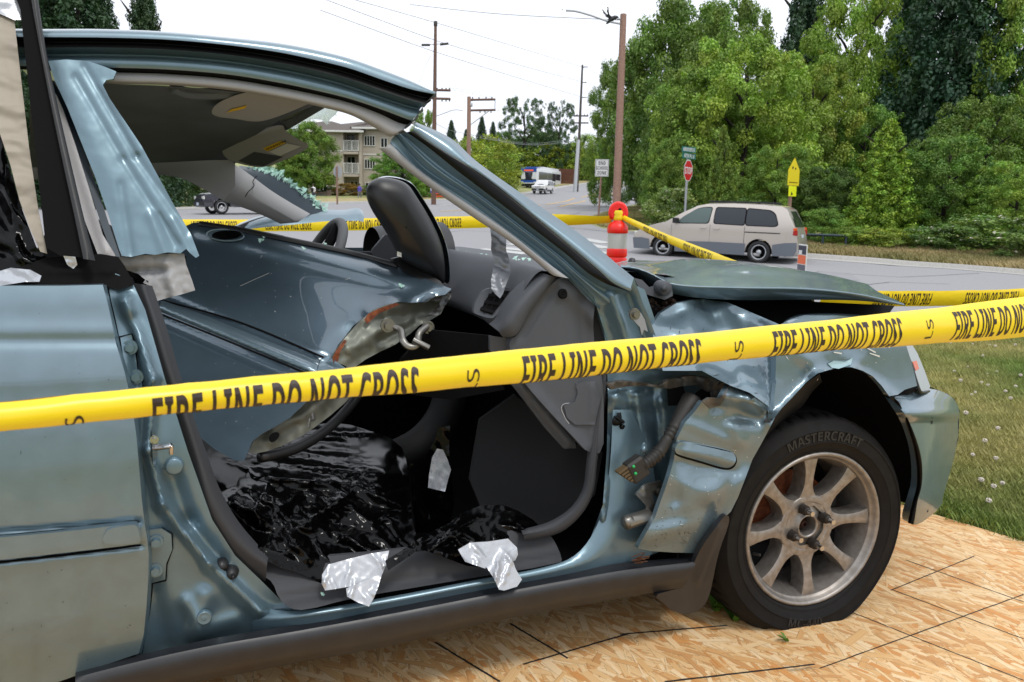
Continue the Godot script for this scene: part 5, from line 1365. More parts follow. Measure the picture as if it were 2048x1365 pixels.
func build_seat() -> void:
	var bag := thing("black_plastic_sheet", "crumpled black plastic sheet wrapped over the front seat and taped to the sill", "plastic sheet")
	var bz := depth([628, 852, -0.62, 780, 876, -0.55, 816, 980, -0.34, 600, 990, -0.24, 450, 960, -0.26, 400, 880, -0.45, 460, 1060, -0.10, 600, 1140, -0.045, 640, 1165, -0.02, 770, 1110, -0.05, 830, 1060, -0.18], [[560, 960, 800, 950, 46, 0.05], [800, 920, 830, 1060, 26, -0.04]], 0.0, 60.0, true)
	var fr := RandomNumberGenerator.new()
	fr.seed = 6
	var fl := []
	for i in 26:                                             # long pulls over the cushion, fanning from its rear corner
		var t := i / 25.0
		var a := Vector2(450 + fr.randf_range(0, 170), lerpf(940, 862, t) + fr.randf_range(-8, 8))
		var b := a + Vector2(fr.randf_range(110, 260), lerpf(36, 6, t) + fr.randf_range(-10, 12))
		fl.append([a, b, fr.randf_range(5, 11), fr.randf_range(0.003, 0.009)])
	for i in 34:                                             # broad creases down the front, hanging from the cushion's edge
		var a := Vector2(fr.randf_range(410, 760), fr.randf_range(950, 1110))
		var an := fr.randf_range(0.1, 0.95) if fr.randf() < 0.8 else fr.randf_range(-1.2, -0.5)
		var l := fr.randf_range(60, 170)
		fl.append([a, a + Vector2(cos(an), sin(an)) * l, fr.randf_range(16, 38), fr.randf_range(0.014, 0.034) * (1.0 if fr.randf() < 0.7 else -0.6)])
	for i in 40:
		var a := Vector2(fr.randf_range(410, 760), fr.randf_range(950, 1140))
		var an := fr.randf_range(-0.4, 1.2)
		fl.append([a, a + Vector2(cos(an), sin(an)) * fr.randf_range(20, 60), fr.randf_range(5, 10), fr.randf_range(0.003, 0.010)])
	var cf := folds(fl, 0.0005, 5)
	var zf := func(x: float, y: float) -> float: return bz.call(x, y) + cf.call(x, y)
	part(bag, "seat_cover", panel([380, 850, 420, 840, 500, 870, 560, 862, 628, 850, 664, 846, 700, 850, 740, 862, 780, 876, 804, 896, 812, 920, 817, 950, 820, 985, 824, 1040, 832, 1070, 850, 1076, 850, 1090, 832, 1098, 800, 1112, 776, 1136, 764, 1150, 700, 1160, 644, 1168, 600, 1148, 560, 1136, 532, 1122, 500, 1100, 470, 1072, 446, 1034, 424, 992, 404, 940, 390, 900], zf, 4.5, 0.0), M.bag)
	var tz := depth([832, 1076, -0.03, 960, 1012, -0.12, 1080, 1050, -0.09, 964, 1136, -0.01, 880, 1112, 0.0], [], 0.0)
	var fl2 := []
	for i in 34:
		var t := fr.randf()
		var a := Vector2(790, 1110).lerp(Vector2(1060, 1030), t) + Vector2(0, fr.randf_range(-16, 60) * (1.0 - 0.3 * t))
		var an := fr.randf_range(-0.9, 0.1) if a.x < 900 else fr.randf_range(-0.2, 1.1)
		fl2.append([a, a + Vector2(cos(an), sin(an)) * fr.randf_range(30, 90), fr.randf_range(6, 14), fr.randf_range(0.006, 0.02)])
	var c3 := folds(fl2, 0.001, 15)
	part(bag, "floor_flap", panel([770, 1122, 800, 1104, 826, 1086, 848, 1072, 872, 1060, 900, 1046, 924, 1026, 960, 1012, 1005, 1010, 1036, 1022, 1066, 1040, 1082, 1056, 1060, 1066, 1020, 1078, 972, 1086, 985, 1110, 964, 1136, 932, 1132, 900, 1120, 880, 1112, 850, 1102, 832, 1104, 806, 1122, 776, 1142], func(x: float, y: float) -> float: return tz.call(x, y) + c3.call(x, y), 4.5, 0.0), M.bag)
	var c4 := crumple(31, 0.016, 0.016, Vector2(0.3, 1), 0.3)
	part(bag, "hanging_fold", panel([818, 930, 850, 916, 870, 880, 876, 856, 900, 852, 898, 900, 904, 960, 908, 1010, 900, 1050, 860, 1066, 832, 1066, 824, 1000], func(x: float, y: float) -> float: return -0.33 + c4.call(x, y), 5.0, 0.0), M.bag)
	# tape strips
	var strips := [
		["wrinkled silver tape patch holding the black sheet to the rear of the sill", [[644, 1150, 656, 1130, 700, 1118, 740, 1108, 778, 1102, 772, 1130, 764, 1150, 744, 1160, 700, 1174, 650, 1182, 643, 1168], [692, 1178, 720, 1166, 764, 1148, 756, 1176, 748, 1196, 738, 1214, 716, 1206, 694, 1194]], [644, 1150, -0.005, 778, 1102, -0.02, 738, 1214, 0.035]],
		["wrinkled silver tape cross holding the black sheet to the front of the sill", [[916, 1100, 940, 1086, 976, 1084, 1016, 1078, 1034, 1096, 1036, 1110, 1030, 1122, 1000, 1126, 970, 1138, 930, 1124], [972, 1134, 1000, 1124, 1024, 1118, 1032, 1140, 1044, 1160, 1034, 1174, 1008, 1182, 998, 1180, 988, 1158]], [916, 1100, 0.0, 1036, 1090, -0.015, 1020, 1178, 0.042]]]
	var k := 0
	for s in strips:
		k += 1
		var o := thing("duct_tape", s[0], "tape", Vector3.ZERO, 0.0, "silver tape on the wreck")
		var z0 := depth(s[2])
		var tf := []
		for q in 16:
			var ta := Vector2(s[2][0], s[2][1]).lerp(Vector2(s[2][3], s[2][4]), fr.randf()) + Vector2(fr.randf_range(-10, 10), fr.randf_range(-10, 80))
			var an := fr.randf_range(0.7, 2.2)
			tf.append([ta, ta + Vector2(cos(an), sin(an)) * fr.randf_range(30, 80), fr.randf_range(4, 12), fr.randf_range(0.003, 0.009)])
		var cw := folds(tf, 0.0008, 40 + k)
		var i := 0
		for ol in s[1]:
			part(o, "tape_strip", panel(ol, func(x: float, y: float) -> float: return z0.call(x, y) + 0.010 + 0.004 * i + cw.call(x, y), 4.0, 0.0005), M.duct)
			i += 1
	var hc := crumple(60, 0.022, 0.012, Vector2(0.3, 1.0), 0.4)
	var ht := tag(part(self, "duct_tape", panel([864, 916, 874, 898, 886, 900, 896, 922, 902, 940, 896, 960, 890, 984, 872, 980, 856, 976, 858, 950], func(x: float, y: float) -> float: return -0.30 + hc.call(x, y), 4.0, 0.0005), M.duct), "silver tape end stuck to the black fold above the floor", "tape", "silver tape on the wreck")
	var gz := depth([982, 455, -0.27, 1014, 470, -0.25, 1000, 596, -0.17], [[984, 470, 1018, 500, 9, 0.008], [986, 530, 1018, 545, 8, -0.008], [1000, 560, 1010, 590, 6, 0.006]], 0.006, 22.0)
	tag(part(self, "duct_tape", panel([980, 455, 1000, 470, 1013, 478, 1012, 500, 1019, 520, 1021, 548, 1012, 570, 1006, 588, 1000, 597, 990, 588, 983, 578, 982, 560, 986, 540, 988, 520, 982, 500, 983, 478], gz, 5.0, 0.0005), mat(Color(0.42, 0.43, 0.45), 0.4, 0.4)), "grey tape hanging from the cut pillar over the dashboard vent", "tape", "silver tape on the wreck")
	# rear window: black plastic under a strip of tape
	var wz := depth([-80, 260, -0.26, 20, 330, -0.24, 90, 520, -0.10, -80, 560, -0.10], [], 0.0)
	var c6 := folds([[Vector2(-60, 280), Vector2(80, 500), 30.0, 0.03], [Vector2(-100, 350), Vector2(60, 520), 24.0, 0.02], [Vector2(0, 300), Vector2(40, 520), 14.0, 0.012], [Vector2(-60, 440), Vector2(80, 540), 18.0, 0.02], [Vector2(-40, 500), Vector2(90, 510), 14.0, -0.012]], 0.0015, 71)
	tag(part(self, "black_plastic_sheet", panel([-300, 200, 0, 240, 8, 300, 22, 350, 44, 420, 72, 494, 96, 520, 80, 548, 0, 550, -300, 560], func(x: float, y: float) -> float: return wz.call(x, y) + c6.call(x, y), 7.0, 0.0), M.bag), "black plastic sheet covering the rear window at the left edge", "plastic sheet")
	var fz := depth([0, 0, -0.30, 57, 0, -0.29, 90, 505, -0.09, 40, 330, -0.16, -60, -150, -0.33], [], 0.0)
	var c7 := crumple(80, 0.018, 0.006, Vector2(1.0, 0.15), 0.35)
	var vt := thing("duct_tape", "long silver tape strip running down beside the rear door frame", "tape", Vector3.ZERO, 0.0, "silver tape on the wreck")
	part(vt, "tape_strip", panel([-60, -150, 30, -150, 28, 40, 44, 180, 58, 300, 76, 420, 94, 508, 80, 504, 60, 460, 38, 400, 20, 330, 0, 270, -40, 200], func(x: float, y: float) -> float: return fz.call(x, y) + 0.012 + c7.call(x, y), 6.0, 0.0005), mat(Color(0.52, 0.485, 0.43), 0.5, 0.15))
	part(vt, "tape_fold", panel([-60, -150, 66, -150, 57, 0, 57, 40, 28, 40, -20, 20], func(x: float, y: float) -> float: return fz.call(x, y) + 0.018 + c7.call(x * 1.3, y), 6.0, 0.0005), M.duct)
	tag(part(self, "duct_tape", panel([-120, 540, 0, 542, 20, 536, 60, 540, 82, 552, 78, 564, 50, 564, 0, 572, -120, 576], func(x: float, y: float) -> float: return -0.03 + 0.0012 * (y - 560.0) + c7.call(x * 2.0, y * 2.0) * 2.0, 5.0, 0.0005), M.duct), "crumpled silver tape lump on top of the rear door", "tape", "silver tape on the wreck")
	tag(part(self, "tape_scrap", panel([126, 512, 150, 514, 154, 530, 146, 538, 134, 530], func(x: float, y: float) -> float: return -0.03 + c7.call(x * 3.0, y * 3.0) * 1.5, 4.0, 0.0005), M.duct), "small torn silver scrap at the foot of the door frame", "tape")

# ---------- the yellow tape ----------
# A ribbon from a to b that sags, curls (radius) and turns about its length; text runs along it.
func keyed(k: Array, t: float) -> float:
	if t <= k[0]: return k[1]
	for i in range(2, k.size(), 2):
		if t <= k[i]: return lerpf(k[i - 1], k[i + 1], smoothstep(0.0, 1.0, (t - k[i - 2]) / (k[i] - k[i - 2])))
	return k[k.size() - 1]

func ribbon(called: String, label: String, a: Vector3, b: Vector3, sag: float, rolls: Array, curls: Array, texts: Array, flip := false, wide := 0.076) -> void:
	var o := thing(called, label, "warning tape", Vector3.ZERO, 0.0, "yellow fire line tape round the wreck")
	var L := a.distance_to(b)
	var dir := (b - a) / L
	var out0 := (CAM - a.lerp(b, 0.5))
	out0 = (out0 - dir * out0.dot(dir)).normalized()
	var up0 := dir.cross(out0).normalized()
	if up0.y < 0.0: up0 = -up0
	var pt := func(s: float, v: float, lift: float) -> Vector3:
		var t := clampf(s / L, 0.0, 1.0)
		var c := a.lerp(b, t) + Vector3(0, -sag * 4.0 * t * (1.0 - t), 0)
		var cu := keyed(curls, t) * (1.0 + 0.06 * nz.get_noise_2d(s * 260.0, 5.0))
		var r := keyed(rolls, t) + 0.08 * nz.get_noise_2d(s * 160.0, 90.0)
		var th := v * wide / cu
		var y := sin(th) * cu
		var z := cos(th) * cu - cu * 0.6
		z += 0.0012 * nz.get_noise_2d(s * 900.0, v * 90.0)
		var n := Vector2(y * cos(r) - z * sin(r), y * sin(r) + z * cos(r))
		var nn := Vector2(sin(th) * cos(r) - cos(th) * sin(r), sin(th) * sin(r) + cos(th) * cos(r))
		return c + up0 * (n.x + nn.x * lift) + out0 * (n.y + nn.y * lift)
	var rows := []
	var n := int(clampf(L / 0.012, 60, 320))
	for k in 17:
		var v := k / 16.0 - 0.5
		var row := PackedVector3Array()
		for i in n + 1: row.append(pt.call(L * i / n, v, 0.0))
		rows.append(row)
	part(o, "ribbon", loft(rows), M.tape)
	for t in texts:                                         # [string, start, letter height, condensing, heavy, v, lift side]
		var h: float = t[2]
		part(o, "lettering" if t[4] else "maker_mark", letters(t[0], "Droid Sans", 700 if t[4] else 400, func(x: float, y: float) -> Vector3:
			if t.size() > 7: return pt.call(t[1] - y * h, (x * h + t[5]) / wide, t[6])
			if flip: return pt.call(t[1] - x * h, -((y - 0.5) * h + t[5]) / wide, t[6])
			return pt.call(t[1] + x * h, ((y - 0.5) * h + t[5]) / wide, t[6]), t[3], 7.0), M.tape_ink)

func build_tapes() -> void:
	var y := mat(Color(0.93, 0.81, 0.11), 0.32)
	y.backlight_enabled = true
	y.backlight = Color(0.35, 0.28, 0.02)
	M.tape = y
	M.tape_ink = mat(Color(0.17, 0.11, 0.075), 0.5)
	# in front: from the left foreground to beyond the right edge
	var a := D(-260, 865, 0.674)
	var b := D(2420, 589, 1.731)
	a -= (b - a).normalized() * 0.6
	var words := []
	var L := a.distance_to(b)
	var spot := func(px: float) -> float:                   # how far along the ribbon a sight line crosses it
		var lo := 0.0
		var hi := L
		for i in 30:
			var m := (lo + hi) * 0.5
			var p: Vector3 = a.lerp(b, m / L) - CAM
			if 1024.0 + F * p.dot(rt) / p.dot(ax) < px: lo = m
			else: hi = m
		return lo
	var t0: float = spot.call(302.0)
	var per: float = (spot.call(1900.0) - t0) / 3.0
	for s in [-1.0, 0.0, 1.0, 2.0, 3.0, 4.0]:
		var s0: float = t0 + per * s
		words.append(["FIRE LINE DO NOT CROSS", s0, 0.052, 0.318, true, -0.002, 0.0005])
		if s > -0.5:
			words.append(["LS", s0 - 0.056, 0.015, 1.7, false, -0.016, 0.0005, true])
	var rolls := []
	var curls := []
	for k in [[-260.0, 1.9, 0.0130], [0.0, 1.8, 0.0130], [302.0, 1.45, 0.0138], [600.0, 1.05, 0.0142], [885.0, 0.72, 0.0185], [1045.0, 0.62, 0.0200], [1430.0, 0.55, 0.0205], [1640.0, 0.45, 0.0225], [1860.0, 0.2, 0.029], [2100.0, 0.05, 0.05]]:
		var q: float = spot.call(k[0]) / L
		rolls.append_array([q, k[1]])
		curls.append_array([q, k[2]])
	ribbon("fire_line_tape", "nearest yellow fire line tape stretched across the front of the wreck", a, b, 0.008, rolls, curls, words)
	# behind: from the red post to the left, and from the post to the right
	var p := D(1222, 433, 5.08)
	var q := D(280, 450, 5.2)
	var w2 := []
	for k in 8: w2.append(["FIRE LINE DO NOT CROSS", 0.35 + 0.46 * k + 0.38, 0.056, 0.32, true, 0.0, 0.0006])
	ribbon("fire_line_tape", "yellow fire line tape from the red post past the far side of the wreck", p, q, 0.02, [0.0, 0.9, 0.18, 0.1, 1.0, 0.05], [0.0, 0.08], w2, true)
	var r := D(1246, 438, 5.06)
	var s := D(1640, 592, 3.4)
	var w3 := []
	for k in 5: w3.append(["FIRE LINE DO NOT CROSS", 0.20 + 0.46 * k + 0.38, 0.056, 0.32, true, 0.0, 0.0006])
	ribbon("fire_line_tape", "yellow fire line tape sloping from the red post down behind the bonnet", r, s, 0.02, [0.0, 1.2, 0.25, 0.9, 0.55, 0.5, 1.0, 0.5], [0.0, 0.02, 0.3, 0.03, 1.0, 0.07], w3, true)
	var e := D(1634, 592, 3.4)
	var g := D(2420, 570, 4.0)
	var w4 := []
	for k in 5: w4.append(["FIRE LINE DO NOT CROSS", 0.16 + 0.46 * k + 0.38, 0.056, 0.32, true, 0.0, 0.0006])
	ribbon("fire_line_tape", "yellow fire line tape beyond the nose of the wreck over the lawn edge", e, g, 0.02, [0.0, 0.55, 1.0, 0.2], [0.0, 0.075], w4, true)

func build_post() -> void:
	var base := D(1234, 500, 5.08)
	base.y = 0.0
	var o := thing("delineator_post", "red plastic delineator post with grey reflective bands and a loop handle", "traffic post", base)
	var red := mat(Color(0.90, 0.10, 0.06), 0.38)
	red.subsurf_scatter_enabled = true
	red.subsurf_scatter_strength = 0.1
	var band := mat(Color(0.70, 0.70, 0.69), 0.45)
	var up := Transform3D(Basis(Vector3.RIGHT, -PI / 2), Vector3.ZERO)
	var k := 1.0 / 1.0
	part(o, "body", merge([[lathe([0.0, 0.07, 0.17, 0.07, 0.19, 0.055, 0.19, 0.0], 24), up], [lathe([0.060, 0.05, 0.060, 0.70, 0.062, 0.712, 0.062, 0.742, 0.056, 0.752, 0.054, 0.756], 32), up], [lathe([0.054, 0.756, 0.062, 0.765, 0.062, 0.800, 0.056, 0.808], 32), up], [lathe([0.056, 0.898, 0.062, 0.902, 0.0635, 0.922, 0.060, 0.942, 0.047, 0.958, 0.031, 0.968, 0.026, 0.976, 0.024, 1.02], 32), up]]), red)
	for h in [[0.806, 0.90], [0.60, 0.70]]: part(o, "reflective_band", merge([[lathe([0.0555, h[0], 0.0575, h[0] + 0.004, 0.0575, h[1] - 0.004, 0.0555, h[1]], 32), up]]), band)
	var hol := PackedVector2Array()
	var hr := rounded([-0.058, 0.998, -0.060, 1.030, -0.044, 1.062, 0.0, 1.078, 0.044, 1.062, 0.060, 1.030, 0.058, 0.998, 0.036, 0.990, 0.026, 1.006, -0.026, 1.006, -0.036, 0.990], true, 2)
	var rimp := PackedVector3Array()
	for i in range(0, hr.size(), 2):
		hol.append(Vector2(hr[i] * 0.78, hr[i + 1]))
		rimp.append(Vector3(hr[i] * 0.78, hr[i + 1], 0.0))
	rimp.append(rimp[0])
	var flat_b := Basis(rh, Vector3.UP, -fh)
	var hand := part(o, "loop_handle", merge([[sheet(hol, func(p: Vector2) -> Vector3: return Vector3(p.x, p.y, 0.016), 0.012, Vector3(0, 0, -0.032)), Transform3D(flat_b, Vector3.ZERO)], [tube(rimp, 0.014, 10, false), Transform3D(flat_b, Vector3.ZERO)]]), red)
	part(hand, "finger_hole", lathe([0.0, 0.0, 0.009, 0.0, 0.0095, -0.004], 16), M.dash_dark, flat_b * Vector3(0.008, 1.040, 0.0185), Vector3(0, -0.384, 0))
	part(o, "tape_wrap", merge([[lathe([0.025, 0.975, 0.030, 0.98, 0.031, 0.995, 0.028, 1.01, 0.032, 1.02, 0.026, 1.035], 20), up]]), M.tape)

# ---------- boards ----------
func strand_texture() -> ImageTexture:
	var n := 1400
	var im := Image.create(n, n, false, Image.FORMAT_RGB8)
	im.fill(Color(0.84, 0.68, 0.47))
	var r := RandomNumberGenerator.new()
	r.seed = 77
	var cols := [Color(0.87, 0.71, 0.49), Color(0.84, 0.66, 0.42), Color(0.80, 0.59, 0.34), Color(0.90, 0.76, 0.56), Color(0.74, 0.51, 0.27), Color(0.93, 0.83, 0.67), Color(0.91, 0.79, 0.60), Color(0.78, 0.50, 0.22), Color(0.88, 0.73, 0.52)]
	for i in 6800:
		var l := r.randf_range(40, 130)
		var w := r.randf_range(5, 21) if r.randf() < 0.85 else r.randf_range(16, 28)
		var a := r.randfn(0.0, 0.5)
		var c: Color = cols[r.randi() % cols.size()]
		c = c.lerp(Color(0.89, 0.77, 0.60), 0.32)
		var o := Vector2(r.randf() * n, r.randf() * n)
		var d := Vector2(cos(a), sin(a))
		var e := d.orthogonal()
		var sh := r.randf_range(-0.3, 0.3)
		var ww := int(w)
		for y in ww:
			var g := 1.0 + 0.05 * sin(y * 1.7 + i) + r.randf_range(-0.03, 0.03)
			var edge := 0.72 if y == ww - 1 else 1.0
			var cc := Color(c.r * g * edge, c.g * g * edge, c.b * g * edge)
			var x0 := int(r.randf_range(0, 5) + sh * y)
			var x := float(x0)
			while x < l + sh * y:
				var q := o + d * x + e * float(y)
				im.set_pixel(posmod(int(q.x), n), posmod(int(q.y), n), cc)
				x += 0.8
	return ImageTexture.create_from_image(im)

func build_boards() -> void:
	var tex := strand_texture()
	var m := mat(Color(0.95, 0.93, 0.91), 0.72)
	m.albedo_texture = tex
	var e1 := Vector3(0.9689, 0, -0.2474)      # across the sheets' 1.22 m
	var e2 := Vector3(0.2474, 0, 0.9689)
	var ink := mat(Color(0.13, 0.11, 0.09), 0.8)
	var lower := Vector3(0.947, 0, -0.489)
	var o1 := lower.dot(e1)
	for s in [[-0.24, o1, 0.012, "strand board sheet under the front wheel reaching out to the grass", 0.0, 0.018], [-0.252 - 1.22, -0.252, 0.022, "strand board sheet under the sill at the bottom of the picture", 0.37, 0.018], [-0.256 - 2.445, -0.256 - 1.224, 0.022, "strand board sheet under the rear of the wreck at bottom left", 0.7, 0.018]]:
		var v0 := -0.72
		var v1 := 1.72
		if s[4] > 0.0:
			v0 = -1.3
			v1 = 1.14
		var b := thing("strand_board", s[3], "board", Vector3.ZERO, 0.0, "strand board sheets laid on the lawn")
		var rows := []
		var uvm := SurfaceTool.new()
		uvm.begin(Mesh.PRIMITIVE_TRIANGLES)
		var P := func(i: float, j: float, y: float) -> Vector3: return e1 * lerpf(s[0], s[1], i) + e2 * lerpf(v0, v1, j) + Vector3(0, y, 0)
		var quad := func(q: Array, nn: Vector3) -> void:
			for k in [0, 1, 2, 0, 2, 3]:
				uvm.set_normal(nn)
				uvm.set_uv(Vector2(q[k].dot(e2) / 1.25 + s[4] * 3.0, q[k].dot(e1) / 1.25 + s[4] + q[k].y * 20.0))
				uvm.add_vertex(q[k])
		quad.call([P.call(0, 0, s[2]), P.call(1, 0, s[2]), P.call(1, 1, s[2]), P.call(0, 1, s[2])], Vector3.UP)
		quad.call([P.call(0, 0, s[2] - s[5]), P.call(0, 0, s[2]), P.call(0, 1, s[2]), P.call(0, 1, s[2] - s[5])], -e1)
		quad.call([P.call(1, 0, s[2]), P.call(1, 0, s[2] - s[5]), P.call(1, 1, s[2] - s[5]), P.call(1, 1, s[2])], e1)
		quad.call([P.call(0, 0, s[2]), P.call(0, 0, s[2] - s[5]), P.call(1, 0, s[2] - s[5]), P.call(1, 0, s[2])], -e2)
		quad.call([P.call(0, 1, s[2] - s[5]), P.call(0, 1, s[2]), P.call(1, 1, s[2]), P.call(1, 1, s[2] - s[5])], e2)
		part(b, "board_sheet", uvm.commit(), m)
		if s[4] == 0.0 or s[4] == 0.37:
			var lines := []
			if s[4] == 0.0: lines = [[1786, 1181, 2048, 1279], [1700, 1224, 2048, 1362], [1812, 1121, 2048, 1205], [1782, 1182, 1950, 1113], [1640, 1338, 2048, 1190]]
			else: lines = [[1020, 1248, 1136, 1318], [870, 1286, 1000, 1365], [1240, 1270, 1455, 1252], [1330, 1365, 1630, 1330], [1046, 1330, 1260, 1268]]
			for l in lines:
				var p0 := YP(l[0], l[1], s[2])
				var p1 := YP(l[2], l[3], s[2])
				var ra := PackedVector3Array()
				var rb := PackedVector3Array()
				var sd := (p1 - p0).cross(Vector3.UP).normalized()
				for i in 41:
					var p := p0.lerp(p1, i / 40.0) + sd * 0.0012 * nz.get_noise_1d(i * 30.0 + l[0])
					var w := 0.0016 + 0.0009 * nz.get_noise_1d(i * 60.0 + l[1]) + (0.0012 if s[4] > 0.0 else 0.0)
					ra.append(p + sd * w + Vector3(0, 0.0008, 0))
					rb.append(p - sd * w + Vector3(0, 0.0008, 0))
				part(b, "ink_line", loft([ra, rb]), ink)
	# weeds in the gap between the sheets
	var wm := mat(Color(0.30, 0.44, 0.12), 0.6)
	wm.backlight_enabled = true
	wm.backlight = Color(0.3, 0.4, 0.08)
	var spots := [[1470, 1250, "small weed growing between the boards beside the flat tyre", 9, 0.055], [1575, 1290, "low green sprig in the board gap in front of the tyre", 6, 0.028], [1510, 1262, "tall grass stem in the board gap beside the tyre", 4, 0.12], [1432, 1230, "dark grass tuft under the mud flap", 10, 0.06]]
	for w in spots:
		var g := thing("weed", w[2], "weed", YP(w[0], w[1], 0.0), 0.0, "weeds in the gap between the boards")
		var lv := []
		for i in w[3]:
			var a := rng.randf() * TAU
			var h: float = w[4] * rng.randf_range(0.6, 1.2)
			var d := Vector3(cos(a), 0, sin(a))
			var s2 := d.cross(Vector3.UP) * h * (0.16 if w[4] < 0.08 else 0.03)
			if w[4] > 0.1: d *= 0.22
			lv.append(loft([PackedVector3Array([-s2 * 0.3, -s2 + Vector3(0, h * 0.5, 0) + d * h * 0.3, -s2 * 0.8 + Vector3(0, h * 0.8, 0) + d * h * 0.6, Vector3(0, h * 0.85, 0) + d * h]), PackedVector3Array([s2 * 0.3, s2 + Vector3(0, h * 0.5, 0) + d * h * 0.3, s2 * 0.8 + Vector3(0, h * 0.8, 0) + d * h * 0.6, Vector3(0, h * 0.85, 0) + d * h])]))
		part(g, "leaves", merge(lv), wm)

# ---------- the ground ----------
# Sheets are split where the slope changes, so that what lies on the ground stays flush with it.
func ground_sheet(poly: PackedVector2Array, lift: float, tint = null) -> ArrayMesh:
	var v := PackedVector3Array()
	var ix := PackedInt32Array()
	for i in range(0, EK.size() - 2, 2):
		var d0: float = EK[i]
		var d1: float = EK[i + 2]
		for part_ in Geometry2D.intersect_polygons(poly, PackedVector2Array([Vector2(-900, d0), Vector2(900, d0), Vector2(900, d1), Vector2(-900, d1)])):
			var t := Geometry2D.triangulate_polygon(part_)
			var b := v.size()
			for q in part_: v.append(flat_to(q.x, q.y, lift))
			for k in range(0, t.size(), 3):
				var a0 := part_[t[k]]
				var cr := (part_[t[k + 1]] - a0).cross(part_[t[k + 2]] - a0)
				if cr > 0.0: ix.append_array([b + t[k], b + t[k + 2], b + t[k + 1]])
				else: ix.append_array([b + t[k], b + t[k + 1], b + t[k + 2]])
	return finish(v, ix)

func gpoly(a: Array) -> PackedVector2Array:
	var o := PackedVector2Array()
	for i in range(0, a.size(), 2): o.append(gud(a[i], a[i + 1]))
	return o

func stripe(a: Vector2, b: Vector2, w: float) -> PackedVector2Array:
	var n := (b - a).orthogonal().normalized() * w * 0.5
	return PackedVector2Array([a + n, b + n, b - n, a - n])

var road_poly := PackedVector2Array()

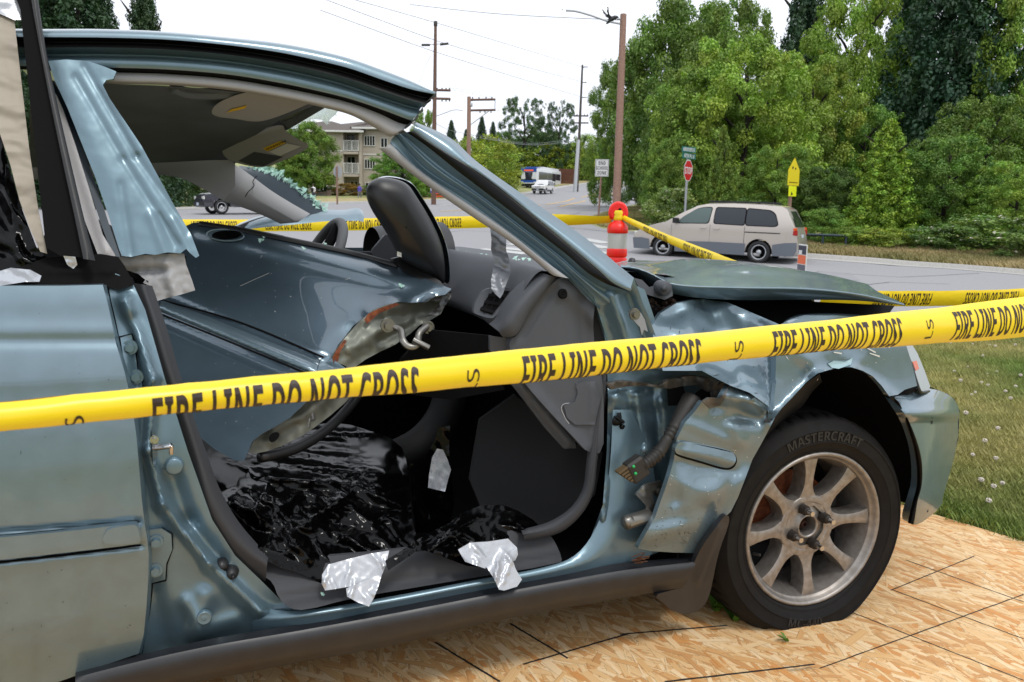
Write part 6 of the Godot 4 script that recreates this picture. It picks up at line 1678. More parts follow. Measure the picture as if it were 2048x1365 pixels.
func build_ground() -> void:
	var grass := mat(Color(1, 1, 1), 0.95)
	grass.albedo_texture = noise_tex(0.006, lin(0.16, 0.19, 0.055), lin(0.33, 0.30, 0.13), 1024, 6, FastNoiseLite.TYPE_SIMPLEX_SMOOTH, 0.25, 0.8, 4)
	tri(grass, 0.16)
	tag(part(self, "lawn", ground_sheet(PackedVector2Array([Vector2(-420, -60), Vector2(420, -60), Vector2(420, 420), Vector2(-420, 420)]), 0.0), grass), "", "", "", "structure")
	var asph := mat(Color(0.60, 0.595, 0.605), 0.9)
	asph.albedo_texture = noise_tex(0.15, Color(0.80, 0.80, 0.80), Color(1, 1, 1), 1024, 6, FastNoiseLite.TYPE_SIMPLEX, 0.0, 1.0, 9)
	tri(asph, 0.3)
	# the carriageways: far kerb from left to right, up the hill, round the corner, along the right-hand verge
	var far_left := [Vector2(-70, 50)]
	var top := gpoly([330, 420, 440, 416, 560, 410, 660, 407, 800, 404, 870, 401, 960, 397, 1040, 388, 1110, 376, 1150, 370, 1196, 364, 1240, 354, 1262, 347])
	var right := gpoly([1312, 347, 1318, 372, 1300, 398, 1274, 408, 1250, 414, 1225, 422, 1196, 432, 1182, 441, 1184, 450, 1204, 457, 1232, 462, 1262, 463, 1300, 466, 1400, 486, 1500, 500, 1600, 515, 1740, 525, 1900, 537, 2048, 549, 2400, 580])
	road_poly = PackedVector2Array(far_left)
	road_poly.append_array(top)
	road_poly.append_array(right)
	road_poly.append_array(PackedVector2Array([Vector2(60, 14), Vector2(60, 10.6), Vector2(14, 10.9), Vector2(7, 10.8), Vector2(2, 11.4), Vector2(-3, 12.8), Vector2(-8, 16), Vector2(-20, 22), Vector2(-70, 34)]))
	tag(part(self, "road", ground_sheet(road_poly, 0.012), asph), "", "", "", "structure")
	var conc := mat(Color(0.70, 0.69, 0.67), 0.9)
	conc.albedo_texture = noise_tex(0.05, Color(0.8, 0.8, 0.8), Color(1, 1, 1), 512, 4)
	tri(conc, 0.6)
	# kerbs: real steps with a concrete gutter in front
	var kn := 0
	for k in [[top, 0.16, "kerb"], [right.slice(12), 0.16, "kerb"]]:
		var rows := [PackedVector3Array(), PackedVector3Array(), PackedVector3Array(), PackedVector3Array()]
		var line: PackedVector2Array = k[0]
		var fine := PackedVector2Array()
		for i in line.size() - 1:
			var n := maxi(1, int(line[i].distance_to(line[i + 1]) / 1.0))
			for j in n: fine.append(line[i].lerp(line[i + 1], j / float(n)))
		fine.append(line[line.size() - 1])
		for i in fine.size():
			var t := (fine[mini(i + 1, fine.size() - 1)] - fine[maxi(i - 1, 0)]).normalized()
			var o := Vector2(-t.y, t.x)
			rows[0].append(flat_to(fine[i].x - o.x * 0.45, fine[i].y - o.y * 0.45, 0.02))
			rows[1].append(flat_to(fine[i].x, fine[i].y, 0.02))
			rows[2].append(flat_to(fine[i].x + o.x * 0.03, fine[i].y + o.y * 0.03, 0.12))
			rows[3].append(flat_to(fine[i].x + o.x * 0.2, fine[i].y + o.y * 0.2, 0.125))
		tag(part(self, "kerb", loft(rows), conc), "", "", "", "structure")
	# pavement on the far left and the dry strip behind it
	var dry := mat(Color(1, 1, 1), 0.95)
	dry.albedo_texture = noise_tex(0.012, lin(0.36, 0.27, 0.13), lin(0.20, 0.20, 0.07), 512, 6, FastNoiseLite.TYPE_SIMPLEX_SMOOTH, 0.35, 0.85, 21)
	tri(dry, 0.12)
	tag(part(self, "dry_verge", ground_sheet(gpoly([600, 408, 660, 405.5, 800, 402.5, 870, 399.5, 960, 395.5, 960, 388, 870, 391, 760, 395, 640, 398]), 0.03), dry), "", "", "", "structure")
	tag(part(self, "dry_verge", ground_sheet(gpoly([1120, 372, 1150, 367, 1186, 364, 1186, 361, 1150, 364, 1116, 369]), 0.03), dry), "", "", "", "structure")
	tag(part(self, "dry_verge", ground_sheet(gpoly([1400, 472, 1500, 484, 1600, 511, 1740, 522, 1900, 534, 2048, 546, 2400, 576, 2400, 536, 2048, 506, 1900, 500, 1760, 495, 1640, 490, 1500, 474]), 0.03), dry), "", "", "", "structure")
	# markings
	var white := mat(Color(0.80, 0.80, 0.79), 0.8)
	white.albedo_texture = noise_tex(0.08, Color(0.72, 0.72, 0.72), Color(1, 1, 1), 256, 4)
	tri(white, 1.0)
	var yel := mat(Color(0.78, 0.62, 0.30), 0.8)
	var n := 0
	for s in [[946, 507, 1010, 511], [960, 500, 1052, 509], [1000, 497, 1080, 505], [1020, 489, 1096, 498], [1150, 500, 1216, 509], [1160, 488, 1218, 498], [1166, 479, 1214, 488]]:
		tag(part(self, "crossing_stripe", ground_sheet(stripe(gud(s[0], s[1]), gud(s[2], s[3]), 0.55), 0.024), white), "", "", "", "structure")
	for s in [[1092, 410, 1150, 397], [1162, 395, 1200, 386], [1120, 414, 1170, 402], [1210, 383, 1262, 366], [1028, 421, 1080, 410], [1180, 399, 1230, 386], [880, 424, 960, 418]]:
		tag(part(self, "lane_line", ground_sheet(stripe(gud(s[0], s[1]), gud(s[2], s[3]), 0.22), 0.024), yel), "", "", "", "structure")
	for s in [[880, 412, 925, 408], [1110, 378, 1134, 373], [850, 418, 880, 417]]:
		tag(part(self, "lane_line", ground_sheet(stripe(gud(s[0], s[1]), gud(s[2], s[3]), 0.3), 0.024), white), "", "", "", "structure")
	var tar := mat(Color(0.30, 0.30, 0.31), 0.7)
	for s in [[1500, 560, 1640, 545, 1800, 556, 1960, 548], [1700, 575, 1780, 566, 1900, 570], [860, 470, 930, 462, 1010, 466, 1080, 458], [1120, 450, 1150, 458, 1200, 462], [940, 432, 1020, 428, 1100, 418], [1160, 425, 1100, 445, 1060, 470]]:
		var g := gpoly(s)
		for i in g.size() - 1: tag(part(self, "road_crack", ground_sheet(stripe(g[i], g[i + 1], 0.035), 0.018), tar), "", "", "", "structure")
	var worn := mat(Color(0.52, 0.515, 0.525), 0.92)
	for s in [[1560, 552, 1700, 548, 1720, 562, 1574, 568], [900, 446, 1010, 440, 1024, 450, 906, 456]]:
		tag(part(self, "road_patch", ground_sheet(gpoly(s), 0.016), worn), "", "", "", "structure")
	build_grass()

func blade_mesh(n: int, h: float, spread: float, w: float, sd: int) -> ArrayMesh:
	var r := RandomNumberGenerator.new()
	r.seed = sd
	var v := PackedVector3Array()
	var ix := PackedInt32Array()
	for i in n:
		var a := r.randf() * TAU
		var o := Vector3(r.randf_range(-1, 1), 0, r.randf_range(-1, 1)) * spread
		var d := Vector3(cos(a), 0, sin(a))
		var s := Vector3(-d.z, 0, d.x) * w
		var hh := h * r.randf_range(0.5, 1.15)
		var b := v.size()
		var lean := r.randf_range(0.2, 1.0)
		v.append_array([o - s, o + s, o + d * hh * 0.3 * lean + Vector3(0, hh * 0.6, 0) + s * 0.7, o + d * hh * 0.8 * lean + Vector3(0, hh, 0)])
		ix.append_array([b, b + 1, b + 2, b, b + 2, b + 3])
	return finish(v, ix)

func scatter(called: String, mesh: Mesh, m: Material, spots: Array) -> void:
	var mm := MultiMesh.new()
	mm.transform_format = MultiMesh.TRANSFORM_3D
	mm.use_colors = true
	mm.mesh = mesh
	mm.instance_count = spots.size()
	for i in spots.size():
		mm.set_instance_transform(i, spots[i][0])
		mm.set_instance_color(i, spots[i][1])
	var o := MultiMeshInstance3D.new()
	o.multimesh = mm
	o.material_override = m
	o.name = numbered(called)
	add_child(o)
	tag(o, "", "", "", "stuff")

func build_grass() -> void:
	var m := mat(Color(1, 1, 1), 0.7)
	m.vertex_color_use_as_albedo = true
	m.backlight_enabled = true
	m.backlight = Color(0.4, 0.45, 0.15)
	var near := []
	var r := RandomNumberGenerator.new()
	r.seed = 5
	var e1 := Vector3(0.9689, 0, -0.2474)
	var e2 := Vector3(0.2474, 0, 0.9689)
	var edge := Vector3(0.947, 0, -0.489).dot(e1)
	var tries := 0
	while near.size() < 42000 and tries < 400000:
		tries += 1
		var d := 1.6 + 9.6 * pow(r.randf(), 1.5)
		var u := r.randf_range(-0.1, 0.72) * d + r.randf_range(0.0, 0.6)
		var p := flat_to(u, d)
		var q := p.dot(e1)
		if q < edge + 0.005 and q > edge - 3.8 and p.dot(e2) > -1.35: continue
		if p.x < 0.6 and p.z < 0.1 and p.z > -1.6: continue
		var dryness := clampf(0.5 + 1.3 * nr.get_noise_2d(p.x * 22.0, p.z * 22.0) + 0.35 * nr.get_noise_2d(p.x * 110.0, p.z * 110.0) + 0.22 * smoothstep(5.0, 8.0, d), 0.0, 1.0)
		var c := Color(0.155, 0.225, 0.045).lerp(Color(0.43, 0.37, 0.15), dryness * 0.85) * r.randf_range(0.75, 1.25)
		near.append([Transform3D(Basis(Vector3.UP, r.randf() * TAU).scaled(Vector3.ONE * r.randf_range(0.7, 1.25) * (0.8 + 0.03 * d)), p), c])
	scatter("grass", blade_mesh(11, 0.05, 0.028, 0.0016, 3), m, near)
	# grass sticking up in the gap between the boards
	var far := []
	tries = 0
	var zone := gpoly([1400, 472, 1500, 480, 1640, 492, 1760, 496, 1900, 501, 2048, 507, 2300, 528, 2300, 566, 2048, 545, 1900, 533, 1740, 521, 1600, 510, 1500, 497, 1400, 484])
	var zone2 := gpoly([1190, 441, 1210, 432, 1250, 420, 1285, 416, 1330, 424, 1420, 440, 1420, 484, 1300, 462, 1240, 459, 1206, 454])
	for z in [zone, zone2]:
		var lo: Vector2 = z[0]
		var hi: Vector2 = z[0]
		for q in z:
			lo = lo.min(q)
			hi = hi.max(q)
		for i in 60000:
			var q := Vector2(r.randf_range(lo.x, hi.x), r.randf_range(lo.y, hi.y))
			if not Geometry2D.is_point_in_polygon(q, z): continue
			var dryness := clampf(0.72 + 0.8 * nr.get_noise_2d(q.x * 8.0, q.y * 14.0), 0.0, 1.0) if z == zone else clampf(0.45 + 0.8 * nr.get_noise_2d(q.x * 14.0, q.y * 14.0), 0.0, 1.0)
			var c := Color(0.13, 0.16, 0.04).lerp(Color(0.40, 0.31, 0.15), dryness) * r.randf_range(0.75, 1.2)
			far.append([Transform3D(Basis(Vector3.UP, r.randf() * TAU).scaled(Vector3.ONE * r.randf_range(0.7, 1.3)), flat_to(q.x, q.y, 0.02)), c])
	scatter("verge_grass", blade_mesh(6, 0.17, 0.14, 0.012, 8), m, far)
	# white clover heads
	var spots := [[1930, 850], [1950, 800], [1975, 786], [2010, 800], [1944, 930], [1990, 940], [1985, 1000], [1975, 1030], [1960, 988], [2030, 790], [1962, 780], [1975, 760], [1935, 745], [1993, 757], [2040, 768], [2003, 990], [1908, 755], [1920, 780], [2020, 815], [1900, 700], [1945, 698], [1990, 705], [2030, 704], [1965, 725], [1942, 805], [1994, 880], [1968, 905], [1980, 700]]
	var where := ["beside the bumper", "in the mid lawn", "near the right edge", "towards the tape", "by the board's far corner"]
	var head := SphereMesh.new()
	head.radius = 0.011
	head.height = 0.018
	head.radial_segments = 9
	head.rings = 5
	var first: Node3D = null
	var wm := mat(Color(0.80, 0.76, 0.72), 0.8)
	var sm := mat(Color(0.25, 0.36, 0.1), 0.7)
	for i in spots.size():
		var p := GP(spots[i][0], spots[i][1])
		if i == 0:
			first = thing("clover_flower", "small white clover head standing in the lawn grass", "flower", p, 0.0, "white clover heads in the lawn")
			var petals := []
			var rr := RandomNumberGenerator.new()
			rr.seed = 2
			for k in 40:
				var dd := Vector3(rr.randfn(), rr.randfn(), rr.randfn()).normalized()
				petals.append([head, Transform3D(Basis().scaled(Vector3.ONE * 0.26), Vector3(0, 0.062, 0) + dd * Vector3(0.010, 0.008, 0.010))])
			part(first, "flower_head", merge(petals), wm)
			part(first, "stem", seg(Vector3(0, 0, 0), Vector3(0, 0.056, 0), 0.0012, 5), sm)
		else:
			dup(first, p, r.randf() * TAU).scale = Vector3.ONE * r.randf_range(0.6, 0.95)

# ---------- plants ----------
func leaf_cloud(sd: int, clumps: Array, per: int, leaf: float, base: Color, spread := 0.9) -> ArrayMesh:
	# clumps: [centre, radius]; leaves face outwards and up, in light and dark tones by clump
	var r := RandomNumberGenerator.new()
	r.seed = sd
	var v := PackedVector3Array()
	var c := PackedColorArray()
	var ix := PackedInt32Array()
	for cl in clumps:
		var tone := r.randf_range(0.74, 1.25)
		var hue := r.randf_range(-0.12, 0.16)
		var n := int(per * clampf(cl[2] if cl.size() > 2 else 1.0, 0.2, 3.0))
		for i in n:
			var d := Vector3(r.randfn(), r.randfn(), r.randfn()).normalized()
			var p: Vector3 = cl[0] + d * cl[1] * pow(r.randf(), 0.5) * Vector3(1.0, 0.75, 1.0)
			var nn := (d * 0.7 + Vector3(0, 0.7, 0) + Vector3(r.randfn(), r.randfn(), r.randfn()) * spread * 0.6).normalized()
			var s := nn.cross(Vector3(r.randfn(), r.randfn(), r.randfn())).normalized()
			var t := nn.cross(s)
			var l := leaf * r.randf_range(0.6, 1.35)
			s *= l * 0.5
			t *= l * 0.30
			var b := v.size()
			var fold := nn * l * 0.08
			v.append_array([p - s, p + t + fold, p + s, p - t + fold])
			var k := tone * r.randf_range(0.75, 1.3)
			var cc := Color(base.r * k * (1.0 + hue), base.g * k, base.b * k * (1.0 - hue))
			c.append_array([cc, cc, cc, cc])
			ix.append_array([b, b + 1, b + 2, b, b + 2, b + 3])
	return finish(v, ix, c)

func broad_clumps(sd: int, n: int, rad: float, low := 0.12, squat := 0.0) -> Array:
	# unit height, unit width: limbs end in rounded masses of different size, with gaps between
	var r := RandomNumberGenerator.new()
	r.seed = sd
	var out := []
	for i in n:
		var y := lerpf(low, 0.94, pow(r.randf(), 0.85))
		var k := (y - low) / (1.0 - low)
		var wid := 0.5 * sqrt(maxf(0.05, 1.0 - pow(absf(k - 0.38) / 0.66, 2.2 - squat))) 
		var a := r.randf() * TAU
		var q := wid * sqrt(r.randf_range(0.15, 1.0)) * r.randf_range(0.82, 1.08)
		var rr := rad * r.randf_range(0.6, 1.4) * lerpf(1.1, 0.75, k)
		if r.randf() < 0.14:                                 # sprigs that stand out of the outline
			q *= 1.16
			y += 0.03
			rr *= 0.5
		out.append([Vector3(cos(a) * q, y, sin(a) * q), rr, pow(rr / rad, 2.0)])
	return out

func conifer_clumps(sd: int, layers: int, droop: float) -> Array:
	var r := RandomNumberGenerator.new()
	r.seed = sd
	var out := []
	for i in layers:
		var k := i / float(layers)
		var y := lerpf(0.05, 0.97, k)
		var wid := 0.5 * pow(1.0 - k, 0.8) * r.randf_range(0.8, 1.12) + 0.015
		var nb := int(lerpf(13, 4, k))
		var a0 := r.randf() * TAU
		for b in nb:
			var a := a0 + TAU * b / nb + r.randf_range(-0.2, 0.2)
			var l := wid * r.randf_range(0.75, 1.15)
			for s in 4:
				var t := (s + 1.0) / 4.0
				out.append([Vector3(cos(a) * l * t, y - droop * t * t * l + 0.015 * r.randf(), sin(a) * l * t), 0.030 + 0.028 * (1.0 - k) * sin(t * 2.4), 1.0])
	return out

var crowns := {}
var trunk_mesh: ArrayMesh
func tree(kind: String, px: float, d: float, top: float, wpx: float, label: String, group: String, tint := Color(1, 1, 1), base_py := -1.0) -> void:
	var base := at_depth(px, 420.0, d)
	if base_py > 0.0: base = D(px, base_py, d)
	var tp := D(px, top, d)
	var h := tp.y - base.y
	var w := wpx / F * d
	var nm: String = {"broad": "leafy_tree", "broad2": "leafy_tree", "airy": "leafy_tree", "fir": "conifer_tree", "cedar": "cedar_tree", "bush": "bush", "bramble": "bramble_bush", "hedge": "bush"}[kind]
	var o := thing(nm, label, "bush" if nm.ends_with("bush") else "tree", base, rng.randf() * TAU, group)
	o.scale = Vector3(w, h, w)
	var key := kind
	var m := mat(Color(1, 1, 1), 0.62)
	m.vertex_color_use_as_albedo = true
	m.albedo_color = tint
	m.backlight_enabled = true
	m.backlight = Color(0.6, 0.7, 0.2)
	if not M.has("leaf" + str(tint)): M["leaf" + str(tint)] = m
	part(o, "crown", crowns[key], M["leaf" + str(tint)])
	if kind != "bush" and kind != "bramble" and kind != "hedge": part(o, "trunk", trunk_mesh, M.bark)
	if kind == "bramble": part(o, "blossom", crowns.blossom, M.blossom)

func build_plants() -> void:
	var bark := mat(Color(0.20, 0.165, 0.135), 0.95)
	bark.albedo_texture = noise_tex(0.03, Color(0.5, 0.5, 0.5), Color(1, 1, 1), 256, 5)
	M.bark = tri(bark, 2.0)
	M.blossom = mat(Color(0.80, 0.76, 0.72), 0.8)
	crowns.broad = leaf_cloud(11, broad_clumps(1, 280, 0.078), 300, 0.019, Color(0.184, 0.263, 0.054))
	crowns.broad2 = leaf_cloud(12, broad_clumps(2, 320, 0.067, 0.03), 270, 0.0175, Color(0.217, 0.302, 0.061))
	crowns.airy = leaf_cloud(13, broad_clumps(3, 230, 0.050, 0.16), 110, 0.020, Color(0.109, 0.160, 0.051), 1.2)
	crowns.fir = leaf_cloud(14, conifer_clumps(4, 34, 0.35), 60, 0.017, Color(0.041, 0.080, 0.038), 0.6)
	crowns.cedar = leaf_cloud(15, conifer_clumps(5, 28, 0.75), 50, 0.020, Color(0.217, 0.273, 0.048), 0.8)
	crowns.bush = leaf_cloud(16, broad_clumps(6, 110, 0.11, 0.04, 0.6), 230, 0.028, Color(0.206, 0.291, 0.061))
	crowns.hedge = leaf_cloud(18, broad_clumps(7, 150, 0.11, 0.02, -2.0), 110, 0.034, Color(0.239, 0.330, 0.065))
	crowns.bramble = leaf_cloud(17, broad_clumps(8, 90, 0.11, 0.04, 0.4), 100, 0.040, Color(0.184, 0.254, 0.067))
	var fl := []
	for q in broad_clumps(8, 90, 0.11, 0.04, 0.4):
		if rng.randf() < 0.55: fl.append([q[0] + Vector3(0, 0.02, 0), q[1] * 1.05, 1.0])
	crowns.blossom = leaf_cloud(19, fl, 9, 0.030, Color(1, 1, 1), 1.0)
	var limbs := []
	var tr := spline([Vector3(0, -0.02, 0), Vector3(0.01, 0.25, 0.008), Vector3(-0.012, 0.5, -0.01), Vector3(0.0, 0.82, 0.0)], 14)
	var rad := []
	for i in 14: rad.append(lerpf(0.030, 0.007, i / 13.0))
	limbs.append(tube(tr, rad, 8))
	for i in 7:
		var a := i * 2.4
		var y := 0.22 + 0.08 * i
		var e := Vector3(cos(a) * 0.2, y + 0.15, sin(a) * 0.2)
		limbs.append(tube(PackedVector3Array([Vector3(0, y, 0), Vector3(cos(a) * 0.12, y + 0.1, sin(a) * 0.12), e]), [0.012, 0.009, 0.003], 6))
	trunk_mesh = merge(limbs)
	var G := "trees of the wood across the road"
	var Y := Color(1.0, 1.0, 0.95)
	# the wood on the right, back to front
	tree("broad", 1350, 58, 2, 270, "tall dark leafy tree behind the brown lamp pole", G, Color(0.85, 0.92, 0.82))
	tree("broad2", 1232, 66, 118, 130, "dark leafy tree at the left end of the wood beside the road", G, Color(0.78, 0.86, 0.76))
	tree("broad", 1450, 52, 2, 220, "broad mid green tree rising to the skyline left of the gap", G, Color(0.9, 0.95, 0.85))
	tree("fir", 1588, 60, -75, 260, "dark fir right of the sky gap on the ridge of the wood", G, Color(0.9, 1.0, 0.95))
	tree("broad2", 1690, 50, -40, 230, "yellow green leafy tree between the two dark firs", G, Color(1.02, 1.06, 0.85))
	tree("fir", 1790, 56, -90, 260, "slim dark fir left of the great fir", G, Color(0.85, 1.0, 0.95))
	tree("fir", 1893, 46, -230, 460, "great dark fir filling the upper right of the wood", G, Color(0.8, 0.95, 0.95))
	tree("broad2", 2030, 44, -30, 240, "yellowish tree cut by the right edge beside the great fir", G, Color(1.0, 1.04, 0.88))
	tree("broad", 1325, 48, 170, 110, "small dark tree where the wood meets the hill road", G, Color(0.75, 0.82, 0.72))
	tree("broad2", 1480, 38, 78, 300, "bright green leafy tree in the middle of the wood", G, Color(1.08, 1.1, 0.95))
	tree("broad", 1402, 40, 128, 230, "mid green tree behind the stop sign", G, Color(1.0, 1.04, 0.9))
	tree("broad2", 1610, 42, 112, 220, "light green tree above the rear of the van", G, Color(1.02, 1.0, 0.85))
	tree("broad", 1720, 42, 210, 170, "leafy tree filling the hollow below the firs", G, Color(0.9, 1.0, 0.85))
	tree("broad", 1960, 38, 190, 230, "mid green tree below the great fir", G, Color(0.85, 0.9, 0.78))
	tree("cedar", 1440, 33, 245, 130, "feathery cedar right behind the stop sign", G, Color(0.85, 0.92, 0.8))
	tree("broad", 1345, 37, 275, 130, "low leafy tree left of the stop sign", G, Color(0.95, 1.0, 0.88))
	tree("broad2", 1550, 34, 285, 160, "leafy shrub tree behind the yellow school sign", G, Color(0.92, 0.98, 0.85))
	tree("cedar", 1768, 31, 232, 240, "feathery yellow green cedar at the edge of the verge", G, Color(1.02, 1.12, 0.92))
	tree("broad", 1650, 33, 330, 150, "dark shrub tree between the school sign and the cedar", G, Color(0.7, 0.78, 0.7))
	tree("broad", 1890, 31, 268, 200, "dark green rounded tree right of the cedar", G, Color(0.85, 0.95, 0.82))
	tree("broad2", 2030, 29, 318, 190, "bright green shrub tree at the right edge", G, Color(1.0, 1.05, 0.9))
	tree("fir", 1340, 75, -30, 120, "fir tip showing behind the left of the wood", G, Color(0.8, 0.9, 0.85))
	var GB := "bushes along the foot of the wood"
	tree("bramble", 1345, 33.5, 372, 130, "flowering bramble left of the stop sign pole", GB)
	tree("bramble", 1990, 26.5, 428, 220, "flowering bramble on the verge at the right edge", GB, Color(0.95, 1.0, 0.9))
	tree("bramble", 1860, 27.5, 452, 120, "low bramble right of the cedar foot", GB, Color(0.8, 0.9, 0.8))
	tree("bush", 1650, 29.5, 415, 110, "low green bush behind the tail of the van", GB, Color(0.85, 0.95, 0.8))
	tree("bush", 1700, 28.5, 452, 100, "low weeds bush right of the van's tail", GB, Color(0.95, 1.0, 0.85))
	tree("bush", 1770, 28, 455, 130, "spreading bush at the foot of the cedar", GB, Color(1.1, 1.05, 0.85))
	tree("bush", 1930, 28, 440, 150, "dark bush between the brambles", GB, Color(0.7, 0.8, 0.7))
	tree("bush", 1330, 42, 345, 70, "bush overhanging the hill road beside the grey car", GB, Color(0.9, 1.0, 0.85))
	tree("bush", 1500, 33, 395, 150, "dark bush hidden behind the roof of the van", GB, Color(0.7, 0.8, 0.7))
	# trees up the hill, in the middle distance
	var H := "trees up the hill"
	tree("airy", 1045, 150, 190, 105, "tall open tree above the bus on the skyline", H, Color(0.8, 0.9, 0.95))
	tree("airy", 1116, 150, 200, 75, "narrow tall tree right of the open skyline tree", H, Color(0.75, 0.85, 0.9))
	tree("broad", 1080, 160, 262, 130, "round dark tree below the skyline trees", H, Color(0.7, 0.8, 0.8))
	tree("fir", 902, 150, 240, 60, "small fir left of the crossarm pole", H)
	tree("fir", 962, 155, 232, 58, "pointed fir right of the crossarm pole", H)
	tree("fir", 984, 158, 243, 50, "shorter fir right of the pointed fir", H)
	tree("fir", 931, 150, 258, 46, "low fir half behind the crossarm pole", H)
	tree("broad", 1006, 150, 262, 60, "mid green crown right of the small firs", H, Color(0.8, 0.9, 0.85))
	tree("broad2", 848, 100, 218, 60, "tree top behind the cut of the roof beside the tall pole", H, Color(0.9, 0.95, 0.85))
	var HH := "bright bushes behind the bus"
	var hb := [[925, 282, 150, 96], [965, 272, 150, 104], [1005, 290, 90, 150], [1040, 296, 100, 150], [1085, 288, 110, 152], [1125, 296, 80, 152], [1170, 268, 60, 150], [1196, 274, 60, 150], [900, 300, 90, 92], [1150, 285, 70, 150], [1220, 290, 60, 165], [1004, 306, 74, 118]]
	var hl := ["bright bush left of the crossarm pole foot", "bright bush right of the crossarm pole foot", "bright bush above the blue bus stop sign", "bright bush over the front of the bus", "bright bush over the middle of the bus", "bright bush over the rear of the bus", "pale bush right of the far thin pole", "pale bush behind the parked white car", "bright bush showing past the cut pillar", "pale bush behind the thin far pole", "dark bush behind the white sign", "low bush left of the bus"]
	for i in hb.size(): tree("hedge", hb[i][0], hb[i][3], hb[i][1], hb[i][2], hl[i], HH, Color(1.05, 1.0, 0.75) if i < 6 else Color(1.0, 1.0, 0.8))
	# by the apartments, and through the windows
	var A := "trees in front of the apartments"
	tree("broad", 612, 92, 240, 130, "leafy tree in front of the left wing of the apartments", A, Color(0.95, 1.0, 0.9))
	tree("broad2", 575, 90, 262, 100, "leafy tree half behind the hanging sun visor", A, Color(0.9, 0.98, 0.9))
	tree("broad2", 806, 90, 292, 130, "rounded tree in front of the right wing of the apartments", A, Color(0.85, 0.98, 0.85))
	tree("bush", 694, 93, 366, 66, "reddish shrub beside the walker in purple", A, Color(1.15, 0.8, 0.75))
	tree("bush", 740, 95, 370, 50, "green shrub below the apartment windows", A, Color(0.85, 0.9, 0.75))
	tree("bush", 652, 94, 372, 60, "low shrub beside the stone block", A, Color(0.7, 0.8, 0.7))
	for q in [[330, 64, 338, 70, "dark hedge bush seen through the far window"], [372, 64, 340, 70, "dark hedge bush next to the middle pillar view"], [412, 64, 338, 66, "dark hedge bush above the parked dark car"], [290, 64, 335, 70, "dark hedge bush behind the middle pillar"], [450, 66, 345, 60, "dark hedge bush behind the far pillar"]]:
		tree("hedge", q[0], q[1], q[2], q[3], q[4], "dark hedge beyond the far window", Color(0.42, 0.52, 0.45))
	var T := "firs above the roof of the wreck"
	tree("fir", 152, 52, -150, 420, "big dark fir above the roof at top left", T, Color(0.85, 0.95, 0.85))
	tree("fir", 222, 54, -40, 240, "dark fir beside the big fir at top left", T, Color(0.85, 0.95, 0.85))
	tree("fir", 306, 56, -50, 200, "lone fir with drooping tip right of the pair", T, Color(0.95, 1.0, 0.85))
	tree("fir", 80, 56, -90, 260, "fir behind the taped rear pillar", T, Color(0.85, 0.95, 0.85))

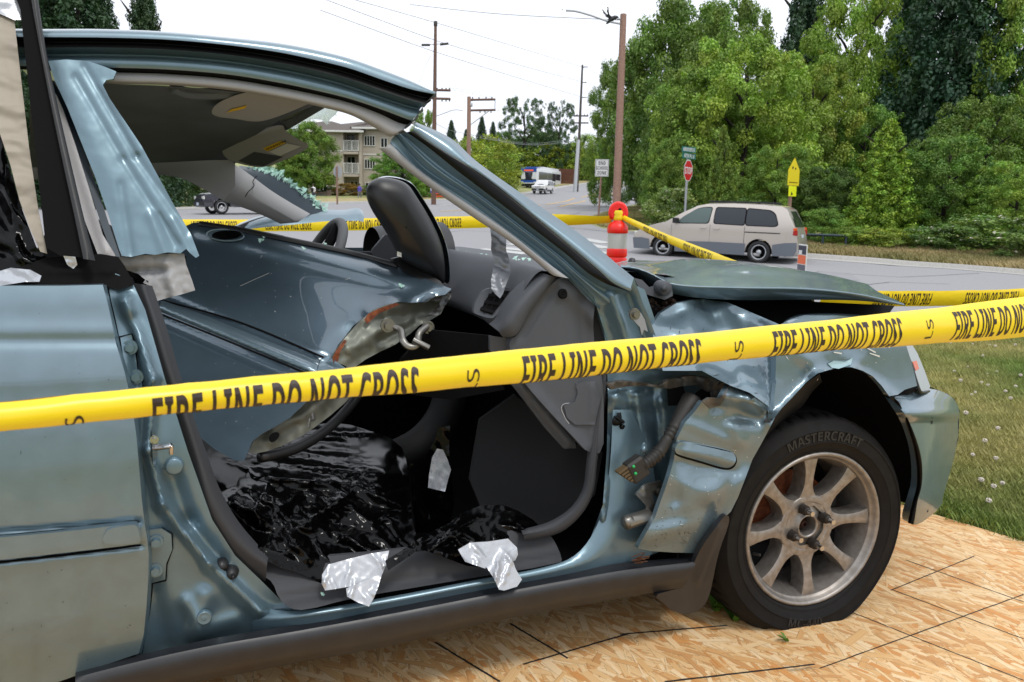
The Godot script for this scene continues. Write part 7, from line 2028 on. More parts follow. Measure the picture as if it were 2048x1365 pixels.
# ---------- buildings ----------
func build_apartments() -> void:
	var d := 102.0
	var o := thing("apartment_building", "three storey beige apartment house with hipped roofs and white balcony rails", "building", D(715, 399, d))
	o.basis = Basis(rh, Vector3.UP, -fh)
	var k := d / F
	var X := func(px: float) -> float: return (px - 715.0) * k
	var Yf := func(py: float) -> float: return (399.0 - py) * k
	var wall := mat(Color(0.72, 0.68, 0.625), 0.9)
	wall.albedo_texture = noise_tex(0.01, Color(0.9, 0.9, 0.9), Color(1, 1, 1), 256, 4)
	tri(wall, 0.3)
	var trim := mat(Color(0.80, 0.80, 0.78), 0.7)
	var roofm := mat(Color(0.40, 0.365, 0.34), 0.9)
	roofm.albedo_texture = noise_tex(0.12, Color(0.75, 0.75, 0.75), Color(1, 1, 1), 256, 3)
	tri(roofm, 0.4)
	var glass := mat(Color(0.05, 0.06, 0.065), 0.12)
	var slab := func(x0: float, x1: float, y0: float, y1: float, z0: float, z1: float) -> ArrayMesh: return box(x1 - x0, y1 - y0, z1 - z0, Vector3((x0 + x1) / 2, (y0 + y1) / 2, (z0 + z1) / 2), 0.03)
	var xl: float = X.call(560)
	var xa: float = X.call(688)
	var xb: float = X.call(724)
	var xc: float = X.call(786)
	var eave: float = Yf.call(266)
	var eave2: float = Yf.call(258)
	part(o, "wall", merge([slab.call(xl, xa, -1.5, eave, -9.0, 0.0), slab.call(xa, xb, -1.5, eave, -9.0, -1.6), slab.call(xb - 0.35, xb, -1.5, eave, -1.6, 0.0)]), wall)
	part(o, "wall", slab.call(xb, xc, -1.5, eave2, -10.0, -1.0), wall)
	part(o, "wall", slab.call(xc, X.call(900), -1.5, Yf.call(330), -9.0, -2.0), wall)
	# floors of the balcony bay and bands between the storeys
	for y in [306.0, 350.0]:
		var f := part(o, "balcony", slab.call(xa, xb - 0.36, Yf.call(y + 5), Yf.call(y), -1.6, 0.25), wall)
		var t: float = Yf.call(y - 22.0)
		var b: float = Yf.call(y - 1.5)
		part(f, "rail", merge([slab.call(xa, xb - 0.3, t - 0.08, t, 0.12, 0.2), slab.call(xa, xb - 0.3, b, b + 0.08, 0.12, 0.2), slab.call(xa, xa + 0.1, b, t, 0.1, 0.22), slab.call((xa + xb) / 2 - 0.05, (xa + xb) / 2 + 0.05, b, t, 0.1, 0.22), slab.call(xb - 0.4, xb - 0.3, b, t, 0.1, 0.22)]), trim)
		for i in 14:
			var x := lerpf(xa + 0.15, xb - 0.5, i / 13.0)
			part(f, "baluster", slab.call(x, x + 0.05, b + 0.08, t - 0.08, 0.14, 0.18), trim)
		var dr := part(o, "balcony_door", slab.call(X.call(691), X.call(706), Yf.call(y - 2.0), Yf.call(y - 35.0), -1.62, -1.54), glass)
		part(dr, "frame", merge([slab.call(X.call(690), X.call(691), Yf.call(y - 2), Yf.call(y - 36), -1.62, -1.5), slab.call(X.call(706), X.call(707), Yf.call(y - 2), Yf.call(y - 36), -1.62, -1.5), slab.call(X.call(698), X.call(698.8), Yf.call(y - 2), Yf.call(y - 36), -1.62, -1.5), slab.call(X.call(690), X.call(707), Yf.call(y - 36), Yf.call(y - 37), -1.62, -1.5)]), trim)
	part(o, "storey_band", merge([slab.call(xl, xa, Yf.call(306), Yf.call(303.5), 0.0, 0.06), slab.call(xb, xc, Yf.call(311), Yf.call(308.5), -1.0, -0.94)]), trim)
	for w in [[727, 748, 274, 292, -1.0], [760, 773, 278, 295, -1.0], [727, 748, 320, 337, -1.0], [762, 774, 322, 338, -1.0], [696, 711, 364, 374, -1.55], [728, 740, 366, 378, -1.0], [832, 838, 374, 390, -2.0], [846, 851, 376, 390, -2.0], [855, 861, 376, 390, -2.0], [792, 806, 340, 356, -2.0], [820, 834, 340, 356, -2.0], [600, 616, 276, 294, 0.0], [644, 660, 322, 340, 0.0], [640, 654, 366, 382, 0.0]]:
		var x0: float = X.call(w[0])
		var x1: float = X.call(w[1])
		var y1: float = Yf.call(w[2])
		var y0: float = Yf.call(w[3])
		var win := part(o, "window", slab.call(x0, x1, y0, y1, w[4] - 0.05, w[4] + 0.03), glass)
		var fr := [slab.call(x0 - 0.08, x1 + 0.08, y1, y1 + 0.09, w[4] - 0.05, w[4] + 0.08), slab.call(x0 - 0.08, x1 + 0.08, y0 - 0.1, y0, w[4] - 0.05, w[4] + 0.1)]
		var nb: int = 4 if x1 - x0 > 1.0 else 2
		for i in nb + 1: fr.append(slab.call(lerpf(x0, x1, i / float(nb)) - 0.05, lerpf(x0, x1, i / float(nb)) + 0.05, y0, y1, w[4] - 0.04, w[4] + 0.07))
		part(win, "frame", merge(fr), trim)
	var hip := func(x0: float, x1: float, z0: float, z1: float, e: float, h: float, inset: float) -> ArrayMesh:
		var a := [Vector3(x0, e, z1), Vector3(x1, e, z1), Vector3(x1, e, z0), Vector3(x0, e, z0)]
		var zc := (z0 + z1) / 2
		var r0 := Vector3(x0 + inset, e + h, zc)
		var r1 := Vector3(x1 - inset, e + h, zc)
		var st := SurfaceTool.new()
		st.begin(Mesh.PRIMITIVE_TRIANGLES)
		st.set_smooth_group(-1)
		for t in [[a[0], r0, r1], [a[0], r1, a[1]], [a[1], r1, a[2]], [a[2], r1, r0], [a[2], r0, a[3]], [a[3], r0, a[0]], [a[0], a[1], a[2]], [a[0], a[2], a[3]]]:
			for q in t: st.add_vertex(q)
		st.generate_normals()
		return st.commit()
	var rf := part(o, "roof", hip.call(xl - 0.7, X.call(731), -11.0, 0.8, eave, 1.6, 5.0), roofm)
	part(rf, "gutter", slab.call(xl - 0.7, X.call(731), eave - 0.22, eave, 0.74, 0.86), trim)
	var rf2 := part(o, "roof", hip.call(X.call(700), X.call(800), -12.0, -0.3, eave2 + 0.02, 1.2, 4.5), roofm)
	part(rf2, "gutter", slab.call(X.call(704), X.call(800), eave2 - 0.2, eave2 + 0.02, -0.36, -0.24), trim)
	part(o, "roof", hip.call(X.call(625), X.call(790), -14.0, -2.6, eave + 0.7, 1.2, 4.5), roofm)
	part(o, "roof", hip.call(xc - 0.4, X.call(905), -9.6, -1.5, Yf.call(330), 1.6, 3.0), roofm)
	# stone block with the residents' board, hoarding by the tall pole
	var blk := thing("stone_block", "low stone entrance block behind the walker with a backpack", "wall", D(648, 404, 91))
	blk.basis = Basis(rh, Vector3.UP, -fh)
	var st := mat(Color(0.50, 0.43, 0.38), 0.9)
	st.albedo_texture = noise_tex(0.05, Color(0.7, 0.7, 0.7), Color(1, 1, 1), 256, 4)
	tri(st, 1.0)
	part(blk, "block", merge([box(1.7, 1.15, 0.5, Vector3(-0.2, 0.5, 0)), box(0.5, 1.3, 0.6, Vector3(0.55, 0.58, 0))]), st)
	part(blk, "plaque", box(1.1, 0.45, 0.05, Vector3(-0.35, 0.62, 0.26)), mat(Color(0.40, 0.40, 0.37), 0.8))
	var hd := thing("banner_fence", "small white and blue banner with an orange barrier beside the tall pole", "banner", D(880, 396, 66))
	hd.basis = Basis(rh, Vector3.UP, -fh)
	part(hd, "banner", box(1.3, 0.5, 0.04, Vector3(-0.1, 0.65, 0)), mat(Color(0.75, 0.77, 0.85), 0.7))
	part(hd, "blue_band", box(1.3, 0.14, 0.05, Vector3(-0.1, 0.45, 0.0)), mat(Color(0.2, 0.35, 0.7), 0.7))
	for i in 2: part(hd, "barrier_rail", box(1.6, 0.1, 0.05, Vector3(0.1, 0.12 + 0.2 * i, 0.1)), mat(Color(0.85, 0.35, 0.2), 0.7))
	var fe := thing("brown_fence", "brown slatted screen fence right of the bus", "fence", at_depth(1130, 370, 138))
	fe.basis = Basis(rh, Vector3.UP, -fh)
	for i in 22: part(fe, "slat", box(0.16, 2.4, 0.05, Vector3(-1.7 + 0.17 * i, 1.2, 0)), mat(Color(0.34, 0.2, 0.15), 0.9) if i == 0 else fe.get_child(0).material_override)
	var lh := thing("low_house", "pale low roof glimpsed between the bright bushes up the hill", "house", D(1003, 299, 172))
	lh.basis = Basis(rh, Vector3.UP, -fh)
	part(lh, "wall", box(7, 5.5, 5, Vector3(0, -2.5, 0)), mat(Color(0.6, 0.56, 0.53), 0.9))
	part(lh, "roof", hip.call(-4.2, 4.2, -3.0, 3.0, 0.25, 1.4, 2.0), roofm)

# ---------- poles, wires, signs ----------
func pole(called: String, label: String, a: Vector3, b: Vector3, r0: float, r1: float, m: Material) -> Node3D:
	var o := thing(called, label, "pole", a)
	part(o, "post", tube(PackedVector3Array([Vector3(0, -0.4, 0), (b - a) * 0.5, b - a]), [r0, (r0 + r1) / 2, r1], 14), m)
	return o

func build_poles() -> void:
	var wood := mat(Color(0.50, 0.38, 0.32), 0.9)
	wood.albedo_texture = noise_tex(0.05, Color(0.6, 0.6, 0.6), Color(1, 1, 1), 256, 4)
	tri(wood, 1.2)
	var redwood := mat(Color(0.62, 0.49, 0.42), 0.85)
	redwood.albedo_texture = noise_tex(0.04, Color(0.72, 0.72, 0.74), Color(1, 1, 1), 256, 4)
	tri(redwood, 1.0)
	var grey := mat(Color(0.68, 0.69, 0.70), 0.5, 0.5)
	var dark := mat(Color(0.25, 0.23, 0.22), 0.8)
	M.grey_metal = grey
	# brown lamp pole with a crow
	var a := at_depth(1232, 440, 34)
	var lp := pole("street_lamp", "brown wooden lamp pole with a long arm and a crow on it", a, D(1247, 29, 34), 0.175, 0.13, redwood)
	part(lp, "arm", tube(spline([D(1244, 48, 34) - a, D(1215, 42, 34) - a, D(1180, 30, 34) - a, D(1150, 22, 34) - a, D(1132, 21, 34) - a], 20), 0.045, 8), grey)
	part(lp, "arm_brace", seg(D(1244, 38, 34) - a, D(1234, 38, 34) - a, 0.05), grey)
	part(lp, "lamp_head", merge([[box(0.66, 0.14, 0.3), Transform3D(Basis(rh, Vector3.UP, -fh), D(1123, 23.5, 34) - a)], [lathe([0.0, 0.05, 0.03, 0.04, 0.04, 0.0], 10), Transform3D(Basis(Vector3.RIGHT, -PI / 2), D(1125, 21, 34) - a + Vector3(0, 0.03, 0))]]), grey)
	build_crow(D(1226, 38, 34))
	# tall utility pole with double lamps and crossarms
	a = at_depth(867, 400, 64)
	var up := pole("utility_pole", "tall brown utility pole with two lamp arms, seen past the cut of the roof", a, D(871, 44, 64), 0.19, 0.11, wood)
	var beam := func(o: Node3D, nm: String, p: Vector3, q: Vector3, r: float, m: Material) -> void: part(o, nm, seg(p - o.position, q - o.position, r, 8), m)
	beam.call(up, "crossarm", D(866, 180, 64), D(901, 181, 64), 0.09, wood)
	beam.call(up, "crossarm", D(864, 197, 64), D(901, 198, 64), 0.09, wood)
	beam.call(up, "lamp_arm", D(846, 90, 64), D(895, 87, 64), 0.03, grey)
	beam.call(up, "lamp_head", D(843, 90, 64), D(860, 90, 64), 0.09, dark)
	beam.call(up, "lamp_head", D(880, 89, 64), D(897, 87, 64), 0.09, dark)
	beam.call(up, "pole_cap", D(871, 52, 64), D(871, 43, 64), 0.15, dark)
	for x in [874, 884, 892, 899]: beam.call(up, "insulator", D(x, 181, 64), D(x, 176, 64), 0.05, dark)
	for x in [884, 892, 899]: beam.call(up, "insulator", D(x, 199, 64), D(x, 203, 64), 0.05, dark)
	part(up, "side_lamp", tube(spline([D(868, 234, 64) - a, D(890, 226, 64) - a, D(908, 220, 64) - a, D(926, 221, 64) - a], 12), 0.035, 6), grey)
	# crossarm pole
	a = at_depth(937, 398, 84)
	var cp := pole("utility_pole", "brown pole with two long crossarms standing right of the tall pole", a, D(938, 194, 84), 0.24, 0.19, redwood)
	beam.call(cp, "crossarm", D(936, 200, 84), D(991, 199, 84), 0.11, wood)
	beam.call(cp, "crossarm", D(936, 221, 84), D(991, 220, 84), 0.11, wood)
	beam.call(cp, "brace", D(942, 249, 84), D(978, 222, 84), 0.05, grey)
	beam.call(cp, "end_strap", D(990, 199, 84), D(990, 220, 84), 0.03, dark)
	for x in [945, 958, 972, 984]: beam.call(cp, "insulator", D(x, 199, 84), D(x, 194, 84), 0.06, dark)
	for x in [960, 970, 982]: beam.call(cp, "insulator", D(x, 221, 84), D(x, 226, 84), 0.06, dark)
	beam.call(cp, "transformer", D(942, 206, 84), D(942, 213, 84), 0.16, grey)
	# far thin pole
	a = at_depth(1154, 368, 118)
	var fp := pole("utility_pole", "far thin utility pole with a lower pair of crossarms beside the parked white car", a, D(1165, 130, 118), 0.24, 0.13, dark)
	for y in [[134, 1176], [165, 1173], [195, 1173]]: beam.call(fp, "stub_arm", D(1164, y[0], 118), D(y[1], y[0], 118), 0.06, dark)
	beam.call(fp, "crossarm", D(1147, 232, 118), D(1177, 232, 118), 0.1, dark)
	beam.call(fp, "crossarm", D(1145, 246, 118), D(1177, 246, 118), 0.1, dark)
	for x in [1149, 1155, 1169, 1175]: beam.call(fp, "insulator", D(x, 232, 118), D(x, 228, 118), 0.05, dark)
	a = at_depth(1150, 368, 116)
	pole("grey_pole", "short grey metal pole standing against the far thin pole", a, D(1157, 280, 116), 0.28, 0.22, grey)
	# wires: each its own line
	var wm := mat(Color(0.42, 0.43, 0.45), 0.7)
	var wires := [
		[[820, 9, 40], [1000, 28, 36], [1234, 40, 34], 2.0, "thin service wire from the top left to the brown lamp pole"],
		[[640, -20, 55], [870, 45, 64], [1164, 134, 118], 3.0, "upper line wire from the tall pole to the far thin pole"],
		[[640, -5, 55], [890, 87, 66], [1168, 165, 118], 3.0, "second line wire sagging towards the far thin pole"],
		[[640, 20, 55], [871, 104, 66], [1166, 195, 118], 3.0, "third line wire sagging towards the far thin pole"],
		[[901, 180, 64], [950, 188, 76], [991, 199, 84], 1.5, "short wire between the upper crossarms"],
		[[901, 176, 64], [950, 183, 76], [984, 194, 84], 1.5, "short wire between the insulators of the two brown poles"],
		[[960, 276, 84], [1065, 290, 100], [1157, 281, 116], 4.5, "thick sagging cable above the bushes behind the bus"],
		[[960, 272, 84], [1060, 287, 100], [1157, 277, 116], 3.5, "second sagging cable above the bushes behind the bus"],
		[[870, 246, 64], [905, 262, 80], [960, 273, 84], 2.5, "low cable from the tall pole to the crossarm pole"],
		[[1164, 134, 118], [1200, 150, 125], [1240, 168, 130], 2.5, "wire from the far thin pole into the wood"],
		[[1168, 165, 118], [1200, 176, 125], [1240, 190, 130], 2.5, "second wire from the far thin pole into the wood"],
		[[869, 98, 64], [852, 130, 64], [838, 165, 64], 1.5, "stay wire slanting left from the tall pole"],
		[[991, 220, 84], [1070, 232, 100], [1147, 232, 118], 2.0, "crossarm wire towards the far thin pole"]]
	for w in wires:
		tag(part(self, "overhead_wire", tube(spline([D(w[0][0], w[0][1], w[0][2]), D(w[1][0], w[1][1], w[1][2]), D(w[2][0], w[2][1], w[2][2])], 24), w[3] * 0.007, 5), wm), w[4], "wire", "overhead wires")
	# ---- signs
	var face := func(o: Node3D) -> void: o.basis = Basis(rh, Vector3.UP, -fh)
	var alum := mat(Color(0.60, 0.61, 0.62), 0.45, 0.5)
	var white := mat(Color(0.82, 0.82, 0.82), 0.5)
	var ng := func(n: int, r: float, rot: float, z: float, sy := 1.0) -> ArrayMesh:
		var v := PackedVector3Array()
		var ix := PackedInt32Array()
		v.append(Vector3(0, 0, z))
		for i in n: v.append(Vector3(cos(TAU * i / n + rot) * r, sin(TAU * i / n + rot) * r * sy, z))
		for i in n: ix.append_array([0, 1 + (i + 1) % n, 1 + i])
		return finish(v, ix)
	var flat := func(s: String, h: float, cx: float, cy: float, z: float, stretch: float, weight := 700) -> ArrayMesh:
		var w := 0.0
		var m := letters(s, "Droid Sans", weight, func(x: float, y: float) -> Vector3: return Vector3(x * h, y * h, z), stretch, 1.0)
		w = m.get_aabb().size.x
		return merge([[m, Transform3D(Basis(), Vector3(cx - w / 2, cy - h / 2, 0))]])
	var ss := thing("stop_sign", "red stop sign on a grey post under two green street name blades", "sign", at_depth(1371, 440, 31))
	ss.basis = Basis(rh, Vector3.UP, -fh).rotated(Vector3.UP, 1.03)
	var k := 31.0 / F
	var cy := D(1375, 342, 31).y - ss.position.y
	part(ss, "post", seg(Vector3(0, -0.5, -0.04), Vector3(0.07, cy + 0.62, -0.04), 0.045, 10), alum)
	var pl := part(ss, "plate", merge([[ng.call(8, 0.41, PI / 8, 0.0), Transform3D(Basis(), Vector3(0.05, cy, 0))], [box(0.6, 0.6, 0.01), Transform3D(Basis(), Vector3(0.05, cy, -0.012))]]), white)
	part(pl, "red_field", merge([[ng.call(8, 0.375, PI / 8, 0.006), Transform3D(Basis(), Vector3(0.05, cy, 0))]]), mat(Color(0.72, 0.05, 0.09), 0.45))
	part(pl, "lettering", flat.call("STOP", 0.26, 0.05, cy, 0.010, 0.8), white)
	ss.rotation = Vector3.ZERO
	ss.basis = Basis(rh, Vector3.UP, -fh) * Basis(Vector3.UP, 0.95)
	var green := mat(Color(0.02, 0.38, 0.34), 0.5)
	var b1 := part(ss, "street_name_blade", box(1.15, 0.2, 0.02, Vector3(0.06, cy + 0.52, 0.0)), green)
	part(b1, "lettering", flat.call("47TH PL W", 0.14, 0.06, cy + 0.52, 0.013, 0.95), white)
	var b2 := part(ss, "street_name_blade", box(0.85, 0.2, 0.02, Vector3.ZERO), green, Vector3(0.02, cy + 0.75, 0.0), Vector3(0, -0.2, 0))
	part(b2, "lettering", flat.call("HARBOUR POINTE BLVD", 0.13, 0.0, 0.0, 0.013, 0.36), white)
	# school crossing
	var sc := thing("school_sign", "yellow school crossing sign with an arrow plate on a brown post", "sign", at_depth(1582, 440, 30))
	sc.basis = Basis(rh, Vector3.UP, -fh) * Basis(Vector3.UP, 0.78)
	var sy := D(1590, 348, 30).y - sc.position.y
	var yg := mat(Color(0.86, 0.78, 0.12), 0.5)
	yg.emission_enabled = false
	part(sc, "post", box(0.1, sy + 1.0, 0.1, Vector3(-0.02, sy / 2 - 0.65, -0.07)), redwood)
	var pent := finish(PackedVector3Array([Vector3(-0.42, sy - 0.42, 0), Vector3(-0.42, sy + 0.12, 0), Vector3(0, sy + 0.56, 0), Vector3(0.42, sy + 0.12, 0), Vector3(0.42, sy - 0.42, 0)]), PackedInt32Array([0, 1, 2, 0, 2, 3, 0, 3, 4]))
	var pp := part(sc, "plate", pent, yg)
	var black := M.black_print as Material
	for q in [[-0.10, 1.0], [0.10, 0.86]]:
		var h: float = q[1]
		part(pp, "walker", merge([[ng.call(12, 0.05 * h, 0.0, 0.006), Transform3D(Basis(), Vector3(q[0], sy + 0.20 * h, 0))], [box(0.11 * h, 0.2 * h, 0.004), Transform3D(Basis(), Vector3(q[0], sy + 0.03, 0.006))], [box(0.04, 0.24 * h, 0.004), Transform3D(Basis(Vector3(0, 0, 1), 0.2), Vector3(q[0] + 0.04, sy - 0.15, 0.006))], [box(0.04, 0.24 * h, 0.004), Transform3D(Basis(Vector3(0, 0, 1), -0.2), Vector3(q[0] - 0.04, sy - 0.15, 0.006))]]), black)
	part(pp, "crossing_line", box(0.62, 0.02, 0.004, Vector3(0, sy - 0.31, 0.006)), black)
	var ap := part(sc, "arrow_plate", box(0.56, 0.36, 0.015, Vector3(-0.02, sy - 0.62, 0)), mat(Color(0.88, 0.90, 0.10), 0.5))
	part(ap, "arrow", merge([[box(0.26, 0.05, 0.004), Transform3D(Basis(Vector3(0, 0, 1), 0.85), Vector3(0.02, sy - 0.60, 0.012))], [ng.call(3, 0.09, 0.85 + PI, 0.012), Transform3D(Basis(), Vector3(-0.08, sy - 0.71, 0))]]), black)
	# end school zone
	var ez := thing("school_zone_sign", "white END SCHOOL ZONE sign on a thin brown post", "sign", at_depth(1196, 443, 39))
	ez.basis = Basis(rh, Vector3.UP, -fh)
	var ey := D(1201, 337, 39).y - ez.position.y
	part(ez, "post", seg(Vector3(0, -0.3, -0.06), Vector3(0.11, ey + 0.3, -0.06), 0.045, 8), redwood)
	var ep := part(ez, "plate", box(0.62, 0.78, 0.012, Vector3(0.11, ey, 0), 0.004), white)
	part(ep, "border", merge([box(0.56, 0.012, 0.004, Vector3(0.11, ey + 0.36, 0.008)), box(0.56, 0.012, 0.004, Vector3(0.11, ey - 0.36, 0.008)), box(0.012, 0.72, 0.004, Vector3(-0.17, ey, 0.008)), box(0.012, 0.72, 0.004, Vector3(0.39, ey, 0.008))]), black)
	part(ep, "lettering", merge([flat.call("END", 0.16, 0.11, ey + 0.22, 0.009, 0.75), flat.call("SCHOOL", 0.16, 0.11, ey, 0.009, 0.66), flat.call("ZONE", 0.16, 0.11, ey - 0.22, 0.009, 0.75)]), black)
	# back of a stop sign on a red post
	var bs := thing("stop_sign", "grey back of a stop sign on a red-brown post by the far pavement", "sign", at_depth(674, 408, 62))
	bs.basis = Basis(rh, Vector3.UP, -fh)
	var by := D(677, 344, 62).y - bs.position.y
	part(bs, "post", box(0.12, by + 0.55, 0.1, Vector3(0.03, by / 2 + 0.1, 0.06), 0.01), redwood)
	part(bs, "plate", merge([[ng.call(8, 0.33, PI / 8, 0.0, 1.35), Transform3D(Basis(), Vector3(0.08, by, 0))]]), mat(Color(0.62, 0.63, 0.64), 0.5, 0.3))
	# blue bus stop plate
	var bp := thing("bus_stop_sign", "small blue bus stop plate left of the bus", "sign", at_depth(1008, 380, 112))
	bp.basis = Basis(rh, Vector3.UP, -fh)
	var bh := D(1009, 340, 112).y - bp.position.y
	part(bp, "post", seg(Vector3(0, -0.2, -0.03), Vector3(0, bh + 0.3, -0.03), 0.04, 8), alum)
	part(bp, "plate", box(0.48, 0.6, 0.03, Vector3(0, bh, 0.02)), mat(Color(0.1, 0.32, 0.68), 0.5))
	part(bp, "bus_mark", box(0.22, 0.26, 0.01, Vector3(0, bh + 0.04, 0.04)), white)
	# campaign board at the lawn's edge
	var yb := thing("yard_sign", "small navy and orange yard sign with a white edge behind the bonnet", "sign", D(1603, 545, 11.5))
	yb.basis = Basis(rh, Vector3.UP, -fh) * Basis(Vector3.UP, -1.56)
	part(yb, "panel", box(0.33, 0.36, 0.012, Vector3(0, 0.20, 0), 0.002), white)
	part(yb, "navy_field", box(0.30, 0.12, 0.003, Vector3(0, 0.305, 0.0075), 0.0005), mat(Color(0.08, 0.09, 0.2), 0.5))
	part(yb, "orange_field", box(0.30, 0.12, 0.003, Vector3(0, 0.175, 0.0075), 0.0005), mat(Color(0.85, 0.38, 0.2), 0.5))
	part(yb, "grey_field", box(0.30, 0.075, 0.003, Vector3(0, 0.068, 0.0075), 0.0005), mat(Color(0.32, 0.32, 0.38), 0.5))
	part(yb, "white_block", box(0.12, 0.06, 0.003, Vector3(-0.06, 0.27, 0.0095), 0.0005), white)
	part(yb, "stake", merge([seg(Vector3(-0.1, -0.8, 0), Vector3(-0.1, 0.3, 0), 0.004, 6), seg(Vector3(0.1, -0.8, 0), Vector3(0.1, 0.3, 0), 0.004, 6)]), alum)
	# pipe rail behind the van
	var pr := thing("pipe_rail", "low dark pipe rail at the edge of the wood right of the van", "railing", at_depth(1650, 490, 28.4))
	var q0 := D(1600, 469, 28.8) - pr.position
	var q1 := D(1695, 472, 28.0) - pr.position
	part(pr, "rail", seg(q0, q1, 0.045, 10), mat(Color(0.20, 0.25, 0.28), 0.5, 0.3))
	for t in [0.02, 0.5, 0.98]:
		var c := q0.lerp(q1, t)
		part(pr, "post", seg(c, Vector3(c.x, -0.1, c.z), 0.04, 8), mat(Color(0.20, 0.25, 0.28), 0.5, 0.3))

func build_crow(at: Vector3) -> void:
	var o := thing("crow", "black crow with raised wings landing on the arm of the lamp pole", "bird", at)
	o.basis = Basis(rh, Vector3.UP, -fh)
	var bk := mat(Color(0.03, 0.03, 0.033), 0.5)
	# body, neck and head in one skin, beak and tail drawn out of it
	var sp := spline([Vector3(-0.26, -0.20, 0), Vector3(-0.17, -0.10, 0), Vector3(-0.05, 0.0, 0), Vector3(0.10, 0.06, 0), Vector3(0.18, 0.06, 0), Vector3(0.26, -0.01, 0)], 22)
	var rr := []
	for i in 22:
		var t := i / 21.0
		rr.append(0.025 + 0.075 * pow(sin(clampf(t * 1.15, 0, 1) * PI), 1.2) + (0.02 if t > 0.62 and t < 0.86 else 0.0) - (0.020 if t > 0.92 else 0.0))
	part(o, "body", tube(sp, rr, 12), bk)
	for w in [[Vector3(-0.02, 0.05, 0.05), Vector3(-0.16, 0.16, 0.12), Vector3(-0.22, 0.42, 0.2)], [Vector3(-0.02, 0.05, -0.05), Vector3(-0.24, 0.2, -0.1), Vector3(-0.40, 0.40, -0.16)]]:
		var a := spline(w, 10)
		var b := PackedVector3Array()
		for i in 10: b.append(a[i] + Vector3(-0.10 - 0.04 * sin(i * 2.2), -0.09 + 0.006 * i, 0.0) * (1.0 - 0.06 * i))
		part(o, "wing", loft([a, b]), bk)
	for s in [-0.03, 0.03]: part(o, "leg", seg(Vector3(-0.02, -0.06, s), Vector3(-0.03, -0.16, s), 0.009, 6), bk)

# ---------- vehicles ----------
func side_outline(sp: Dictionary) -> PackedVector2Array:
	var p := PackedVector2Array()
	for i in range(0, sp.top.size(), 2): p.append(Vector2(sp.top[i], sp.top[i + 1]))
	# along the bottom from the tail, with the wheel arches cut out
	var ws: Array = sp.wheels.duplicate()
	ws.reverse()
	for wx in ws:
		for i in 13:
			var a := PI * i / 12.0
			p.append(Vector2(wx + cos(a) * sp.r * 1.16, maxf(sp.r + sin(a) * sp.r * 1.16, sp.low)))
	return p

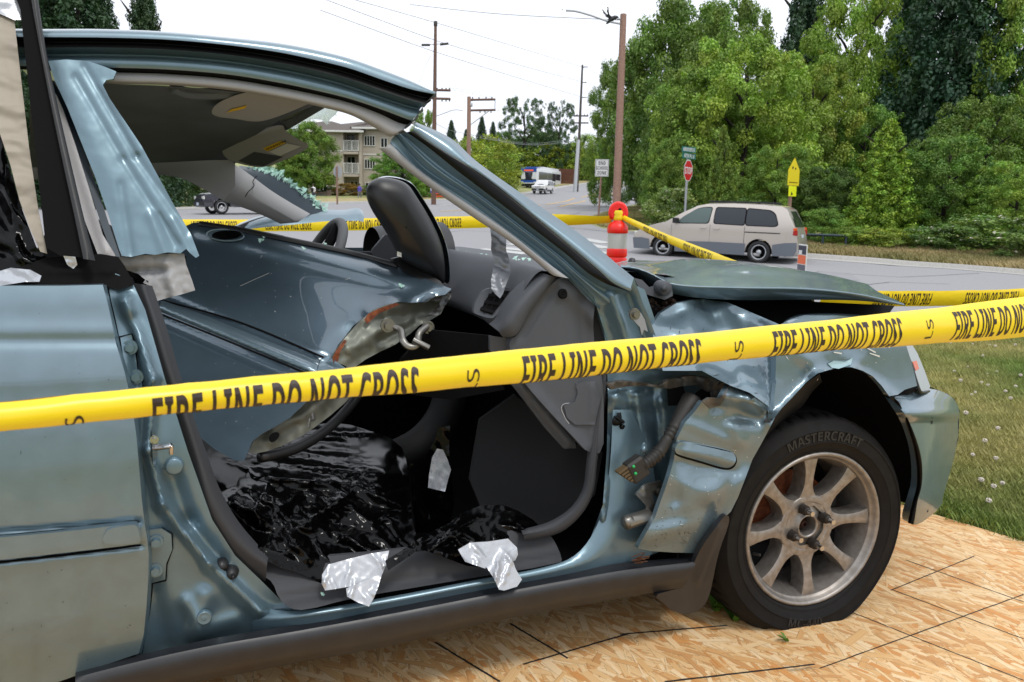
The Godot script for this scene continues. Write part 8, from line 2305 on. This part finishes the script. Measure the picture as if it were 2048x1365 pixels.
func vehicle(called: String, label: String, category: String, sp: Dictionary) -> Node3D:
	var o := thing(called, label, category)
	var W: float = sp.w / 2.0
	var zs := func(p: Vector2) -> float:
		var t: float = clampf((p.y - sp.belt) / (sp.h - sp.belt), 0.0, 1.0)
		return W - 0.22 * t * t * sp.get("tumble", 1.0) - 0.06 * clampf((sp.belt * 0.55 - p.y) / sp.belt, 0.0, 1.0) - 0.10 * pow(clampf((0.5 - p.x) / 0.5, 0.0, 1.0), 2.0) - 0.08 * pow(clampf((p.x - sp.l + 0.4) / 0.4, 0.0, 1.0), 2.0)
	var ol := side_outline(sp)
	var fine := PackedVector2Array()
	for i in ol.size():
		var a := ol[i]
		var b := ol[(i + 1) % ol.size()]
		var n := maxi(1, int(a.distance_to(b) / 0.12))
		for k in n: fine.append(a.lerp(b, k / float(n)))
	# x runs back from the nose in the outline; forward is +x in the model
	var X := func(p: Vector2, z: float) -> Vector3: return Vector3(sp.l * 0.5 - p.x, p.y, z)
	var parts := []
	parts.append(sheet(fine, func(p: Vector2) -> Vector3: return X.call(p, -zs.call(p)), 0.13))
	parts.append(sheet(fine, func(p: Vector2) -> Vector3: return X.call(p, zs.call(p)), 0.13))
	var rows := []
	for k in [-1.0, -0.985, -0.94, -0.6, 0.0, 0.6, 0.94, 0.985, 1.0]:
		var row := PackedVector3Array()
		for i in fine.size() + 1:
			var p := fine[i % fine.size()]
			var nrm := (fine[(i + 1) % fine.size()] - fine[(i - 1 + fine.size()) % fine.size()]).orthogonal().normalized()
			var e := 0.035 * (1.0 - pow(absf(k), 8.0))
			if p.y < sp.low + 0.5 and p.x > 0.3 and p.x < sp.l - 0.3: e = 0.0
			row.append(X.call(p + nrm * -e, zs.call(p) * k))
		rows.append(row)
	parts.append(loft(rows))
	part(o, "body", merge(parts), sp.paint)
	# windows down both sides
	var gl: Material = sp.glass
	for w in sp.windows:
		for s in [-1.0, 1.0]:
			var cx := Vector2.ZERO
			for k in range(0, w.size(), 2): cx += Vector2(w[k], w[k + 1]) / (w.size() / 2.0)
			var big := []
			for k in range(0, w.size(), 2):
				var q := Vector2(w[k], w[k + 1])
				q += Vector2(signf(q.x - cx.x), signf(q.y - cx.y)) * 0.022
				big.append_array([q.x, q.y])
			part(o, "window_trim", sheet(outline(rcorner(big, 0.09), 0.12), func(p: Vector2) -> Vector3: return X.call(p, (zs.call(p) + 0.004) * s), 0.15), M.frame_black)
			part(o, "window", sheet(outline(rcorner(w, 0.09), 0.12), func(p: Vector2) -> Vector3: return X.call(p, (zs.call(p) + 0.008) * s), 0.15), sp.get("front_glass", gl) if w == sp.windows[0] else gl)
	for w in sp.screens:                                     # [x0, y0, x1, y1, half width, half width, name]
		var rws := []
		for t in 5:
			var row := PackedVector3Array()
			for i in 9:
				var p := Vector2(w[0], w[1]).lerp(Vector2(w[2], w[3]), t / 4.0)
				var z := lerpf(-1, 1, i / 8.0) * lerpf(w[4], w[5], t / 4.0)
				row.append(X.call(p + Vector2(w[7], 0.0) * (1.0 - 0.6 * pow(absf(i / 4.0 - 1.0), 2.0)), z))
			rws.append(row)
		part(o, w[6], loft(rws), gl)
	if sp.has("clad"):
		for s in [-1.0, 1.0]:
			for c in sp.clad:
				part(o, "lower_cladding", sheet(outline(c, 0.12), func(p: Vector2) -> Vector3: return X.call(p, (zs.call(p) + 0.012) * s), 0.15, Vector3(0, 0, -0.012 * s)), sp.clad_mat)
	for b in sp.get("blocks", []):                           # [name, size, at, material]
		part(o, b[0], box(b[1].x, b[1].y, b[1].z, Vector3(sp.l * 0.5 - b[2].x, b[2].y, b[2].z)), b[3])
	var tyre := lathe([0.62, -0.5, 0.66, 0.02, 0.80, 0.05, 0.94, 0.0, 0.995, -0.12, 1.0, -0.5, 0.99, -0.85, 0.9, -1.0, 0.6, -1.0], 40)
	var hub := []
	hub.append(lathe([0.66, 0.0, 0.62, 0.04, 0.57, 0.0, 0.55, -0.3], 40))
	hub.append(lathe([0.22, -0.2, 0.2, 0.02, 0.0, 0.06], 24))
	for i in 7: hub.append([box(0.46, 0.17, 0.2), Transform3D(Basis(Vector3(0, 0, 1), TAU * i / 7.0), Vector3(cos(TAU * i / 7.0) * 0.37, sin(TAU * i / 7.0) * 0.37, -0.08))])
	var hubm := merge(hub)
	for wx in sp.wheels:
		for s in [-1.0, 1.0]:
			var r: float = sp.r
			var wn := part(o, "wheel", tyre, M.rubber, Vector3(sp.l * 0.5 - wx, r, s * (W - 0.05)), Vector3(0, 0.0 if s > 0 else PI, 0))
			wn.scale = Vector3(r, r, 0.22)
			part(wn, "hubcap", hubm, sp.get("rim", M.grey_metal))
	part(o, "underside", box(sp.l * 0.9, 0.25, sp.w * 0.8, Vector3(0, sp.low + 0.2, 0)), M.carpet)
	return o

func put(o: Node3D, at: Vector3, fwd: Vector2, pitch := 0.0) -> void:    # fwd in (u, d)
	var f := (rh * fwd.x + fh * fwd.y).normalized()
	o.basis = Basis(f, Vector3.UP, f.cross(Vector3.UP)) * Basis(Vector3(0, 0, 1), pitch)
	o.position = at

func car_paint(c: Color, metal := 0.4) -> StandardMaterial3D:
	var m := mat(c, 0.35, metal)
	m.clearcoat_enabled = true
	m.clearcoat = 0.7
	m.clearcoat_roughness = 0.06
	return m

func build_vehicles() -> void:
	var glass := mat(Color(0.13, 0.15, 0.18), 0.08)
	var red := mat(Color(0.62, 0.05, 0.04), 0.2)
	var amber := mat(Color(0.85, 0.32, 0.06), 0.2)
	var blk := mat(Color(0.05, 0.05, 0.055), 0.5)
	var lampw := mat(Color(0.8, 0.8, 0.78), 0.15)
	var plate := mat(Color(0.7, 0.74, 0.8), 0.5)
	# the minivan
	var champ := car_paint(Color(0.72, 0.685, 0.65), 0.55)
	var clad := mat(Color(0.40, 0.42, 0.45), 0.45, 0.2)
	var van := vehicle("minivan", "champagne minivan with grey lower sides crossing the junction", "minivan", {"l": 4.93, "w": 1.84, "h": 1.70, "belt": 1.0, "low": 0.22, "r": 0.335, "wheels": [0.98, 3.88], "paint": champ, "glass": glass, "front_glass": mat(Color(0.30, 0.36, 0.35), 0.1), "clad_mat": clad,
		"top": [0.10, 0.28, 0.0, 0.36, -0.02, 0.55, 0.06, 0.72, 0.25, 0.86, 0.60, 0.98, 1.05, 1.10, 1.5, 1.37, 1.95, 1.60, 2.3, 1.68, 3.0, 1.71, 3.9, 1.70, 4.4, 1.65, 4.56, 1.58, 4.72, 1.28, 4.84, 1.04, 4.90, 0.82, 4.95, 0.62, 4.95, 0.42, 4.85, 0.28],
		"windows": [[1.42, 1.13, 1.60, 1.30, 1.92, 1.50, 2.10, 1.56, 2.42, 1.58, 2.36, 1.12, 1.50, 1.09], [2.52, 1.12, 2.54, 1.58, 3.42, 1.58, 3.42, 1.10], [3.46, 1.10, 3.46, 1.58, 4.10, 1.54, 4.26, 1.44, 4.38, 1.16, 4.28, 1.10]],
		"screens": [[1.08, 1.13, 1.92, 1.58, 0.70, 0.60, "windscreen", -0.05], [4.59, 1.54, 4.83, 1.10, 0.60, 0.70, "rear_window", 0.045]],
		"clad": [[0.03, 0.25, -0.01, 0.58, 0.30, 0.60, 0.55, 0.56, 0.585, 0.25], [1.375, 0.23, 1.36, 0.54, 2.4, 0.57, 3.49, 0.57, 3.485, 0.23], [4.275, 0.25, 4.26, 0.57, 4.6, 0.64, 4.93, 0.66, 4.94, 0.42, 4.86, 0.26]],
		"blocks": [["tail_light", Vector3(0.44, 0.14, 0.10), Vector3(4.70, 0.93, -0.83), red], ["tail_light", Vector3(0.44, 0.14, 0.10), Vector3(4.70, 0.93, 0.83), red], ["turn_signal", Vector3(0.42, 0.07, 0.10), Vector3(4.69, 1.035, -0.83), amber], ["turn_signal", Vector3(0.42, 0.07, 0.10), Vector3(4.69, 1.035, 0.83), amber],
			["roof_rack", Vector3(1.9, 0.05, 0.05), Vector3(3.2, 1.76, -0.60), blk], ["roof_rack", Vector3(1.9, 0.05, 0.05), Vector3(3.2, 1.76, 0.60), blk], ["crossbar", Vector3(0.06, 0.03, 1.2), Vector3(2.7, 1.77, 0), blk], ["crossbar", Vector3(0.06, 0.03, 1.2), Vector3(3.7, 1.76, 0), blk],
			["door_handle", Vector3(0.17, 0.05, 0.05), Vector3(2.22, 0.97, -0.925), champ], ["door_handle", Vector3(0.17, 0.05, 0.05), Vector3(2.62, 0.96, -0.925), champ], ["door_mirror", Vector3(0.14, 0.16, 0.22), Vector3(1.38, 1.16, -1.0), blk], ["door_mirror", Vector3(0.14, 0.16, 0.22), Vector3(1.38, 1.16, 1.0), blk],
			["door_gap", Vector3(0.012, 0.82, 0.012), Vector3(2.42, 0.66, -0.914), blk], ["door_gap", Vector3(0.012, 0.5, 0.012), Vector3(1.24, 0.78, -0.914), blk], ["door_gap", Vector3(0.012, 0.5, 0.012), Vector3(3.44, 0.82, -0.918), blk], ["slide_rail", Vector3(1.0, 0.03, 0.012), Vector3(3.96, 0.90, -0.918), blk], ["headlight", Vector3(0.22, 0.16, 0.30), Vector3(0.13, 0.70, -0.66), lampw], ["headlight", Vector3(0.22, 0.16, 0.30), Vector3(0.13, 0.70, 0.66), lampw], ["marker_light", Vector3(0.08, 0.10, 0.06), Vector3(0.16, 0.70, -0.80), amber], ["number_plate", Vector3(0.03, 0.15, 0.32), Vector3(4.93, 0.80, 0), plate], ["high_brake_light", Vector3(0.04, 0.05, 0.3), Vector3(4.56, 1.60, 0), red]]})
	var vr := D(1515, 526, 24.5)
	var f := Vector2(-0.883, 0.47)
	var c := (rh * f.x + fh * f.y).normalized()
	var right := c.cross(Vector3.UP)
	put(van, vr + c * (3.88 - 4.93 / 2) + right * 0.9, f, 0.02)
	var dv := tag(part(self, "person", person_mesh([[Vector3(0, 1.22, 0), Vector3(0, 1.36, 0.0), 0.09, 0.105], [Vector3(0, 0.85, 0), Vector3(0, 1.1, 0), 0.15, 0.17], [Vector3(0.05, 1.08, -0.2), Vector3(0.28, 0.92, -0.2), 0.05, 0.045], [Vector3(0.28, 0.92, -0.2), Vector3(0.48, 1.02, -0.12), 0.045, 0.04]], func(p: Vector3) -> Color: return Color(0.45, 0.28, 0.2) if p.y > 1.24 else Color(0.2, 0.24, 0.3)), M.vertex), "driver in a blue-grey top at the wheel of the minivan", "person")
	dv.transform = van.transform * Transform3D(Basis(), Vector3(0.25, 0.0, -0.42))
	# cars up the road
	var suv := {"l": 4.6, "w": 1.80, "h": 1.76, "belt": 1.05, "low": 0.34, "r": 0.37, "wheels": [0.9, 3.6], "glass": glass, "clad_mat": mat(Color(0.25, 0.25, 0.27), 0.6),
		"top": [0.05, 0.36, 0.0, 0.6, 0.05, 0.92, 0.3, 1.02, 1.25, 1.10, 1.85, 1.62, 2.2, 1.74, 3.6, 1.76, 4.2, 1.70, 4.48, 1.2, 4.56, 0.9, 4.58, 0.5, 4.5, 0.36],
		"windows": [[1.5, 1.12, 1.95, 1.56, 2.5, 1.62, 2.5, 1.1], [2.6, 1.1, 2.6, 1.62, 3.4, 1.62, 3.4, 1.1], [3.5, 1.1, 3.5, 1.62, 4.1, 1.58, 4.3, 1.12]],
		"screens": [[1.28, 1.14, 1.86, 1.60, 0.72, 0.62, "windscreen", -0.05], [4.25, 1.62, 4.50, 1.14, 0.62, 0.70, "rear_window", 0.04]],
		"clad": [[0.02, 0.38, 0.02, 0.58, 0.42, 0.58, 0.44, 0.38], [1.36, 0.38, 1.36, 0.55, 3.14, 0.55, 3.14, 0.38]],
		"blocks": [["headlight", Vector3(0.06, 0.16, 0.34), Vector3(0.03, 0.82, -0.66), lampw], ["headlight", Vector3(0.06, 0.16, 0.34), Vector3(0.03, 0.82, 0.66), lampw], ["grille", Vector3(0.05, 0.16, 0.8), Vector3(0.02, 0.80, 0), blk], ["bumper", Vector3(0.12, 0.22, 1.6), Vector3(0.0, 0.52, 0), blk], ["tail_light", Vector3(0.06, 0.3, 0.16), Vector3(4.55, 1.0, -0.78), red], ["tail_light", Vector3(0.06, 0.3, 0.16), Vector3(4.55, 1.0, 0.78), red], ["number_plate", Vector3(0.03, 0.14, 0.32), Vector3(4.60, 0.72, 0), plate], ["number_plate", Vector3(0.03, 0.14, 0.32), Vector3(-0.07, 0.5, 0), plate], ["door_mirror", Vector3(0.1, 0.14, 0.2), Vector3(1.5, 1.12, -0.98), blk], ["door_mirror", Vector3(0.1, 0.14, 0.2), Vector3(1.5, 1.12, 0.98), blk]]}
	suv.paint = car_paint(Color(0.80, 0.80, 0.80), 0.1)
	var s1 := vehicle("sport_utility_car", "white sport utility car driving down beside the bus", "car", suv)
	put(s1, at_depth(1086, 388, 109), Vector2(-0.33, -0.94))
	var s2 := vehicle("sport_utility_car", "white car parked across the road behind the far thin pole", "car", suv)
	put(s2, D(1176, 359, 150), Vector2(-0.96, 0.2))
	var hat := suv.duplicate()
	hat.paint = car_paint(Color(0.35, 0.36, 0.39), 0.5)
	hat.l = 4.2
	hat.h = 1.56
	hat.belt = 0.95
	hat.low = 0.28
	hat.r = 0.32
	hat.wheels = [0.85, 3.4]
	hat.top = [0.05, 0.3, 0.0, 0.55, 0.08, 0.8, 0.9, 0.98, 1.7, 1.45, 2.2, 1.55, 3.3, 1.53, 3.85, 1.38, 4.05, 1.02, 4.15, 0.8, 4.18, 0.45, 4.1, 0.3]
	hat.windows = [[1.25, 1.0, 1.75, 1.38, 2.3, 1.45, 2.3, 1.0], [2.4, 1.0, 2.4, 1.45, 3.2, 1.42, 3.55, 1.05]]
	hat.screens = [[0.95, 1.0, 1.7, 1.42, 0.66, 0.56, "windscreen", -0.05], [3.86, 1.34, 4.06, 1.04, 0.56, 0.62, "rear_window", 0.05]]
	hat.clad = []
	hat.blocks = [["tail_light", Vector3(0.1, 0.24, 0.22), Vector3(4.08, 0.92, -0.72), red], ["tail_light", Vector3(0.1, 0.24, 0.22), Vector3(4.08, 0.92, 0.72), red], ["number_plate", Vector3(0.03, 0.13, 0.4), Vector3(4.19, 0.6, 0), plate], ["rear_bumper", Vector3(0.08, 0.16, 1.5), Vector3(4.15, 0.42, 0), blk], ["spoiler", Vector3(0.2, 0.04, 1.1), Vector3(3.75, 1.46, 0), blk]]
	var h1 := vehicle("hatchback", "dark grey hatchback climbing the hill beside the wood", "car", hat)
	put(h1, at_depth(1274, 400, 92), Vector2(0.22, 0.97))
	var dk := suv.duplicate()
	dk.paint = car_paint(Color(0.17, 0.17, 0.21), 0.4)
	var s3 := vehicle("sport_utility_car", "dark sport utility car stopped at the kerb, seen under the far pillar", "car", dk)
	put(s3, at_depth(486, 428, 45), Vector2(-0.80, -0.60))
	build_bus(glass, lampw, blk)

func build_bus(glass: Material, lampw: Material, blk: Material) -> void:
	var white := car_paint(Color(0.78, 0.79, 0.80), 0.05)
	var blue := car_paint(Color(0.08, 0.30, 0.62), 0.2)
	var led := mat(Color(0.9, 0.35, 0.15), 0.5)
	led.emission_enabled = true
	led.emission = Color(1.0, 0.35, 0.15)
	led.emission_energy_multiplier = 0.2
	var b := vehicle("bus", "white and blue city bus stopped at the kerb facing the viewer", "bus", {"l": 12.0, "w": 2.6, "h": 3.05, "belt": 2.4, "tumble": 0.3, "low": 0.35, "r": 0.5, "wheels": [2.6, 8.6], "paint": white, "glass": glass,
		"top": [0.05, 0.35, 0.0, 0.9, 0.0, 1.4, 0.12, 2.9, 0.4, 3.02, 6.0, 3.05, 11.7, 3.0, 12.0, 2.8, 12.0, 0.4],
		"windows": [[1.0, 1.3, 1.0, 2.45, 5.0, 2.45, 5.0, 1.3], [5.1, 1.3, 5.1, 2.45, 9.0, 2.45, 9.0, 1.3], [9.1, 1.5, 9.1, 2.45, 11.4, 2.45, 11.4, 1.5]],
		"screens": [[0.0, 1.15, 0.09, 2.35, 1.18, 1.15, "windscreen", -0.06]],
		"blocks": [["destination_sign", Vector3(0.06, 0.20, 1.5), Vector3(0.0, 2.62, 0), led], ["bumper", Vector3(0.12, 0.35, 2.5), Vector3(-0.02, 0.45, 0), blk], ["headlight", Vector3(0.08, 0.2, 0.3), Vector3(-0.03, 0.85, -1.0), lampw], ["headlight", Vector3(0.08, 0.2, 0.3), Vector3(-0.03, 0.85, 1.0), lampw], ["front_panel", Vector3(0.05, 0.36, 2.5), Vector3(-0.02, 1.0, 0), blue], ["front_header", Vector3(0.05, 0.5, 2.5), Vector3(0.03, 2.65, 0), blue], ["front_cap", Vector3(1.6, 0.30, 2.5), Vector3(0.86, 2.98, 0), blue], ["bike_rack", Vector3(0.2, 0.06, 1.9), Vector3(-0.12, 0.70, 0), lampw], ["roof_pod", Vector3(4.5, 0.3, 1.9), Vector3(6.5, 3.18, 0), white], ["roof_pod", Vector3(2.5, 0.35, 2.0), Vector3(10.3, 3.15, 0), white]]})
	put(b, at_depth(1052, 381, 127) + (rh * 0.42 + fh * 0.9) * 6.0, Vector2(-0.36, -0.93))

# ---------- people ----------
func person_mesh(bones: Array, tint: Callable, cell := 0.03) -> ArrayMesh:
	# one continuous skin round the bones [a, b, radius a, radius b]: surface nets on a smooth union
	var lo := Vector3(1e9, 1e9, 1e9)
	var hi := -lo
	for b in bones:
		for k in 2:
			lo = lo.min(b[k] - Vector3.ONE * (b[2 + k] + cell * 2))
			hi = hi.max(b[k] + Vector3.ONE * (b[2 + k] + cell * 2))
	var n := Vector3i(((hi - lo) / cell).ceil()) + Vector3i.ONE
	var f := PackedFloat32Array()
	f.resize(n.x * n.y * n.z)
	f.fill(1.0)
	for b in bones:
		var a: Vector3 = b[0]
		var ab: Vector3 = b[1] - a
		var l2 := maxf(ab.length_squared(), 1e-6)
		var pad: float = maxf(b[2], b[3]) + 0.09
		var p0 := Vector3i(((a.min(b[1]) - Vector3.ONE * pad - lo) / cell).floor()).clamp(Vector3i.ZERO, n - Vector3i.ONE)
		var p1 := Vector3i(((a.max(b[1]) + Vector3.ONE * pad - lo) / cell).ceil()).clamp(Vector3i.ZERO, n - Vector3i.ONE)
		for z in range(p0.z, p1.z + 1):
			for y in range(p0.y, p1.y + 1):
				for x in range(p0.x, p1.x + 1):
					var p := lo + Vector3(x, y, z) * cell
					var t := clampf((p - a).dot(ab) / l2, 0.0, 1.0)
					var d := p.distance_to(a + ab * t) - lerpf(b[2], b[3], t)
					var i := (z * n.y + y) * n.x + x
					var h := maxf(0.04 - absf(f[i] - d), 0.0) / 0.04
					f[i] = minf(f[i], d) - h * h * 0.01
	var id := {}
	var v := PackedVector3Array()
	var c := PackedColorArray()
	var ix := PackedInt32Array()
	var st := [1, n.x, n.x * n.y]
	for z in n.z - 1:
		for y in n.y - 1:
			for x in n.x - 1:
				var i := (z * n.y + y) * n.x + x
				var m := 0
				for k in 8:
					if f[i + (k & 1) + ((k >> 1) & 1) * n.x + (k >> 2) * st[2]] < 0.0: m |= 1 << k
				if m == 0 or m == 255: continue
				var s := Vector3.ZERO
				var cnt := 0
				for e in [[0, 1], [2, 3], [4, 5], [6, 7], [0, 2], [1, 3], [4, 6], [5, 7], [0, 4], [1, 5], [2, 6], [3, 7]]:
					if ((m >> e[0]) & 1) == ((m >> e[1]) & 1): continue
					var pa := Vector3(e[0] & 1, (e[0] >> 1) & 1, e[0] >> 2)
					var pb := Vector3(e[1] & 1, (e[1] >> 1) & 1, e[1] >> 2)
					var fa := f[i + int(pa.x) + int(pa.y) * n.x + int(pa.z) * st[2]]
					var fb := f[i + int(pb.x) + int(pb.y) * n.x + int(pb.z) * st[2]]
					s += pa.lerp(pb, fa / (fa - fb))
					cnt += 1
				id[i] = v.size()
				var p := lo + (Vector3(x, y, z) + s / cnt) * cell
				v.append(p)
				c.append(tint.call(p))
	for i in id:
		for ax_ in 3:
			var j: int = i + st[ax_]
			if j >= f.size() or (f[i] < 0.0) == (f[j] < 0.0): continue
			var u: int = st[(ax_ + 1) % 3]
			var w: int = st[(ax_ + 2) % 3]
			if not (id.has(i - u) and id.has(i - w) and id.has(i - u - w)): continue
			var q := [id[i], id[i - u], id[i - u - w], id[i - w]]
			if f[i] < 0.0: ix.append_array([q[0], q[2], q[1], q[0], q[3], q[2]])
			else: ix.append_array([q[0], q[1], q[2], q[0], q[2], q[3]])
	return finish(v, ix, c)

func build_people() -> void:
	for w in [[[719, 402, 87.0], "person in a purple top and grey trousers walking away on the far pavement", Color(0.10, 0.08, 0.42), Color(0.16, 0.16, 0.18)], [[627, 404, 84.0], "person in a white top with a dark backpack walking behind the far pillar", Color(0.72, 0.70, 0.74), Color(0.08, 0.09, 0.14)]]:
		var s := 1.0
		var bones := [
			[Vector3(0, 1.62, 0.0), Vector3(0.01, 1.68, 0), 0.085, 0.095], [Vector3(0, 1.45, 0), Vector3(0, 1.58, 0), 0.055, 0.05],
			[Vector3(0, 1.36, -0.15), Vector3(0, 1.36, 0.15), 0.075, 0.075], [Vector3(0, 1.32, 0), Vector3(0, 1.05, 0), 0.15, 0.125], [Vector3(0, 0.98, -0.06), Vector3(0, 0.98, 0.06), 0.125, 0.125],
			[Vector3(0, 1.36, 0.19), Vector3(-0.06, 1.10, 0.25), 0.055, 0.045], [Vector3(-0.06, 1.10, 0.25), Vector3(0.06, 0.88, 0.26), 0.042, 0.032], [Vector3(0.06, 0.88, 0.26), Vector3(0.10, 0.80, 0.26), 0.036, 0.025],
			[Vector3(0, 1.36, -0.19), Vector3(0.08, 1.11, -0.25), 0.055, 0.045], [Vector3(0.08, 1.11, -0.25), Vector3(0.20, 0.92, -0.24), 0.042, 0.032], [Vector3(0.20, 0.92, -0.24), Vector3(0.25, 0.85, -0.24), 0.036, 0.025],
			[Vector3(0, 0.92, 0.09), Vector3(0.14, 0.50, 0.09), 0.10, 0.07], [Vector3(0.14, 0.50, 0.09), Vector3(0.06, 0.08, 0.09), 0.065, 0.042], [Vector3(0.06, 0.05, 0.09), Vector3(0.2, 0.04, 0.1), 0.045, 0.035],
			[Vector3(0, 0.92, -0.09), Vector3(-0.05, 0.50, -0.09), 0.10, 0.07], [Vector3(-0.05, 0.50, -0.09), Vector3(-0.26, 0.14, -0.09), 0.065, 0.042], [Vector3(-0.27, 0.10, -0.09), Vector3(-0.16, 0.04, -0.09), 0.045, 0.035]]
		var top: Color = w[2]
		var legs: Color = w[3]
		var o := thing("person", w[1], "person", at_depth(w[0][0], w[0][1], w[0][2]))
		o.position.y = D(w[0][0], w[0][1], w[0][2]).y
		var f := (rh * 0.35 + fh * 0.94).normalized()
		o.basis = Basis(f, Vector3.UP, f.cross(Vector3.UP))
		part(o, "body", person_mesh(bones, func(p: Vector3) -> Color:
			if p.y > 1.5: return Color(0.30, 0.17, 0.11)
			if p.y < 0.10: return Color(0.05, 0.05, 0.05)
			if p.y < 0.97 and absf(p.z) < 0.2: return legs
			if p.y < 1.06 and absf(p.z) > 0.2: return Color(0.30, 0.17, 0.11)
			return top), M.vertex)
		part(o, "hair", merge([[lathe([0.0, 0.112, 0.06, 0.095, 0.10, 0.05, 0.108, -0.02, 0.09, -0.06], 18), Transform3D(Basis(Vector3.RIGHT, -PI / 2), Vector3(-0.02, 1.68, 0))]]), M.black_print)
		if top.r > 0.5: part(o, "backpack", box(0.16, 0.42, 0.28, Vector3(-0.2, 1.18, 0.0), 0.05), M.black_print)
